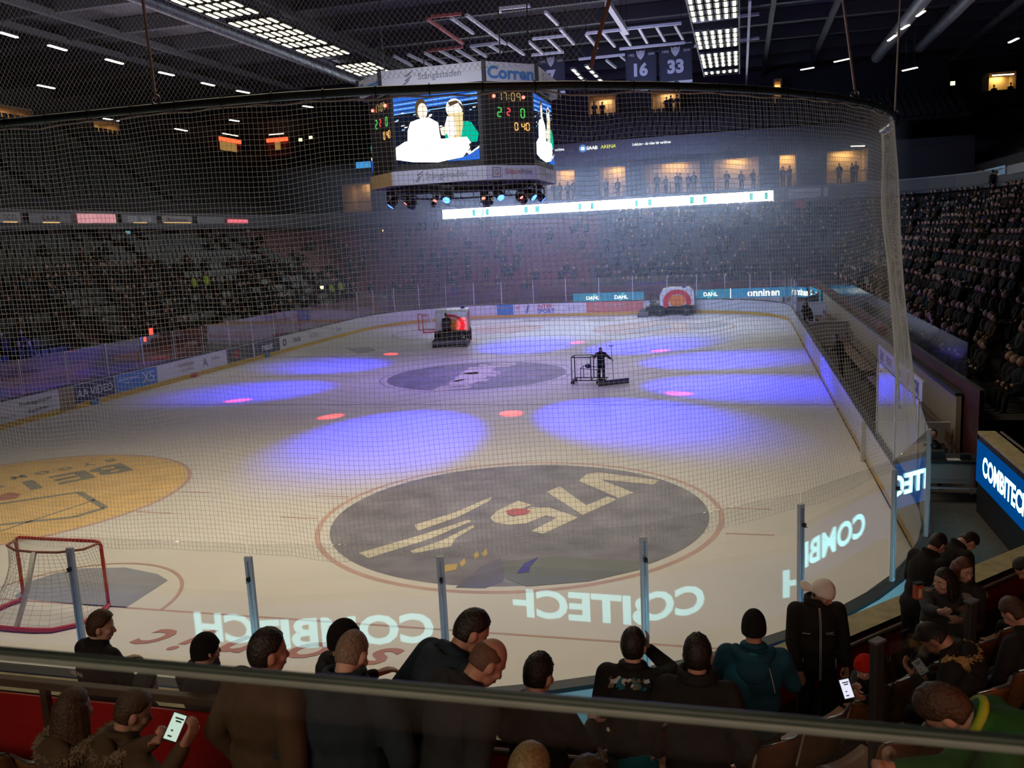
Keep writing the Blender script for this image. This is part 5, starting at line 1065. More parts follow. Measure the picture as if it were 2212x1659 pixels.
def person(label, px, D, face=0, lean=0, twist=0, nod=0, turn=0, tilt=0, arms=('down', 'down'), hair=('short', H_DARK), jacket=C_BLACK, trousers=C_TROU, sit=False, skin=SKIN, bulk=1.0, hood=None, extras=(), faceparts=False, curl=(22, 22), floor=None, scale=None, group='spectators standing and sitting in front of the camera', collar=True, hs=1.0, neck=0.0, want=.97, ik=()):
    global NP; NP += 1
    top = atD(px[0], px[1], D); RU = Rz(-twist) @ Rx(-lean); hip = Vector((0, 0, .50 if sit else .95))
    U = lambda p: hip + RU @ (Vector(p)-Vector((0, 0, .95)))
    nj = U((0, .008+neck, 1.53)); RH = RU @ Rz(-turn) @ Rx(-nod) @ Ry(tilt); HP = lambda p: nj + RH @ (Vector(p)*hs)
    topl = HP((0, .0, .235)); FR = Rz(-face)
    if floor is None and scale is None:
        best = None
        for kk in range(-14, 15):
            D2 = D*(1+.01*kk); tp = atD(px[0], px[1], D2); q = FR @ Vector((topl.x, topl.y, 0)); f_ = floor_at(tp.x-q.x, tp.y-q.y); s_ = (tp.z-f_)/topl.z; c_ = abs(s_-want)+.004*abs(kk)
            if best is None or c_ < best[0]: best = (c_, D2)
        D = best[1]; top = atD(px[0], px[1], D)
    fl = floor
    if fl is None:
        q = FR @ Vector((topl.x, topl.y, 0)); fl = floor_at(top.x-q.x, top.y-q.y)
    sc_ = scale or (top.z-fl)/topl.z
    loc = top-(FR @ topl)*sc_
    root = empty('person', loc, label, 'person', group); root.rotation_euler = (0, 0, math.radians(-face)); root.scale = (sc_,)*3
    print('PERSON %-46s scale %.2f floor %.2f at %.1f %.1f' % (label[:46], sc_, loc.z, loc.x, loc.y))
    B = MB(); J = MB(); T = MB(); m = skin; b = bulk
    # trunk and neck
    B.ell(U((0, 0, 1.28)), (.15, .10, .24), m, RU); B.ell(U((0, 0, 1.0)), (.145, .10, .16), m, RU); cap(B, U((-.12, 0, 1.42)), .05, U((.12, 0, 1.42)), .05, m); cap(B, U((0, -.01, 1.42)), .062, HP((0, -.012, .03)), .056, m)
    J.ell(U((0, -.005, 1.30)), (.205*b, .148*b, .23), m, RU); J.ell(U((0, .01, 1.10)), (.19*b, .15*b, .20), m, RU); J.ell(U((0, 0, .93)), (.20*b, .155*b, .15), m, RU); cap(J, U((-.15*b, -.01, 1.425)), .078, U((.15*b, -.01, 1.425)), .078, m); cap(J, U((0, -.02, 1.40)), .12, U((0, -.015, 1.475)), .085, m)
    if collar:
        for k in range(12):
            a, a2 = 2*PI*k/12, 2*PI*(k+1)/12; cap(J, U((.078*math.cos(a), -.012+.080*math.sin(a), 1.525+.016*-math.sin(a))), .022, U((.078*math.cos(a2), -.012+.080*math.sin(a2), 1.525+.016*-math.sin(a2))), .022, m, 8)
    # arms
    wr = []
    for i, sx in enumerate((-1, 1)):
        pr = ARM[arms[i]] if isinstance(arms[i], str) else arms[i]; s0 = Vector((sx*.175*b, -.005, 1.425)); e = s0+Vector((sx*pr[0][0], pr[0][1], pr[0][2])); w_ = e+Vector((sx*pr[1][0], pr[1][1], pr[1][2]))
        s0, e, w_ = U(s0), U(e), U(w_)
        for sd, ipx, iD in ik:
            if sd == sx:
                tg = FR.inverted() @ (atD(ipx[0], ipx[1], iD)-loc)/sc_; v = tg-s0; L_ = min(v.length, .545); u = v.normalized(); a1, a2 = .295, .265; cx = (L_*L_+a1*a1-a2*a2)/(2*L_); hh = math.sqrt(max(1e-5, a1*a1-cx*cx)); pole = RU @ Vector((sx*.6, -.25, -.8)); pole = (pole-u*pole.dot(u)).normalized(); e = s0+u*cx+pole*hh; w_ = s0+u*L_
        cap(B, s0, .05, e, .04, m); cap(B, e, .04, w_, .027, m)
        cap(J, s0, .082*b, e, .062*b, m); cap(J, e, .062*b, e.lerp(w_, .93), .044*b, m)
        h = (w_-e).normalized(); up_ = RU @ Vector((0, 0, -1)) if arms[i] not in ('phone', 'lap', 'cross') else RU @ Vector((-sx*.7, 0, .7))
        if arms[i] == 'down': up_ = RU @ Vector((-sx, .2, 0))
        if arms[i] == 'point': up_ = RU @ Vector((-sx*.2, 1, -.2))
        hand(B, w_+h*.01, h, up_, sx, curl[i], m, 1.0, arms[i] == 'point'); wr.append((w_, h))
    # legs
    for sx in (-1, 1):
        if sit: hp, kn, an = Vector((sx*.095, .02, .50)), Vector((sx*.12, .43, .50)), Vector((sx*.12, .46, .09))
        else: hp, kn, an = Vector((sx*.095, 0, .93)), Vector((sx*.105, .02, .50)), Vector((sx*.11, -.02, .09))
        cap(B, hp, .085, kn, .055, m); cap(B, kn, .055, an, .04, m); cap(B, an, .035, an+Vector((0, .12, -.045)), .028, m); cap(T, hp, .105, kn, .078, m); cap(T, kn, .078, an+Vector((0, 0, .02)), .062, m)
        F = MB(); cap(F, an+Vector((0, -.045, -.045)), .045, an+Vector((0, .15, -.050)), .038, SHOE); F.build('shoe', root, True)
    T.ell(hip-Vector((0, 0, .02)), (.165, .125, .13), m)
    # head
    ce = HP(HEADC); B.ell(ce, tuple(r*hs for r in HEADR), m, RH, 20, 14); B.ell(HP((0, .045, .052)), tuple(r*hs for r in (.058, .060, .072)), m, RH); B.ell(HP((0, .072, .008)), (.026, .024, .02), m, RH)
    cap(B, HP((0, .104, .102)), .010, HP((0, .121, .068)), .0145, m, 8); cap(B, HP((-.036, .090, .124)), .014, HP((.036, .090, .124)), .014, m, 8); cap(B, HP((-.012, .112, .064)), .009, HP((.012, .112, .064)), .009, m, 8)
    cap(B, HP((-.02, .103, .036)), .0085, HP((.02, .103, .036)), .0085, m, 8)
    for sx in (-1, 1):
        B.ell(HP((sx*.080, .006, .088)), (.010*hs, .022*hs, .034*hs), m, RH @ Ry(sx*10) @ Rz(sx*-18)); B.ell(HP((sx*.045, .075, .075)), (.025*hs, .026*hs, .024*hs), m, RH)
    remesh(B, 'body', root, .0085, skin, 3); remesh(J, 'jacket', root, .013, jacket, 5, .6); remesh(T, 'trousers', root, .016, trousers, 4)
    if faceparts:
        for sx in (-1, 1):
            E_ = MB(); E_.ell(HP((sx*.031, .094, .106)), (.0135, .010, .008), EYEW, RH, 10, 7); E_.ell(HP((sx*.031+.004, .1005, .106)), (.006, .005, .006), EYED, RH, 8, 6); E_.build('eye', root, True)
            W_ = MB(); cap(W_, HP((sx*.014, .106, .131)), .0045, HP((sx*.047, .094, .133)), .003, H_DARK, 6); W_.build('eyebrow', root, True)
        M_ = MB(); M_.ell(HP((0, .108, .040)), (.022, .006, .004), LIP, RH, 10, 6); M_.ell(HP((0, .107, .033)), (.018, .007, .005), LIP, RH, 10, 6); M_.build('mouth', root, True)
    # hair or hat
    st = hair[0]
    def placed(mb, name, m2=None):
        mb.v = [tuple(HP(v)) for v in mb.v]; o = mb.build(name, root, True); return o
    if st in ('short', 'crop', 'spiky', 'mop', 'fringe'): placed(hair_mesh(st, hair[1], NP*3.1), 'hair')
    elif st == 'beanie': placed(hair_mesh('beanie', hair[1], NP), 'beanie')
    elif st == 'cap':
        placed(hair_mesh('crop', H_DARK, NP), 'hair'); mb = hair_mesh('cap', hair[1], NP); a = math.radians(hair[2]); V, F = [], []; nx, ny = 9, 5      # peak
        for j in range(ny):
            for i in range(nx):
                u = -1+2*i/(nx-1); r_ = .088+.105*j/(ny-1)*(1-.25*u*u); th = a+u*.62; V.append((r_*math.sin(th)*.92, .012+r_*math.cos(th)*1.15, .108-.020*j/(ny-1)-.022*u*u))
        for j in range(ny-1):
            for i in range(nx-1): F.append((j*nx+i, j*nx+i+1, (j+1)*nx+i+1, (j+1)*nx+i))
        o = placed(mb, 'cap'); mb2 = MB(); mb2.add(V, F, hair[1]); o2 = placed(mb2, 'peak'); sm = o2.modifiers.new('s', 'SOLIDIFY'); sm.thickness = .006; o2.parent = o
        mb4 = MB()
        for k in range(6):
            an_ = a+PI/6+k*PI/3; pts_ = [HEADC+Vector((HEADR[0]*math.sin(t)*math.sin(an_), HEADR[1]*math.sin(t)*math.cos(an_), HEADR[2]*math.cos(t)))*1.172 for t in [.08+1.32*q/9 for q in range(10)]]; mb4.tube(pts_, .0016, mat('cap_seam', (.45, .36, .30), .8), 4)
        o4 = placed(mb4, 'seam'); o4.parent = o
        mb3 = MB(); mb3.ell(HEADC+Vector((0, 0, .128)), (.009, .009, .005), hair[1], nu=8, nv=5); o3 = placed(mb3, 'button'); o3.parent = o
    elif st == 'long':
        mb = hair_mesh('short', hair[1], NP); mb.v = [tuple(HP(v)) for v in mb.v]; L_ = hair[2]
        for k in range(11):
            a = math.radians(-105+210*k/10); x, y = .075*math.sin(a), .005-.080*math.cos(a); p0 = HP((x, y, .13)); p1 = HP((x*1.1, y*1.12, .02)); p2 = p1+RU @ Vector((x*.25, -.02+.0*y, -L_*(.75+.25*math.cos(a)))); cap(mb, p0, .030, p1, .034, hair[1], 8); cap(mb, p1, .034, p2, .024+.008*math.sin(k*2.3), hair[1], 8)
        remesh(mb, 'hair', root, .009, hair[1], 2)
    # hood lying on the back / fur collar
    if hood:
        kind, hm = hood; mb = MB()
        if kind == 'down':
            for k in range(13):
                a, a2 = math.radians(200+140*k/13-90-70+90), math.radians(200+140*(k+1)/13-90-70+90)
                f = lambda a: U((.135*math.cos(a), -.02-.115*abs(math.sin(a)), 1.49-.02*abs(math.sin(a))))
                A_, B_ = PI+PI*k/13, PI+PI*(k+1)/13; f2 = lambda a: U((.125*math.cos(a), -.015+.125*math.sin(a), 1.485+.02*math.sin(a))); cap(mb, f2(A_), .042, f2(B_), .042, hm, 8)
            mb.ell(U((0, -.13, 1.40)), (.125, .055, .12), hm, RU @ Rx(-12)); remesh(mb, 'hood', root, .011, hm, 5, .6)
        elif kind == 'up':
            def fh(d): k = max(0, min(1, (.62-d.y)/.25)); return .86+.42*k+.03*mnoise.noise(d*3)
            mb.ell(HEADC+Vector((0, -.005, 0)), (HEADR[0]*1.05, HEADR[1]*1.08, HEADR[2]*1.08), hm, nu=30, nv=22, fn=fh); mb.v = [tuple(HP(v)) for v in mb.v]; cap(mb, HP((0, -.05, -.02)), .075, U((0, -.06, 1.42)), .10, hm); remesh(mb, 'hood', root, .011, hm, 4, .6)
        elif kind == 'fur':
            rr_ = random.Random(NP)
            for k in range(22):
                A_ = math.radians(175+190*k/22); A2 = math.radians(175+190*(k+1)/22); f2 = lambda a: U((.165*math.cos(a), .0+.135*math.sin(a), 1.475+.045*math.sin(a))); cap(mb, f2(A_), .036+.012*rr_.random(), f2(A2), .036, hm, 8)
                for q in range(22): p = f2(A_+(A2-A_)*rr_.random()); d = Vector((rr_.uniform(-1, 1), rr_.uniform(-1, .5), rr_.uniform(-.6, 1))).normalized(); mb.tube([p+d*.02, p+d*.045+Vector((0, 0, -.004)), p+d*(.058+.016*rr_.random())+Vector((0, 0, -.012))], [.010, .007, .001], hm, 4)
            mb.build('fur_collar', root, True)
            h2 = MB(); h2.ell(U((0, -.12, 1.40)), (.15, .065, .14), jacket, RU @ Rx(-10)); h2.build('hood', root, True)
        elif kind == 'stand':
            for k in range(16): A_, A2 = 2*PI*k/16, 2*PI*(k+1)/16; f2 = lambda a: U((.098*math.cos(a), -.012+.098*math.sin(a), 1.52)); cap(mb, f2(A_), .026, f2(A2), .026, hm, 8); f3 = lambda a: U((.100*math.cos(a), -.012+.100*math.sin(a), 1.555)); cap(mb, f3(A_), .020, f3(A2), .020, hm, 8)
            remesh(mb, 'collar', root, .010, hm, 4)
    for e in extras: e(root, U, HP, RU, RH)
    root['_w'] = [tuple(loc+(FR @ w_)*sc_) for w_, h in wr]
    return root
def back_print(lines, m):
    def f(root, U, HP, RU, RH):
        mb = MB()
        for s, x, z, h in lines: letters(mb, s, U((x, -.168, z)), RU @ Vector((1, 0, 0)), RU @ Vector((0, 0, 1)), m, height=h, bold=.03, lift=.006)
        mb.build('print', root)
    return f
def zip_front(m, z0=.80, z1=1.50, y=.172):
    def f(root, U, HP, RU, RH):
        mb = MB(); P = [U((0, y-.0-.06*max(0, (z-1.33)/.17)+.0, z)) for z in [z0+(z1-z0)*k/10 for k in range(11)]]
        for dx in (-.006, .006): mb.tube([p+RU @ Vector((dx, .004, 0)) for p in P], .003, m, 5)
        mb.build('zip', root)
    return f
PRT = mat('white_print', (.55, .56, .58), .6)
# --- row at the rail, left to right
person('standing boy in a black sweatshirt with white print on the back, by the red panel', (216, 1319), 7.0, face=18, turn=42, nod=4, arms=('rail', 'rail'), hair=('mop', H_BROWN), jacket=C_BLACK, trousers=C_JEAN, skin=SKIN2, lean=6, extras=(back_print([('LEIJONA', -.02, 1.30, .045), ('8', .0, 1.20, .07), ('HOCKEY', .0, 1.12, .04)], PRT),))
person('child in a dark grey raised hood crouching at the rail beside the standing boy', (325, 1447), 6.6, face=20, turn=25, nod=12, lean=14, arms=('rail', 'rail'), hair=('none',), jacket=C_BLACK, hood=('up', C_GREYH), skin=SKIN2)
person('child in a black knitted beanie, just left of the man in brown', (436, 1371), 6.5, face=5, turn=28, nod=0, arms=('rail', 'rail'), hair=('beanie', C_KNIT), jacket=C_CHAR, hood=('stand', C_CHAR), skin=SKIN2)
person('person in a black beanie and hooded coat, mostly hidden by the grey-haired man', (735, 1342), 5.7, face=35, turn=10, arms=('rail', 'rail'), hair=('beanie', C_KNIT), jacket=C_BLACK, hood=('down', C_BLACK))
person('dark-haired man in a brown jacket, bulky, seen from behind', (572, 1356), 4.35, face=22, turn=18, arms=('pocket', 'pocket'), hair=('short', H_DARK), jacket=C_BROWN, bulk=1.12, lean=6)
person('man with thinning grey-blond hair in a wide navy jacket, head bent', (768, 1357), 4.55, face=-4, nod=22, turn=14, lean=12, arms=('pocket', 'pocket'), hair=('crop', H_GREY), jacket=C_NAVY, bulk=1.2, skin=SKIN2, hood=('stand', C_NAVY))
person('tall dark-haired man in a navy hooded coat bending towards the balding man', (1035, 1314), 4.45, face=40, lean=24, nod=8, turn=18, neck=.03, arms=('pocket', 'pocket'), hair=('short', H_DARK), jacket=C_NAVY, hood=('down', C_NAVY), bulk=1.14)
person('balding man with cropped hair in a dark jacket leaning in to talk', (1078, 1378), 4.0, face=42, lean=18, nod=22, turn=12, arms=('pocket', 'pocket'), hair=('fringe', H_BUZZ), jacket=C_CHAR, bulk=1.1, neck=.03)
person('boy with light-streaked hair in a dark coat beside the balding man', (1166, 1409), 5.0, face=12, nod=16, turn=10, arms=('rail', 'rail'), hair=('spiky', H_DARK), jacket=C_BLACK, skin=SKIN2)
def shoulder_pattern(root, U, HP, RU, RH):
    rr_ = random.Random(3); mb = MB(); ms = [C_TEAL2, PRT, mat('print_olive', (.16, .15, .09), .7), C_BLACK]
    for k in range(46):
        x = -.13+.26*rr_.random(); z = 1.415+.05*rr_.random(); s = .012+.012*rr_.random(); y = -.103+(1.46-z)*-.55
        mb.add([U((x-s, y-.012, z-s)), U((x+s, y-.012, z-s*.4)), U((x+s*.5, y-.008, z+s)), U((x-s*.7, y-.008, z+s*.5))], [(0, 1, 2, 3)], ms[k % 4])
    mb.build('shoulder_print', root)
    mb = MB(); mb.ell(U((.03, -.08, .86)), (.15, .09, .13), C_SHIRT, RU); mb.build('shirt_tail', root, True)
person('boy pointing out at the ice with a raised right hand, patterned print on the shoulders', (1366, 1357), 5.25, face=4, turn=4, arms=('down', 'point'), hair=('short', H_DARK), jacket=C_BLACK, trousers=C_GREY, skin=SKIN2, extras=(shoulder_pattern,), curl=(20, 38), want=.9, ik=((1, (1399, 1400), 5.45),))
person('man with spiky dark hair in a plain black jacket beside the teal jacket', (1506, 1371), 5.0, face=4, turn=-2, nod=2, arms=('pocket', 'pocket'), hair=('spiky', H_DARK), jacket=C_BLACK, hood=('stand', C_BLACK), lean=2)
def teal_panel(root, U, HP, RU, RH):
    mb = MB(); mb.ell(U((-.10, -.045, 1.24)), (.12, .132, .20), C_TEAL, RU); mb.build('shoulder_panel', root, True)
    mb = MB(); mb.ell(U((0, -.125, 1.455)), (.075, .04, .06), C_TEAL2, RU); mb.build('hood_lining', root, True)
    mb = MB(); mb.tube([U((.11, -.145, 1.42)), U((.13, -.158, 1.34)), U((.15, -.155, 1.24))], .003, PRT, 5); mb.build('piping', root)
person('person in a teal jacket and black beanie watching the ice', (1628, 1321), 5.7, face=2, turn=4, nod=2, arms=('rail', 'rail'), hair=('beanie', C_KNIT), jacket=C_DKTEAL, hood=('down', C_DKTEAL), bulk=1.06, extras=(teal_panel,))
def capman(root, U, HP, RU, RH):
    zip_front(PRT)(root, U, HP, RU, RH); mb = MB()
    letters(mb, 'LHC', U((-.09, .152, 1.27)), RU @ Vector((-1, 0, 0)), RU @ Vector((0, 0, 1)), PRT, width=.07, height=.03, lift=.012); mb.build('badge', root)
    mb = MB(); mb.tube([U((.09, .158, 1.26)), U((.16, .135, 1.26))], .004, PRT, 5); mb.tube([U((.15, .13, 1.0)), U((.155, .125, .9))], .004, PRT, 5); mb.tube([U((-.15, .13, 1.0)), U((-.155, .125, .9))], .004, PRT, 5); mb.build('pocket_piping', root)
    mb = MB(); mb.tube([U((.10*math.cos(a), .0+.105*math.sin(a), 1.545+.03*math.cos(a)*0-.03*max(0, math.sin(a)))) for a in [math.radians(-20+220*k/14) for k in range(15)]], .0035, PRT, 5); mb.build('collar_piping', root)
person('man in a cream cap worn backwards and black zipped jacket, back to the ice', (1786, 1256), 7.55, face=172, turn=-52, nod=24, arms=('down', 'pocket'), hair=('cap', C_CAP, 172), jacket=C_BLACK, skin=SKIN, faceparts=True, hood=('stand', C_BLACK), bulk=1.08, curl=(60, 40), ik=((1, (1727, 1448), 8.0),), extras=(capman,), group='spectators in the corner block')
# --- corner group
G2 = 'spectators in the corner block'
person('person in a black coat with back turned, at the ledge of the corner', (2036, 1152), 9.3, face=50, nod=22, lean=20, turn=0, arms=('rail', 'rail'), hair=('short', H_DARK), jacket=C_BLACK, group=G2)
person('short-haired man in black leaning on the ledge and looking down', (2112, 1157), 9.4, face=60, nod=38, lean=34, turn=5, arms=('rail', 'rail'), hair=('short', H_DARK), jacket=C_BLACK, skin=SKIN2, group=G2, faceparts=True)
person('red-haired woman turned away behind the fur-hooded woman', (2084, 1204), 8.4, face=225, turn=-75, nod=14, arms=('lap', 'lap'), hair=('long', H_RED, .30), jacket=C_CHAR, skin=SKIN2, sit=True, group=G2, faceparts=True, floor=None)
person('young woman with long dark hair and a pale fur hood, smiling towards the camera side', (2040, 1226), 7.6, face=200, turn=38, nod=10, arms=('lap', 'lap'), hair=('long', H_DARK, .34), jacket=C_CHAR, skin=SKIN2, sit=True, hood=('fur', FURP), group=G2, faceparts=True, ik=((-1, (2072, 1348), 7.35), (1, (2045, 1340), 7.3)))
person('hunched person in black with golden fur hood trim, looking at a phone', (1983, 1350), 6.6, face=-70, lean=24, nod=36, arms=('phone', 'phone'), hair=('short', H_DARK), jacket=C_BLACK, sit=True, hood=('fur', FURY), group=G2, ik=((1, (2003, 1462), 6.4), (-1, (1975, 1462), 6.3)))
person('child in a bright red beanie looking down at a glowing phone', (1862, 1417), 6.5, face=-125, turn=8, nod=26, arms=('phone', 'phone'), hair=('beanie', C_RED), jacket=C_BLACK, skin=SKIN2, sit=True, group=G2, faceparts=True, want=.8, ik=((1, (1838, 1508), 6.3), (-1, (1850, 1512), 6.35)))
person('dark-clad person at the right edge bending over a railing', (2195, 1205), 8.2, face=-60, lean=20, nod=30, arms=('lap', 'lap'), hair=('short', H_DARK), jacket=C_BLACK, sit=True, group=G2)
person('person in black with folded hands seated below the fur-hooded woman', (2172, 1288), 7.2, face=-40, lean=14, nod=30, arms=('lap', 'lap'), hair=('short', H_BROWN), jacket=C_BLACK, sit=True, group=G2)
def lime(root, U, HP, RU, RH):
    mb = MB()
    for k in range(9): A_, A2 = math.radians(150+200*k/9), math.radians(150+200*(k+1)/9); f2 = lambda a: U((.095*math.cos(a), -.01+.095*math.sin(a), 1.535)); cap(mb, f2(A_), .019, f2(A2), .019, C_LIME, 8)
    mb.build('collar', root, True)
person('child in a green jacket with a lime collar bending forward', (1990, 1490), 3.0, scale=.84, face=-82, lean=62, nod=-6, turn=10, hs=.92, arms=('lap', 'lap'), hair=('mop', H_BROWN), jacket=C_GREEN, skin=SKIN, sit=True, extras=(lime,), group=G2, curl=(62, 62), ik=((1, (1935, 1662), 2.95), (-1, (1960, 1670), 3.1)))
# --- front left, seated with backs to the camera
G3 = 'spectators seated low at the left'
person('seated woman with long brown hair and a grey-brown fur collar', (152, 1487), 5.0, face=10, turn=6, nod=6, arms=('lap', 'lap'), hair=('long', H_BROWN, .20), jacket=C_BROWN, sit=True, hood=('fur', FUR), group=G3)
person('seated boy with short brown hair holding a lit phone, fur-trimmed hood', (296, 1488), 4.9, face=30, turn=14, nod=16, lean=6, arms=('phone', 'phone'), hair=('short', H_BROWN), jacket=C_BROWN, skin=SKIN, sit=True, hood=('fur', FUR), group=G3, curl=(34, 34), ik=((1, (397, 1612), 4.45), (-1, (352, 1604), 4.5)))
person('person with fair hair at the very bottom of the view, mostly below the frame', (1140, 1609), 3.05, face=12, nod=4, arms=('lap', 'lap'), hair=('short', H_BLOND), jacket=C_BLACK, sit=True, group=G3)
person('person with brown hair just showing above the bottom edge of the view', (1268, 1638), 3.3, face=5, nod=4, arms=('lap', 'lap'), hair=('short', H_BROWN), jacket=C_BLACK, sit=True, group=G3)
# --- telephones
def phone(px, D, rot, m, lab, lit=True):
    p = atD(px[0], px[1], D); o = empty('mobile_phone', p, lab, 'phone'); M = rot; mb = MB(); mb.box((0, 0, 0), (.074, .15, .008), BLACK, M=M); mb.build('case', o, bevel=.003)
    mb = MB(); n = M @ Vector((0, 0, 1)); mb.box(n*.0045, (.066, .136, .001), m, M=M); mb.build('screen', o)
    mb = MB()
    for dy, wd in ((.045, .045), (.03, .03), (-.05, .022), (-.02, .012)): mb.box(n*.0055+M @ Vector((-.008 if dy < 0 else .005, dy, 0)), (wd, .008, .0006), mat('screen_text', (.02, .02, .02), .5), M=M)
    mb.build('screen_text', o)
PHN = emit('phone_screen_white', (.82, 1.0, .84), .85); PHN2 = emit('phone_screen_lilac', (.84, .85, 1.0), .95)
def toward(px, roll, back=0.0):
    d = -Vector(_ray(*px)).normalized(); x = Vector(AR).normalized(); x = (x-d*x.dot(d)).normalized(); y = d.cross(x); M = Matrix((x, y, d)).transposed(); return M @ Rz(roll) @ Rx(back)
phone((378, 1571), 4.52, toward((378, 1571), -17, -18), PHN, 'lit white phone held by the seated boy at the lower left')
phone((1829, 1488), 6.3, toward((1829, 1488), 12, -20), PHN2, 'lit pale phone held by the child in the red beanie')
phone((1988, 1441), 6.35, toward((1988, 1441), 30, -40), mat('phone_dim_white', (.35, .36, .4), .5), 'pale phone in the hands of the hunched person with golden fur trim')
p = atD(1983, 1277, 7.5); o = empty('drink_box', p, 'small red and black carton held up beside the fur-hooded woman', 'carton', rz=.5); mb = MB(); mb.box((0, 0, .0), (.07, .05, .13), mat('carton_red', (.5, .09, .03), .5)); mb.build('carton', o, bevel=.004); mb = MB(); mb.box((0, -.002, .072), (.074, .054, .02), BLACK); mb.build('lid', o); mb = MB(); mb.box((0, -.027, -.01), (.03, .004, .08), PRT); mb.build('print', o)
for ob in list(bpy.data.objects):
    if '_w' in ob.keys(): del ob['_w']
# ---------------------------------------------------------------- goals
NETW = mat('goal_net_white', (.42, .41, .38), .8)
def goal(loc, rz, lab, redback=True):
    o = empty('hockey_goal', loc, lab, 'goal', 'hockey goals', rz); hw, H_ = .915, 1.22
    mb = MB(); mb.tube([(-hw, 0, 0), (-hw, 0, H_-.08), (-hw+.03, 0, H_-.02), (-hw+.09, 0, H_), (hw-.09, 0, H_), (hw-.03, 0, H_-.02), (hw, 0, H_-.08), (hw, 0, 0)], .032, RED_PAINT, 10); mb.build('front_frame', o, True)
    base = [(-hw, 0, .04)]+[(-hw-.12*math.sin(PI*k/8)+.0, -.95*k/8, .04) for k in range(1, 8)]+[(-hw*.75, -1.08, .04), (-hw*.4, -1.14, .04), (0, -1.15, .04), (hw*.4, -1.14, .04), (hw*.75, -1.08, .04)]+[(hw+.12*math.sin(PI*k/8), -.95*k/8, .04) for k in range(7, 0, -1)]+[(hw, 0, .04)]
    mb = MB(); mb.tube(base, .045, RED_PAINT, 8); mb.build('base_frame', o, True)
    top = [(-hw+.03, 0, H_-.03), (-hw+.10, -.30, H_-.04), (-.45, -.50, H_-.04), (0, -.54, H_-.04), (.45, -.50, H_-.04), (hw-.10, -.30, H_-.04), (hw-.03, 0, H_-.03)]
    mb = MB(); mb.tube(top, .024, mat('dull_red_tube', (.30, .10, .08), .5), 8); mb.build('top_frame', o, True)
    mb = MB(); mb.tube([(0, -.54, H_-.04), (0, -.80, .6), (0, -1.13, .06)], .045, mat('white_pad', (.62, .61, .60), .6), 8); mb.build('centre_support', o, True)
    mb = MB(); rows = 18; cols = 34
    def lp(P, t): k = t*(len(P)-1); i = min(int(k), len(P)-2); return Vector(P[i]).lerp(Vector(P[i+1]), k-i)
    for i in range(cols+1):
        t = i/cols; a, b = lp(top, t), lp(base, t); mb.tube([a.lerp(b, k/6)+Vector((0, .10*math.sin(PI*k/6), 0)) for k in range(7)], .0028, NETW, 3, caps=False)
        a2 = Vector((-hw+2*hw*t, 0, H_)); mb.tube([a2, a], .0028, NETW, 3, caps=False)
    for j in range(rows+1):
        v = j/rows; mb.tube([lp(top, t/24).lerp(lp(base, t/24), v)+Vector((0, .10*math.sin(PI*v), 0)) for t in range(25)], .0028, NETW, 3, caps=False)
    mb.build('netting', o); return o
goal((0, 4, 0), 0, 'red-framed hockey goal seen from behind at the left, near end of the rink')
a = onZ(910, 717); goal((a.x, a.y, 0), math.radians(120), 'red-framed hockey goal pushed aside at the far end, beside the ice resurfacer')
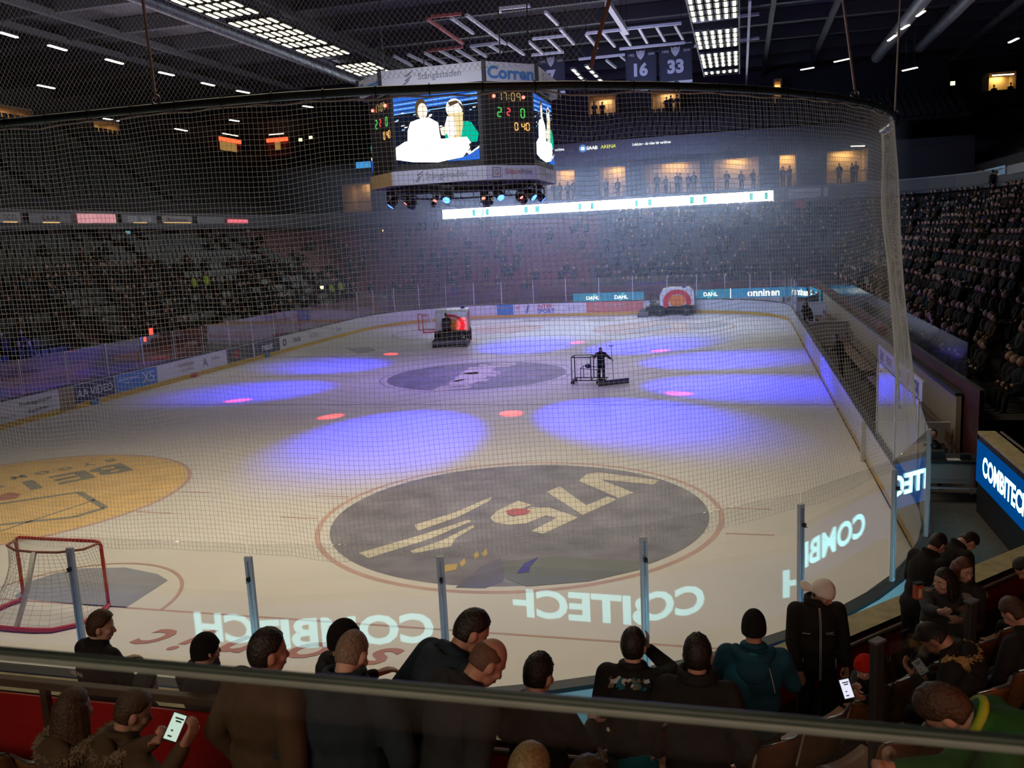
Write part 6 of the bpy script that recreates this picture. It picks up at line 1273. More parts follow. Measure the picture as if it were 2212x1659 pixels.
# ---------------------------------------------------------------- ice resurfacers
RS_W = mat('resurfacer_white', (.60, .60, .62), .35, var=.05); RS_R = mat('resurfacer_red', (.60, .03, .04), .4); RS_O = mat('resurfacer_orange', (.75, .22, .03), .4); TYRE = mat('tyre_black', (.014, .014, .015), .8); HUB = mat('wheel_hub_grey', (.22, .22, .24), .4, .6)
def resurfacer(loc, rz, lab):
    """+y is forward; the conditioner trails at the back"""
    o = empty('ice_resurfacer', loc, lab, 'ice resurfacer', 'ice resurfacers', rz)
    mb = MB(); mb.box((0, .1, .55), (1.35, 3.4, .35), DARK_METAL); mb.build('chassis', o, bevel=.03)
    mb = MB(); P = [(-.98, -.55, .72), (-.98, 1.95, .72), (-.98, 1.95, 1.75), (-.98, 1.65, 2.02), (-.98, .2, 2.05), (-.98, -.30, 1.95), (-.98, -.55, 1.55)]
    k = len(P); V = [Vector(p) for p in P]+[Vector((-p[0], p[1], p[2])) for p in P]; mb.add(V, [tuple(range(k)), tuple(range(2*k-1, k-1, -1))]+[(i, i+k, (i+1) % k+k, (i+1) % k) for i in range(k)], RS_W); bd = mb.build('body', o, bevel=.05)
    for s in (-1, 1):      # wide curved emblem on each flank
        mb = MB(); q = lambda y, z: (s*.992, y, z)
        outer = [(.70+1.02*math.cos(math.radians(a)), 1.02+.92*math.sin(math.radians(a))) for a in range(-20, 215, 12)]; inner = [(.72+.64*math.cos(math.radians(a)), 1.02+.58*math.sin(math.radians(a))) for a in range(-20, 215, 12)]
        for i in range(len(outer)-1):
            F = [q(*outer[i]), q(*outer[i+1]), q(*inner[i+1]), q(*inner[i])]; mb.add(F if s < 0 else F[::-1], [(0, 1, 2, 3)], RS_R)
        E_ = [(.72+.60*math.cos(2*PI*i/24), 1.12+.42*math.sin(2*PI*i/24)) for i in range(24)]; E_ = [q(*e) for e in E_]; mb.add(E_ if s < 0 else E_[::-1], [tuple(range(24))], RS_O); mb.build('emblem', bd)
    mb = MB(); E_ = [(.55*math.cos(2*PI*i/24)-.1, -.565, 1.2+.40*math.sin(2*PI*i/24)) for i in range(24)]; mb.add(E_, [tuple(range(24))], RS_O)
    R1 = [(-.1+.92*math.cos(math.radians(a)), -.560, 1.15+.68*math.sin(math.radians(a))) for a in range(-60, 120, 12)]; R2 = [(-.1+.66*math.cos(math.radians(a)), -.560, 1.17+.50*math.sin(math.radians(a))) for a in range(-60, 120, 12)]
    for i in range(len(R1)-1):
        if abs(R1[i][0]) < .97 and abs(R1[i+1][0]) < .97: mb.add([R1[i], R1[i+1], R2[i+1], R2[i]], [(0, 3, 2, 1)], RS_R)
    mb.build('emblem', bd)
    mb = MB(); mb.box((0, -.95, .80), (1.7, .75, .14), DARK_METAL); mb.box((-.25, -1.05, 1.0), (.5, .45, .12), BLACK); mb.box((-.25, -1.28, 1.28), (.5, .08, .5), BLACK); mb.build('driver_seat', o, bevel=.03)
    mb = MB(); mb.tube([(-.25, -.58, 1.2), (-.25, -.72, 1.5)], .025, BLACK, 6); mb.tube([(-.25+.19*math.cos(t), -.73+.06*math.sin(t)*.4, 1.52+.17*math.sin(t)) for t in [2*PI*k_/16 for k_ in range(16)]], .016, BLACK, 6, closed=True); mb.build('steering_wheel', o, True)
    for x in (-.92, .92):
        for y in (-.55, 1.35):
            M = Matrix.Rotation(PI/2, 3, 'Y'); mb = MB(); mb.lathe([(.2, -.13), (.36, -.13), (.40, -.09), (.40, .09), (.36, .13), (.2, .13)], TYRE, (x, y, .40), 20, M); w_ = mb.build('wheel', o, True); mb = MB(); mb.lathe([(.02, -.12), (.2, -.11), (.2, .11), (.02, .14)], HUB, (x, y, .40), 14, M); mb.build('hub', w_, True)
    mb = MB(); mb.box((0, -1.75, .22), (2.15, .75, .36), mat('conditioner_grey', (.16, .16, .17), .5, .4)); mb.box((0, -1.75, .42), (2.0, .5, .08), DARK_METAL); cdn = mb.build('conditioner', o, bevel=.03); mb = MB(); mb.box((0, -2.15, .09), (2.1, .06, .16), BLACK); mb.build('towel', cdn)
    for x in (-.6, .6): mb = MB(); mb.beam((x, -1.5, .45), (x, -.7, .78), .08, .08, DARK_METAL); mb.build('lift_arm', o)
    mb = MB(); mb.box((.6, 1.2, 2.12), (.25, .25, .16), mat('dim_beacon', (.05, .05, .25), .3)); mb.build('beacon', o, bevel=.03)
    return o
def mini_person(mb, base, face, M_top, M_leg, sit=False, skin=SKIN, hair=H_DARK, s=1.0, arms=0.0, lean=0.0, hat=None):
    """small distant figure: head, trunk, two arms, two legs"""
    R_ = Rz(-face); b = Vector(base); T_ = lambda p: b+(R_ @ (Vector((p[0], p[1]+(lean*(p[2]-.9) if p[2] > .9 else 0), p[2])) if not sit else Vector(p)))*s
    dz = -.45 if sit else 0.0
    mb.ell(T_((0, .02, 1.665+dz)), (.085*s, .10*s, .115*s), skin, R_, 10, 8); mb.ell(T_((0, -.012, 1.69+dz)), (.092*s, .105*s, .115*s), hat or hair, R_, 10, 8)
    mb.tube([T_((0, 0, z+dz)) for z in (.86, .92, 1.1, 1.35, 1.46, 1.53)], [.12*s, .165*s, .17*s, .19*s, .14*s, .06*s], M_top, 9)
    for sx in (-1, 1):
        e = (sx*.26, .04+.12*arms, 1.14+.05*arms+dz); h = (sx*(.24-.1*arms), .12+.26*arms, .90+.30*arms+dz); mb.tube([T_((sx*.18, 0, 1.43+dz)), T_(e), T_(h)], [.065*s, .05*s, .036*s], M_top, 7); mb.ell(T_(h), (.045*s, .05*s, .05*s), skin, None, 7, 5)
        if sit: mb.tube([T_((sx*.1, 0, .45)), T_((sx*.12, .42, .47)), T_((sx*.12, .46, .06))], [.09*s, .07*s, .05*s], M_leg, 7); mb.ell(T_((sx*.12, .52, .04)), (.045*s, .12*s, .04*s), SHOE, R_, 7, 5)
        else: mb.tube([T_((sx*.09, 0, .92)), T_((sx*.11, .02, .5)), T_((sx*.12, -.02, .06))], [.10*s, .07*s, .05*s], M_leg, 7); mb.ell(T_((sx*.12, .05, .04)), (.045*s, .13*s, .04*s), SHOE, R_, 7, 5)
def figure(lab, loc, face, M_top=C_BLACK, M_leg=C_TROU, group=None, **kw):
    mb = MB(); mini_person(mb, (0, 0, 0), face, M_top, M_leg, **kw); o = mb.build('person', smooth=True, loc=loc); tag(o, lab, 'person', group); return o
p = onZ(972, 750); HB = math.radians(13)
r1 = resurfacer((p.x-.45, p.y+2.0, 0), HB, 'white ice resurfacer with a driver aboard, orange emblem, beside the far goal')
q = r1.matrix_basis @ Vector((-.25, -1.0, .62)); figure('driver in dark clothes sitting on the ice resurfacer', q, -13, sit=True, arms=.8)
p = onZ(1446, 683); r2 = resurfacer((p.x-.2, p.y+1.0, 0), math.radians(-86), 'white ice resurfacer with a red arch emblem parked along the far boards')
lamp('red_beam', 'SPOT', (-2.3, 32.2, 7.5), 60*12*12, (1.0, .06, .03), onY(1000, 700, r1.location.y-.6), spot_size=.09, spot_blend=.6)
# ---------------------------------------------------------------- man with a cart and a scraper
p = onZ(1302, 829); MX, MY = p.x, p.y
person('man in black overalls standing on the ice, one hand on the cart, the other on a scraper pole', (1297, 750), (Vector((MX, MY, 0))-Vector(CAM)).dot(Vector(AF))+.15, face=172, turn=8, nod=20, arms=(((.20, .10, -.20), (.04, .20, -.10)), ((.16, .10, -.22), (.16, .12, .06))), hair=('crop', H_BUZZ), jacket=C_NAVY, trousers=C_NAVY, floor=0.0, group=None) if False else None
MAN = (MX, MY)
a, b = onZ(1237, 826), onZ(1292, 833); o = empty('transport_cart', ((a.x+b.x)/2, (a.y+b.y)/2+.2, 0), 'grey tubular cart on four castors beside the man on the ice', 'cart'); TUBEM = mat('cart_tube_grey', (.10, .105, .13), .5, .5)
mb = MB(); L_, W_, Hc = 1.05, .75, 1.15
for x in (-L_/2, L_/2*.55):
    for y in (-W_/2, W_/2): mb.tube([(x, y, .16), (x, y, Hc)], .024, TUBEM, 6)
for y in (-W_/2, W_/2): mb.tube([(-L_/2, y, Hc), (L_/2*.55, y, Hc)], .024, TUBEM, 6); mb.tube([(-L_/2, y, .18), (L_/2+.35, y, .18)], .024, TUBEM, 6)
for x in (-L_/2, L_/2*.55): mb.tube([(x, -W_/2, Hc), (x, W_/2, Hc)], .024, TUBEM, 6); mb.tube([(x, -W_/2, .18), (x, W_/2, .18)], .024, TUBEM, 6)
mb.tube([(L_/2+.35, -W_/2, .18), (L_/2+.35, W_/2, .18)], .024, TUBEM, 6); mb.build('frame', o, True)
mb = MB()
for y in (-W_/2, W_/2): mb.tube([(-.15, y, .18), (-.15, y, .68), (L_/2+.02, y, .62), (L_/2+.02, y, .18)], .02, TUBEM, 6)
mb.tube([(-.15, -W_/2, .68), (-.15, W_/2, .68)], .02, TUBEM, 6); mb.tube([(L_/2+.02, -W_/2, .62), (L_/2+.02, W_/2, .62)], .02, TUBEM, 6); mb.build('inner_rack', o, True)
mb = MB(); mb.tube([(L_/2*.55, -.1, Hc), (L_/2*.55+.35, -.1, Hc-.03), (L_/2*.55+.62, -.1, Hc-.02)], .02, TUBEM, 6); mb.build('handle', o, True)
for x in (-L_/2+.03, L_/2+.05):
    for y in (-W_/2, W_/2):
        mb = MB(); mb.lathe([(.02, -.025), (.08, -.025), (.085, 0), (.08, .025), (.02, .025)], TYRE, (x, y, .085), 14, Matrix.Rotation(PI/2, 3, 'X')); w_ = mb.build('castor', o, True); mb = MB(); mb.box((x, y, .15), (.05, .08, .06), HUB); mb.build('fork', w_)
mb = MB(); mb.ell((.12, -.05, .74), (.13, .11, .10), mat('blue_grey_bag', (.05, .06, .16), .7)); bg = mb.build('cloth_bag', smooth=True, loc=o.location); tag(bg, 'small blue-grey bundle on the cart', 'bag')
c1, c2 = onZ(1305, 834), onZ(1347, 829); cm = (c1+c2)/2; dv = (c2-c1).normalized(); sc_o = empty('ice_scraper', (cm.x, cm.y, 0), 'wide-bladed ice scraper on a long pole held by the man', 'scraper'); 
mb = MB(); mb.beam(dv*-.72+Vector((0, 0, .12)), dv*.72+Vector((0, 0, .12)), .025, .22, mat('scraper_blade', (.12, .12, .15), .5, .4)); mb.build('blade', sc_o, bevel=.004)
mb = MB(); pt = onY(1320, 747, MY+.05)-sc_o.location; mb.tube([Vector((0, 0, .2)), pt], .016, mat('pole_pale', (.34, .30, .38), .5), 6); mb.tube([pt+Vector((-.09, 0, 0)), pt+Vector((.09, 0, 0))], .015, BLACK, 6); mb.build('pole', sc_o)
# ---------------------------------------------------------------- benches on the long side behind the right boards
BW = mat('bench_wall_cream', (.50, .44, .32), .5, var=.06, scale=1); WOOD = mat('bench_wood', (.20, .11, .07), .55, var=.25, scale=6); RUB = mat('rubber_floor', (.075, .066, .058), .9, var=.2)
mb = MB(); mb.box((16.0, 29, .02), (2.0, 52, .06), RUB); struct(mb.build('bench_floor'))
mb = MB(); mb.box((17.14, 33.5, .95), (.12, 37, 1.6), BW); mb.box((17.14, 33.5, 1.79), (.18, 37, .08), DARK_CAP); struct(mb.build('bench_back_wall'))['label'] = 'cream wall behind the players benches'
for y, lab in ((38.0, 'white cross partition between the two players benches'), (50.0, 'white cross partition at the far end of the players benches')):
    mb = MB(); mb.box((16.2, y, .65), (1.9, .12, 1.2), WHITE_PAINT); mb.box((16.2, y, 1.28), (1.95, .2, .06), AD_W); tag(mb.build('bench_partition'), lab, 'partition')
def bench(y0, y1, lab):
    o = empty('players_bench', (16.6, (y0+y1)/2, .05), lab, 'bench', 'players benches'); n_ = 4; L_ = y1-y0; mb = MB()
    for k in range(4): mb.box((-.18+.12*k, 0, .46), (.10, L_, .04), WOOD)
    mb.build('seat', o, bevel=.006); mb = MB()
    for k in range(2): mb.box((.30, 0, .62+.16*k), (.035, L_, .12), WOOD)
    mb.build('backrest', o, bevel=.006)
    for k in range(4): mb = MB(); mb.box((0, -L_/2+.4+(L_-.8)*k/3, .22), (.4, .06, .44), DARK_METAL); mb.build('leg', o)
bench(14.5, 25.6, 'brown slatted players bench nearer the corner'); bench(27, 37.4, 'brown slatted players bench in the middle, with a red bucket'); bench(38.6, 49.5, 'brown slatted players bench farthest along the boards')
def bucket(p, lab):
    o = empty('bucket', p, lab, 'bucket'); mb = MB(); mb.lathe([(.11, 0), (.15, .30), (.158, .30), (.158, .315), (.13, .315), (.105, .03)], mat('red_bucket', (.62, .03, .04), .4), n=16); mb.build('pail', o, True); mb = MB(); mb.tube([(.155*math.cos(a), 0, .30+.14*math.sin(a)) for a in [PI*k/10 for k in range(11)]], .005, STEEL, 5); mb.build('handle', o)
p = onZ(1820, 742, .55); bucket((16.6, 41.5, .53), 'red bucket on the players bench behind the white partition'); bucket((17.14, 27.5, 1.83), 'red bucket on the cream wall behind the players bench')
# advert boards leaning on the bench wall
o = empty('advert_hoarding', (15.95, 17.4, 1.72), 'long white hoarding with dark and red print above the near players bench', 'hoarding'); mb = MB(); mb.box((.16, 0, .35), (.05, 7.0, .5), AD_W); mb.box((.16, -3.0, -.75), (.05, .08, 1.9), GREY_POST); mb.box((.16, 3.0, -.75), (.05, .08, 1.9), GREY_POST); mb.build('panel', o); mb = MB()
for s, y, h in (('LHC', 2.7, .28), ('SPORT', 1.4, .24), ('LIDÉNS', -.2, .24)): letters(mb, s, (.13, y, .35), (0, -1, 0), (0, 0, 1), TX_PURP, height=h, bold=.02)
letters(mb, '///', (.13, -1.7, .35), (0, -1, 0), (0, 0, 1), TX_RED, height=.32, bold=.04); letters(mb, 'BOX', (.13, -2.7, .35), (0, -1, 0), (0, 0, 1), TX_BLUE, height=.32, bold=.04); mb.build('lettering', o); struct(o) if False else None
# people on the bench side
figure('person in dark clothes standing at the far players bench, facing the ice', (15.6, 46.0, .05), -80, s=1.02, arms=.4); figure('person in dark clothes bending over the far bench gate', (15.7, 43.2, .05), -60, lean=.35, arms=.8); figure('person in dark clothes walking behind the far bench', (16.5, 52.5, .05), 160); figure('person in grey standing past the far corner of the boards', (17.1, 55.0, .05), 200, M_top=C_GREYH)
p = onZ(1830, 835, .05); figure('person in dark clothes bending over the boards at the middle players bench', (15.75, 27.9, .05), -75, lean=.28, arms=.9, M_leg=C_NAVY)
figure('person in a dark jacket sitting at the folding table by the cream wall', (16.2, 13.1, .05), 185, M_top=C_CHAR, sit=True, arms=.8, s=.95)
# equipment table in the gap behind the corner glass
o = empty('folding_table', (16.3, 11.95, .05), 'dark folding table with cables and gear in the gap behind the corner glass', 'table'); mb = MB(); mb.box((0, 0, .88), (1.25, .75, .05), BLACK); mb.build('top', o, bevel=.006)
for x in (-.55, .55):
    for y in (-.3, .3): mb = MB(); mb.box((x, y, .43), (.05, .05, .86), GREY_POST); mb.build('leg', o)
[MB().box((0, y_, .30), (1.1, .03, .04), GREY_POST).build('brace', o) for y_ in (-.32, .32)]; mb = MB(); mb.box((0, .36, .52), (1.2, .02, .62), WHITE); mb.build('front_panel', o)
for (x, y, sz, m, nm, lab) in ((-.25, .05, (.32, .25, .14), BLACK, 'equipment_case', 'black equipment case on the table behind the corner glass'), (.3, -.05, (.22, .16, .10), DARK_METAL, 'mixer_box', 'dark metal box on the table behind the corner glass'), (.05, -.2, (.26, .18, .012), PRT, 'paper_sheet', 'white paper sheet on the table behind the corner glass')):
    mb = MB(); mb.box((0, 0, sz[2]/2), sz, m); ob = mb.build(nm, bevel=.004, loc=(16.3+x, 11.95+y, .955)); tag(ob, lab, nm.split('_')[1])
mb = MB(); mb.box((15.95, 15.2, .55), (2.1, .12, 1.0), WHITE_PAINT); struct(mb.build('gap_partition'))
# equipment behind the barrier glass of the packed stand
BG = bowl_path(-.05)
gl = [p for p in BG if p.x > 17 and 13 < p.y < 58]
for i in range(0, len(gl)-2, 2):
    a, b = gl[i], gl[i+2]; mb = MB(); mb.beam((a.x, a.y, 2.62), (b.x, b.y, 2.62), .014, .9, BARRIER); tag(mb.build('barrier_glass'), 'clear barrier glass fronting the packed stand, %s panel from the far corner' % nth(i//2), 'glass panel', 'barrier glass of the packed stand')
# penalty-box furniture behind the long boards
mb = MB(); mb.box((-16.6, 26, .02), (2.4, 30, .06), RUB); struct(mb.build('box_floor'))
for y0, y1, lab in ((19, 25.2, 'red-backed penalty bench nearer the camera, lit blue'), (27, 34, 'red-backed penalty bench farther along, lit blue')):
    o = empty('penalty_bench', (-16.9, (y0+y1)/2, .05), lab, 'bench', 'penalty benches'); mb = MB(); mb.box((0, 0, .48), (.5, y1-y0, .08), WOOD); mb.build('seat', o, bevel=.01); mb = MB(); mb.box((-.3, 0, 1.0), (.08, y1-y0, .95), mat('penalty_panel_red', (.22, .03, .03), .5)); mb.build('backrest', o, bevel=.01); mb = MB(); mb.box((0, -(y1-y0)/2+.3, .22), (.4, .08, .44), DARK_METAL); mb.build('leg', o); mb = MB(); mb.box((0, (y1-y0)/2-.3, .22), (.4, .08, .44), DARK_METAL); mb.build('leg', o)
for y in (18.6, 26, 34.6): mb = MB(); mb.box((-16.3, y, .75), (2.2, .08, 1.4), mat('penalty_partition', (.24, .22, .2), .5)); tag(mb.build('box_partition'), 'pale cross partition of the penalty boxes, %s' % {18.6: 'the one nearest the camera', 26: 'the one between the two benches', 34.6: 'the one farthest from the camera'}[y], 'partition')
lamp('penalty_blue', 'SPOT', (-9, 31, 8.0), 6000, (.03, .05, 1), (-17.8, 24.0, 1.7), spot_size=.36, spot_blend=.6)
# the man on the ice (built with the same figure maker)
person('man in black overalls standing on the ice between cart and scraper', (1297, 750), (Vector((MX, MY, 0))-Vector(CAM)).dot(Vector(AF)), face=168, turn=6, nod=22, arms=('out', 'out'), ik=((1, (1282, 773), (Vector((MX, MY, 0))-Vector(CAM)).dot(Vector(AF))-.2), (-1, (1321, 776), (Vector((MX, MY, 0))-Vector(CAM)).dot(Vector(AF))-.2)), hair=('crop', H_BUZZ), jacket=C_NAVY, trousers=C_NAVY, floor=0.0, group=None)
# ---------------------------------------------------------------- crowd
rc = random.Random(21)
TOPS = [C_BLACK, C_CHAR, C_NAVY, C_BLACK, C_BROWN, C_GREYH, C_BLACK, C_CHAR]
VAR = []
for v in range(8):
    mb = MB(); mini_person(mb, (0, 0, 0), 0, TOPS[v], C_TROU, sit=True, skin=(SKIN, SKIN2)[v % 2], hair=[H_DARK, H_BROWN, H_GREY, H_DARK, C_KNIT, H_BLOND, H_DARK, H_BROWN][v], arms=.3+.25*(v % 3), s=.96+.02*(v % 4)); VAR.append(mb)
mb = MB(); mini_person(mb, (0, 0, 0), 0, cloth('white_sweater', (.42, .42, .44)), C_TROU, sit=True, skin=SKIN2, hair=H_BLOND, arms=.5); VW = mb
mb = MB(); mini_person(mb, (0, 0, 0), 0, cloth('blue_team_sweater', (.02, .04, .25)), C_TROU, sit=True, skin=SKIN2, hair=H_DARK, arms=.2); VB = mb
mb = MB(); mini_person(mb, (0, 0, 0), 0, cloth('hivis_vest', (.45, .60, .06), rough=.7), C_TROU, skin=SKIN, hair=H_DARK); VH = mb
PROT = {}
def crowd_person(kind, mbuf, loc, face, lab, group, z=0):
    if kind in PROT: o = PROT[kind].copy(); C.objects.link(o); o.name = 'person'
    else: o = mbuf.build('person', smooth=True); PROT[kind] = o
    loc = (loc[0]+rc.uniform(-.12, .12), loc[1]+rc.uniform(-.12, .12), loc[2]); k_ = rc.uniform(.9, 1.06); o.scale = (k_, k_, k_); o.location = loc; o.rotation_euler = (0, 0, math.radians(-face)); tag(o, lab, 'person', group); return o
def seg_points(t0, side):
    """seat places along the row at depth t: (point, facing) for one side of the bowl"""
    P = bowl_path(t0, 24); out = []; acc = 0.0
    for i in range(len(P)-1):
        a, b = P[i], P[i+1]; L_ = (b-a).length
        if L_ < 1e-6: continue
        while acc < L_:
            q = a.lerp(b, acc/L_); d = (b-a)/L_; n = Vector((d.y, -d.x)); out.append((q, math.degrees(math.atan2(n.x, n.y)))); acc += .54
        acc -= L_
    return [o for o in out if side(o[0])]
right = lambda q: q.x > 17 and q.y < 59; far_ = lambda q: q.y >= 58 and abs(q.x) < 26; left = lambda q: q.x < -17 and 14 < q.y < 60
NC = 0; USED = set()
def try_seat(r, side, prob, cap_, aisle, lab, group):
    global NC; n_ = 0
    t = (r+.62)/NROW; z = bowl_z(r/NROW)
    for k, (q, fc) in enumerate(seg_points(t, side)):
        if (k % 26) in aisle: continue
        if rc.random() < prob and n_ < cap_:
            v = rc.randrange(8); crowd_person(v, VAR[v], (q.x, q.y, z-.02), fc+rc.uniform(-25, 25), lab, group); USED.add((r, round(q.x, 1), round(q.y, 1))); n_ += 1; NC += 1
def px_of(q, z):
    d = np.array([q.x, q.y, z+.9])-CAM; return PW/2+FPX*(AR@d)/max(.1, AF@d)
for r in range(0, 13): try_seat(r, lambda q: right(q) and 1935 < px_of(q, bowl_z(r/NROW)) < 2225, .74, 15, (0, 1), 'dark-clad spectator sitting in the packed stand', 'spectators of the packed stand')
for r in range(0, 11): try_seat(r, far_, .10, 4, (0, 1), 'dark-clad spectator in the end stand under the video ribbon', 'spectators of the end stand')
for r in range(0, 9): try_seat(r, left, .07, 4, (0, 1), 'dark-clad spectator in the thinly filled stand behind the adverts', 'spectators behind the adverts')
def at_row(px, r, X=None):
    """seat point of row r that shows near pixel column px on the right or left side"""
    t = (r+.62)/NROW; best = None
    for q, fc in seg_points(t, right if X > 0 else left):
        d = np.array([q.x, q.y, bowl_z(r/NROW)+1.0])-CAM; x = PW/2+FPX*(AR@d)/(AF@d)
        if best is None or abs(x-px) < best[0]: best = (abs(x-px), q, fc)
    return best[1], best[2], bowl_z(r/NROW)
q, fc, z = at_row(2138, 4, 1); crowd_person('w', VW, (q.x, q.y, z-.02), fc, 'spectator in a white sweater standing out in the packed stand', None)
q, fc, z = at_row(2125, 8, 1); crowd_person('b', VB, (q.x, q.y, z-.02), fc, 'spectator in a blue team sweater in the packed stand', None)
for px, r, lab in ((423, 4, 'yellow-vested steward by the stair in the empty stand, left one of the pair'), (443, 4, 'yellow-vested steward by the stair in the empty stand, right one of the pair'), (714, 1, 'steward in a yellow vest standing by the low exit lamp'), (737, 1, 'steward in a yellow vest standing apart from the low exit lamp')):
    q, fc, z = at_row(px, r, -1); crowd_person('h', VH, (q.x, q.y, z), fc, lab, 'stewards in yellow vests')
# silhouettes in the lit suites
SIL = []
for v in range(3): mb = MB(); mini_person(mb, (0, 0, 0), 0, TOPS[v], C_TROU, hair=H_DARK, arms=(0, .5, .9)[v], s=1.02); SIL.append(mb)
for k, (px, v) in enumerate(((1190, 0), (1203, 0), (1220, 1), (1233, 0), (1306, 2), (1333, 0), (1415, 0), (1438, 1), (1460, 2), (1468, 0), (1487, 1), (1500, 0), (1572, 2), (1600, 0), (1625, 1), (1693, 0), (1709, 1), (1815, 0), (1843, 2), (1852, 1))):
    crowd_person('s%d' % v, SIL[v], (rx(px), Yw+.9+.3*(k % 2), 9.34), 180+rc.uniform(-50, 50), 'dark figure standing in a lit suite behind the rail', 'figures in the lit suites')
sr = empty('suite_rail', (0, Yw+.25, 9.34), 'dark handrail in front of the lit suites', 'rail'); MB().box((0, 0, 1.01), (56, .05, .06), DARK_METAL).build('top_rail', sr)
for k in range(29): MB().box((-28+2*k, 0, .5), (.05, .05, 1.0), DARK_METAL).build('upright', sr)
for k, px in enumerate((1948, 2150, 2184, 1960)):
    p = onY(px, 192, 84.0); crowd_person('s0', SIL[0], (p.x, 84.2, 16.24), 180+rc.uniform(-20, 20), 'dark figure against the lit wall high above the packed stand', 'figures at the top of the packed stand')
for k, px in enumerate((1285, 1300, 1440, 1452, 1462)):
    crowd_person('s1', SIL[1], (onY(px, 275, Yw+6).x, Yw+6.0, 16.66), 180+rc.uniform(-30, 30), 'dark figure on the top row over the screen band', 'figures on the top row of the end stand')
for k, (px, py) in enumerate(((2055, 438), (2068, 438), (2150, 425), (1905, 448), (1930, 448))):
    p = onX(px, py, 29.2); crowd_person('s0', SIL[0], (28.9, p.y, bowl_z(1)), -90+rc.uniform(-40, 40), 'dark figure in front of the boxes above the packed stand', 'figures in front of the boxes')
print('CROWD', NC)
CR = MB()
for r in range(13):
    t = (r+.62)/NROW; z = bowl_z(r/NROW)
    for k, (q, fc) in enumerate(seg_points(t, lambda q: True)):
        u_ = px_of(q, z); ky = (r, round(q.x, 1), round(q.y, 1))
        if (k % 26) in (0, 1) or ky in USED or not (-40 < u_ < 2230): continue
        pr = .62 if right(q) and u_ > 1935 else (.42 if q.x > 2 else (.10 if q.y > 58 else (.26 if r < 8 else .06)))
        if rc.random() < pr: v = rc.randrange(8); mini_person(CR, (q.x+rc.uniform(-.12, .12), q.y+rc.uniform(-.12, .12), z-.02), fc+rc.uniform(-25, 25), TOPS[v], C_TROU, sit=True, skin=(SKIN, SKIN2)[v % 2], hair=[H_DARK, H_BROWN, H_GREY, H_DARK][v % 4], arms=.3+.25*(v % 3)); USED.add(ky)
tag(CR.build('spectator_crowd', smooth=True), 'mass of distant dark-clad spectators in the bowl', 'crowd', kind='stuff')
# ---------------------------------------------------------------- seats of the bowl: the nearest as objects, the rest as one mass
def tip_seat(mb, M, o, m):
    for c, s in (((0, -.16, .58), (.44, .05, .46)), ((0, .02, .40), (.42, .36, .05)), ((0, -.10, .20), (.05, .10, .36))):
        hx, hy, hz = s[0]/2, s[1]/2, s[2]/2; P = [M @ Vector((c[0]+x*hx, c[1]+y*hy-(.06 if z > 0 and s[2] > .4 else 0), c[2]+z*hz))+o for z in (-1, 1) for y in (-1, 1) for x in (-1, 1)]
        mb.add(P, [(0, 2, 3, 1), (4, 5, 7, 6), (0, 1, 5, 4), (2, 6, 7, 3), (0, 4, 6, 2), (1, 3, 7, 5)], m)
allseats = []
for r in range(NROW):
    t = (r+.62)/NROW; z = bowl_z(r/NROW)
    for k, (q, fc) in enumerate(seg_points(t, lambda q: True)):
        if (k % 26) in (0, 1) or (r, round(q.x, 1), round(q.y, 1)) in USED: continue
        p = np.array([q.x, q.y, z+.5])-CAM; dz = AF@p
        if dz < 2: continue
        sx_, sy_ = PW/2+FPX*(AR@p)/dz, PH/2-FPX*(AU@p)/dz
        if not (-120 < sx_ < PW+120 and -50 < sy_ < PH): continue
        allseats.append((dz, q, fc, z))
allseats.sort(key=lambda s: s[0])
mb = MB(); tip_seat(mb, Matrix.Identity(3), Vector((0, 0, 0)), SEATGREY); sp = mb.build('tip_up_seat'); fst = True
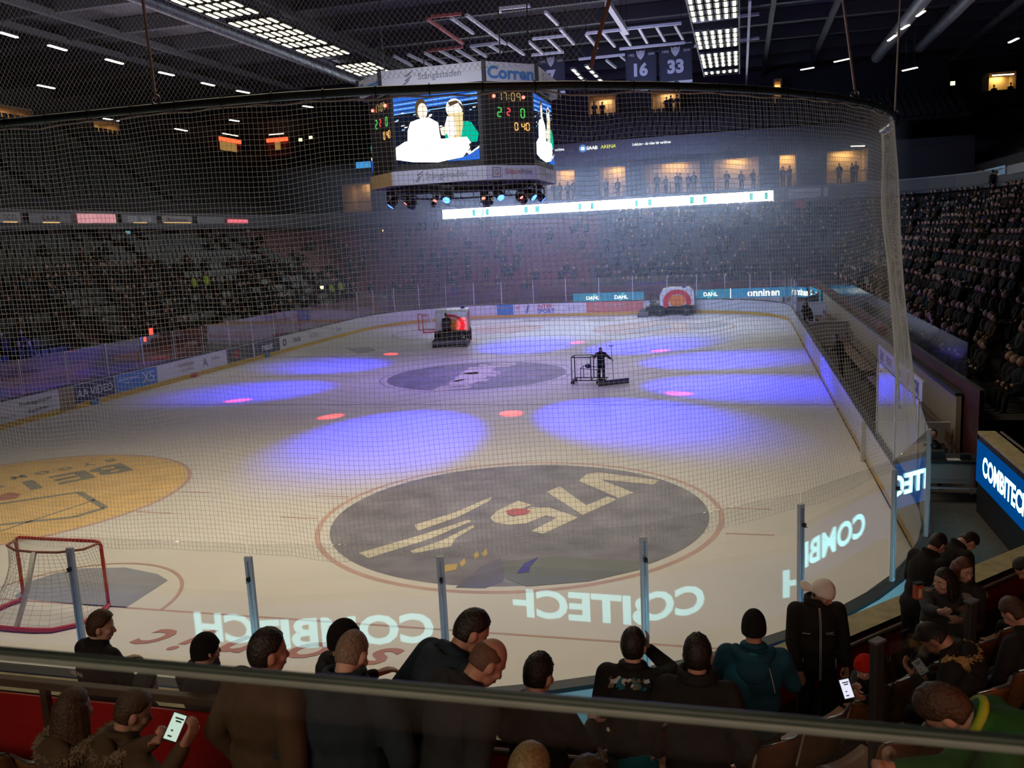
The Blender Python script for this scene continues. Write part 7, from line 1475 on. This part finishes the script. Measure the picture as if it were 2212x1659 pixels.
for dz, q, fc, z in allseats[:290]:
    o = sp if fst else sp.copy()
    if not fst: C.objects.link(o)
    fst = False; o.location = (q.x, q.y, z); o.rotation_euler = (0, 0, math.radians(-fc)); tag(o, 'empty dark grey tip-up seat in the bowl, among those nearest the camera', 'seat', 'empty tip-up seats of the bowl')
mb = MB()
for dz, q, fc, z in allseats[290:]: tip_seat(mb, Rz(-fc), Vector((q.x, q.y, z)), SEATRED if q.y > 59 and q.x < 0 else SEATGREY)
tag(mb.build('tip_up_seats'), 'rows of empty dark tip-up seats filling the far bowl', 'seats', kind='stuff')
mb = MB()
for sx in (-1, 1):
    for i in range(14):
        x = sx*(30.0+11.0*(i+.55)/14); z = 9.5+7.4*i/14
        for k in range(130):
            y = -14+.6*k+ (.3 if i % 2 else 0)
            if k % 22 in (0, 1): continue
            p = np.array([x, y, z])-CAM
            if AF@p < 5: continue
            u_ = PW/2+FPX*(AR@p)/(AF@p)
            if -100 < u_ < PW+100: tip_seat(mb, Rz(90*sx), Vector((x, y, z)), SEATGREY)
for i in range(7):
    for k in range(104): tip_seat(mb, Rz(180), Vector((-29+.56*k, Yw+.6+.85*i+.45, 14.1+.42*i)), SEATGREY)
tag(mb.build('upper_tier_seats'), 'rows of empty dark seats in the upper tiers', 'seats', kind='stuff')
# ---------------------------------------------------------------- theatre haze hanging over the far half of the rink
def haze(name, c, size, dens, col, aniso):
    m = bpy.data.materials.new(name); m.use_nodes = True; nt = m.node_tree; N = nt.nodes; N.remove(N['Principled BSDF'])
    v = N.new('ShaderNodeVolumeScatter'); v.inputs['Color'].default_value = (*col, 1); v.inputs['Density'].default_value = dens; v.inputs['Anisotropy'].default_value = aniso
    nt.links.new(v.outputs[0], N['Material Output'].inputs['Volume'])
    mb = MB(); mb.box(c, size, m); o = mb.build(name); tag(o, 'thin bluish theatre haze hanging over the far half of the ice', 'haze', kind='stuff'); return o
haze('haze', (1, 57.2, 5.9), (40, 25, 11.4), .019, (.50, .64, 1.0), .3)
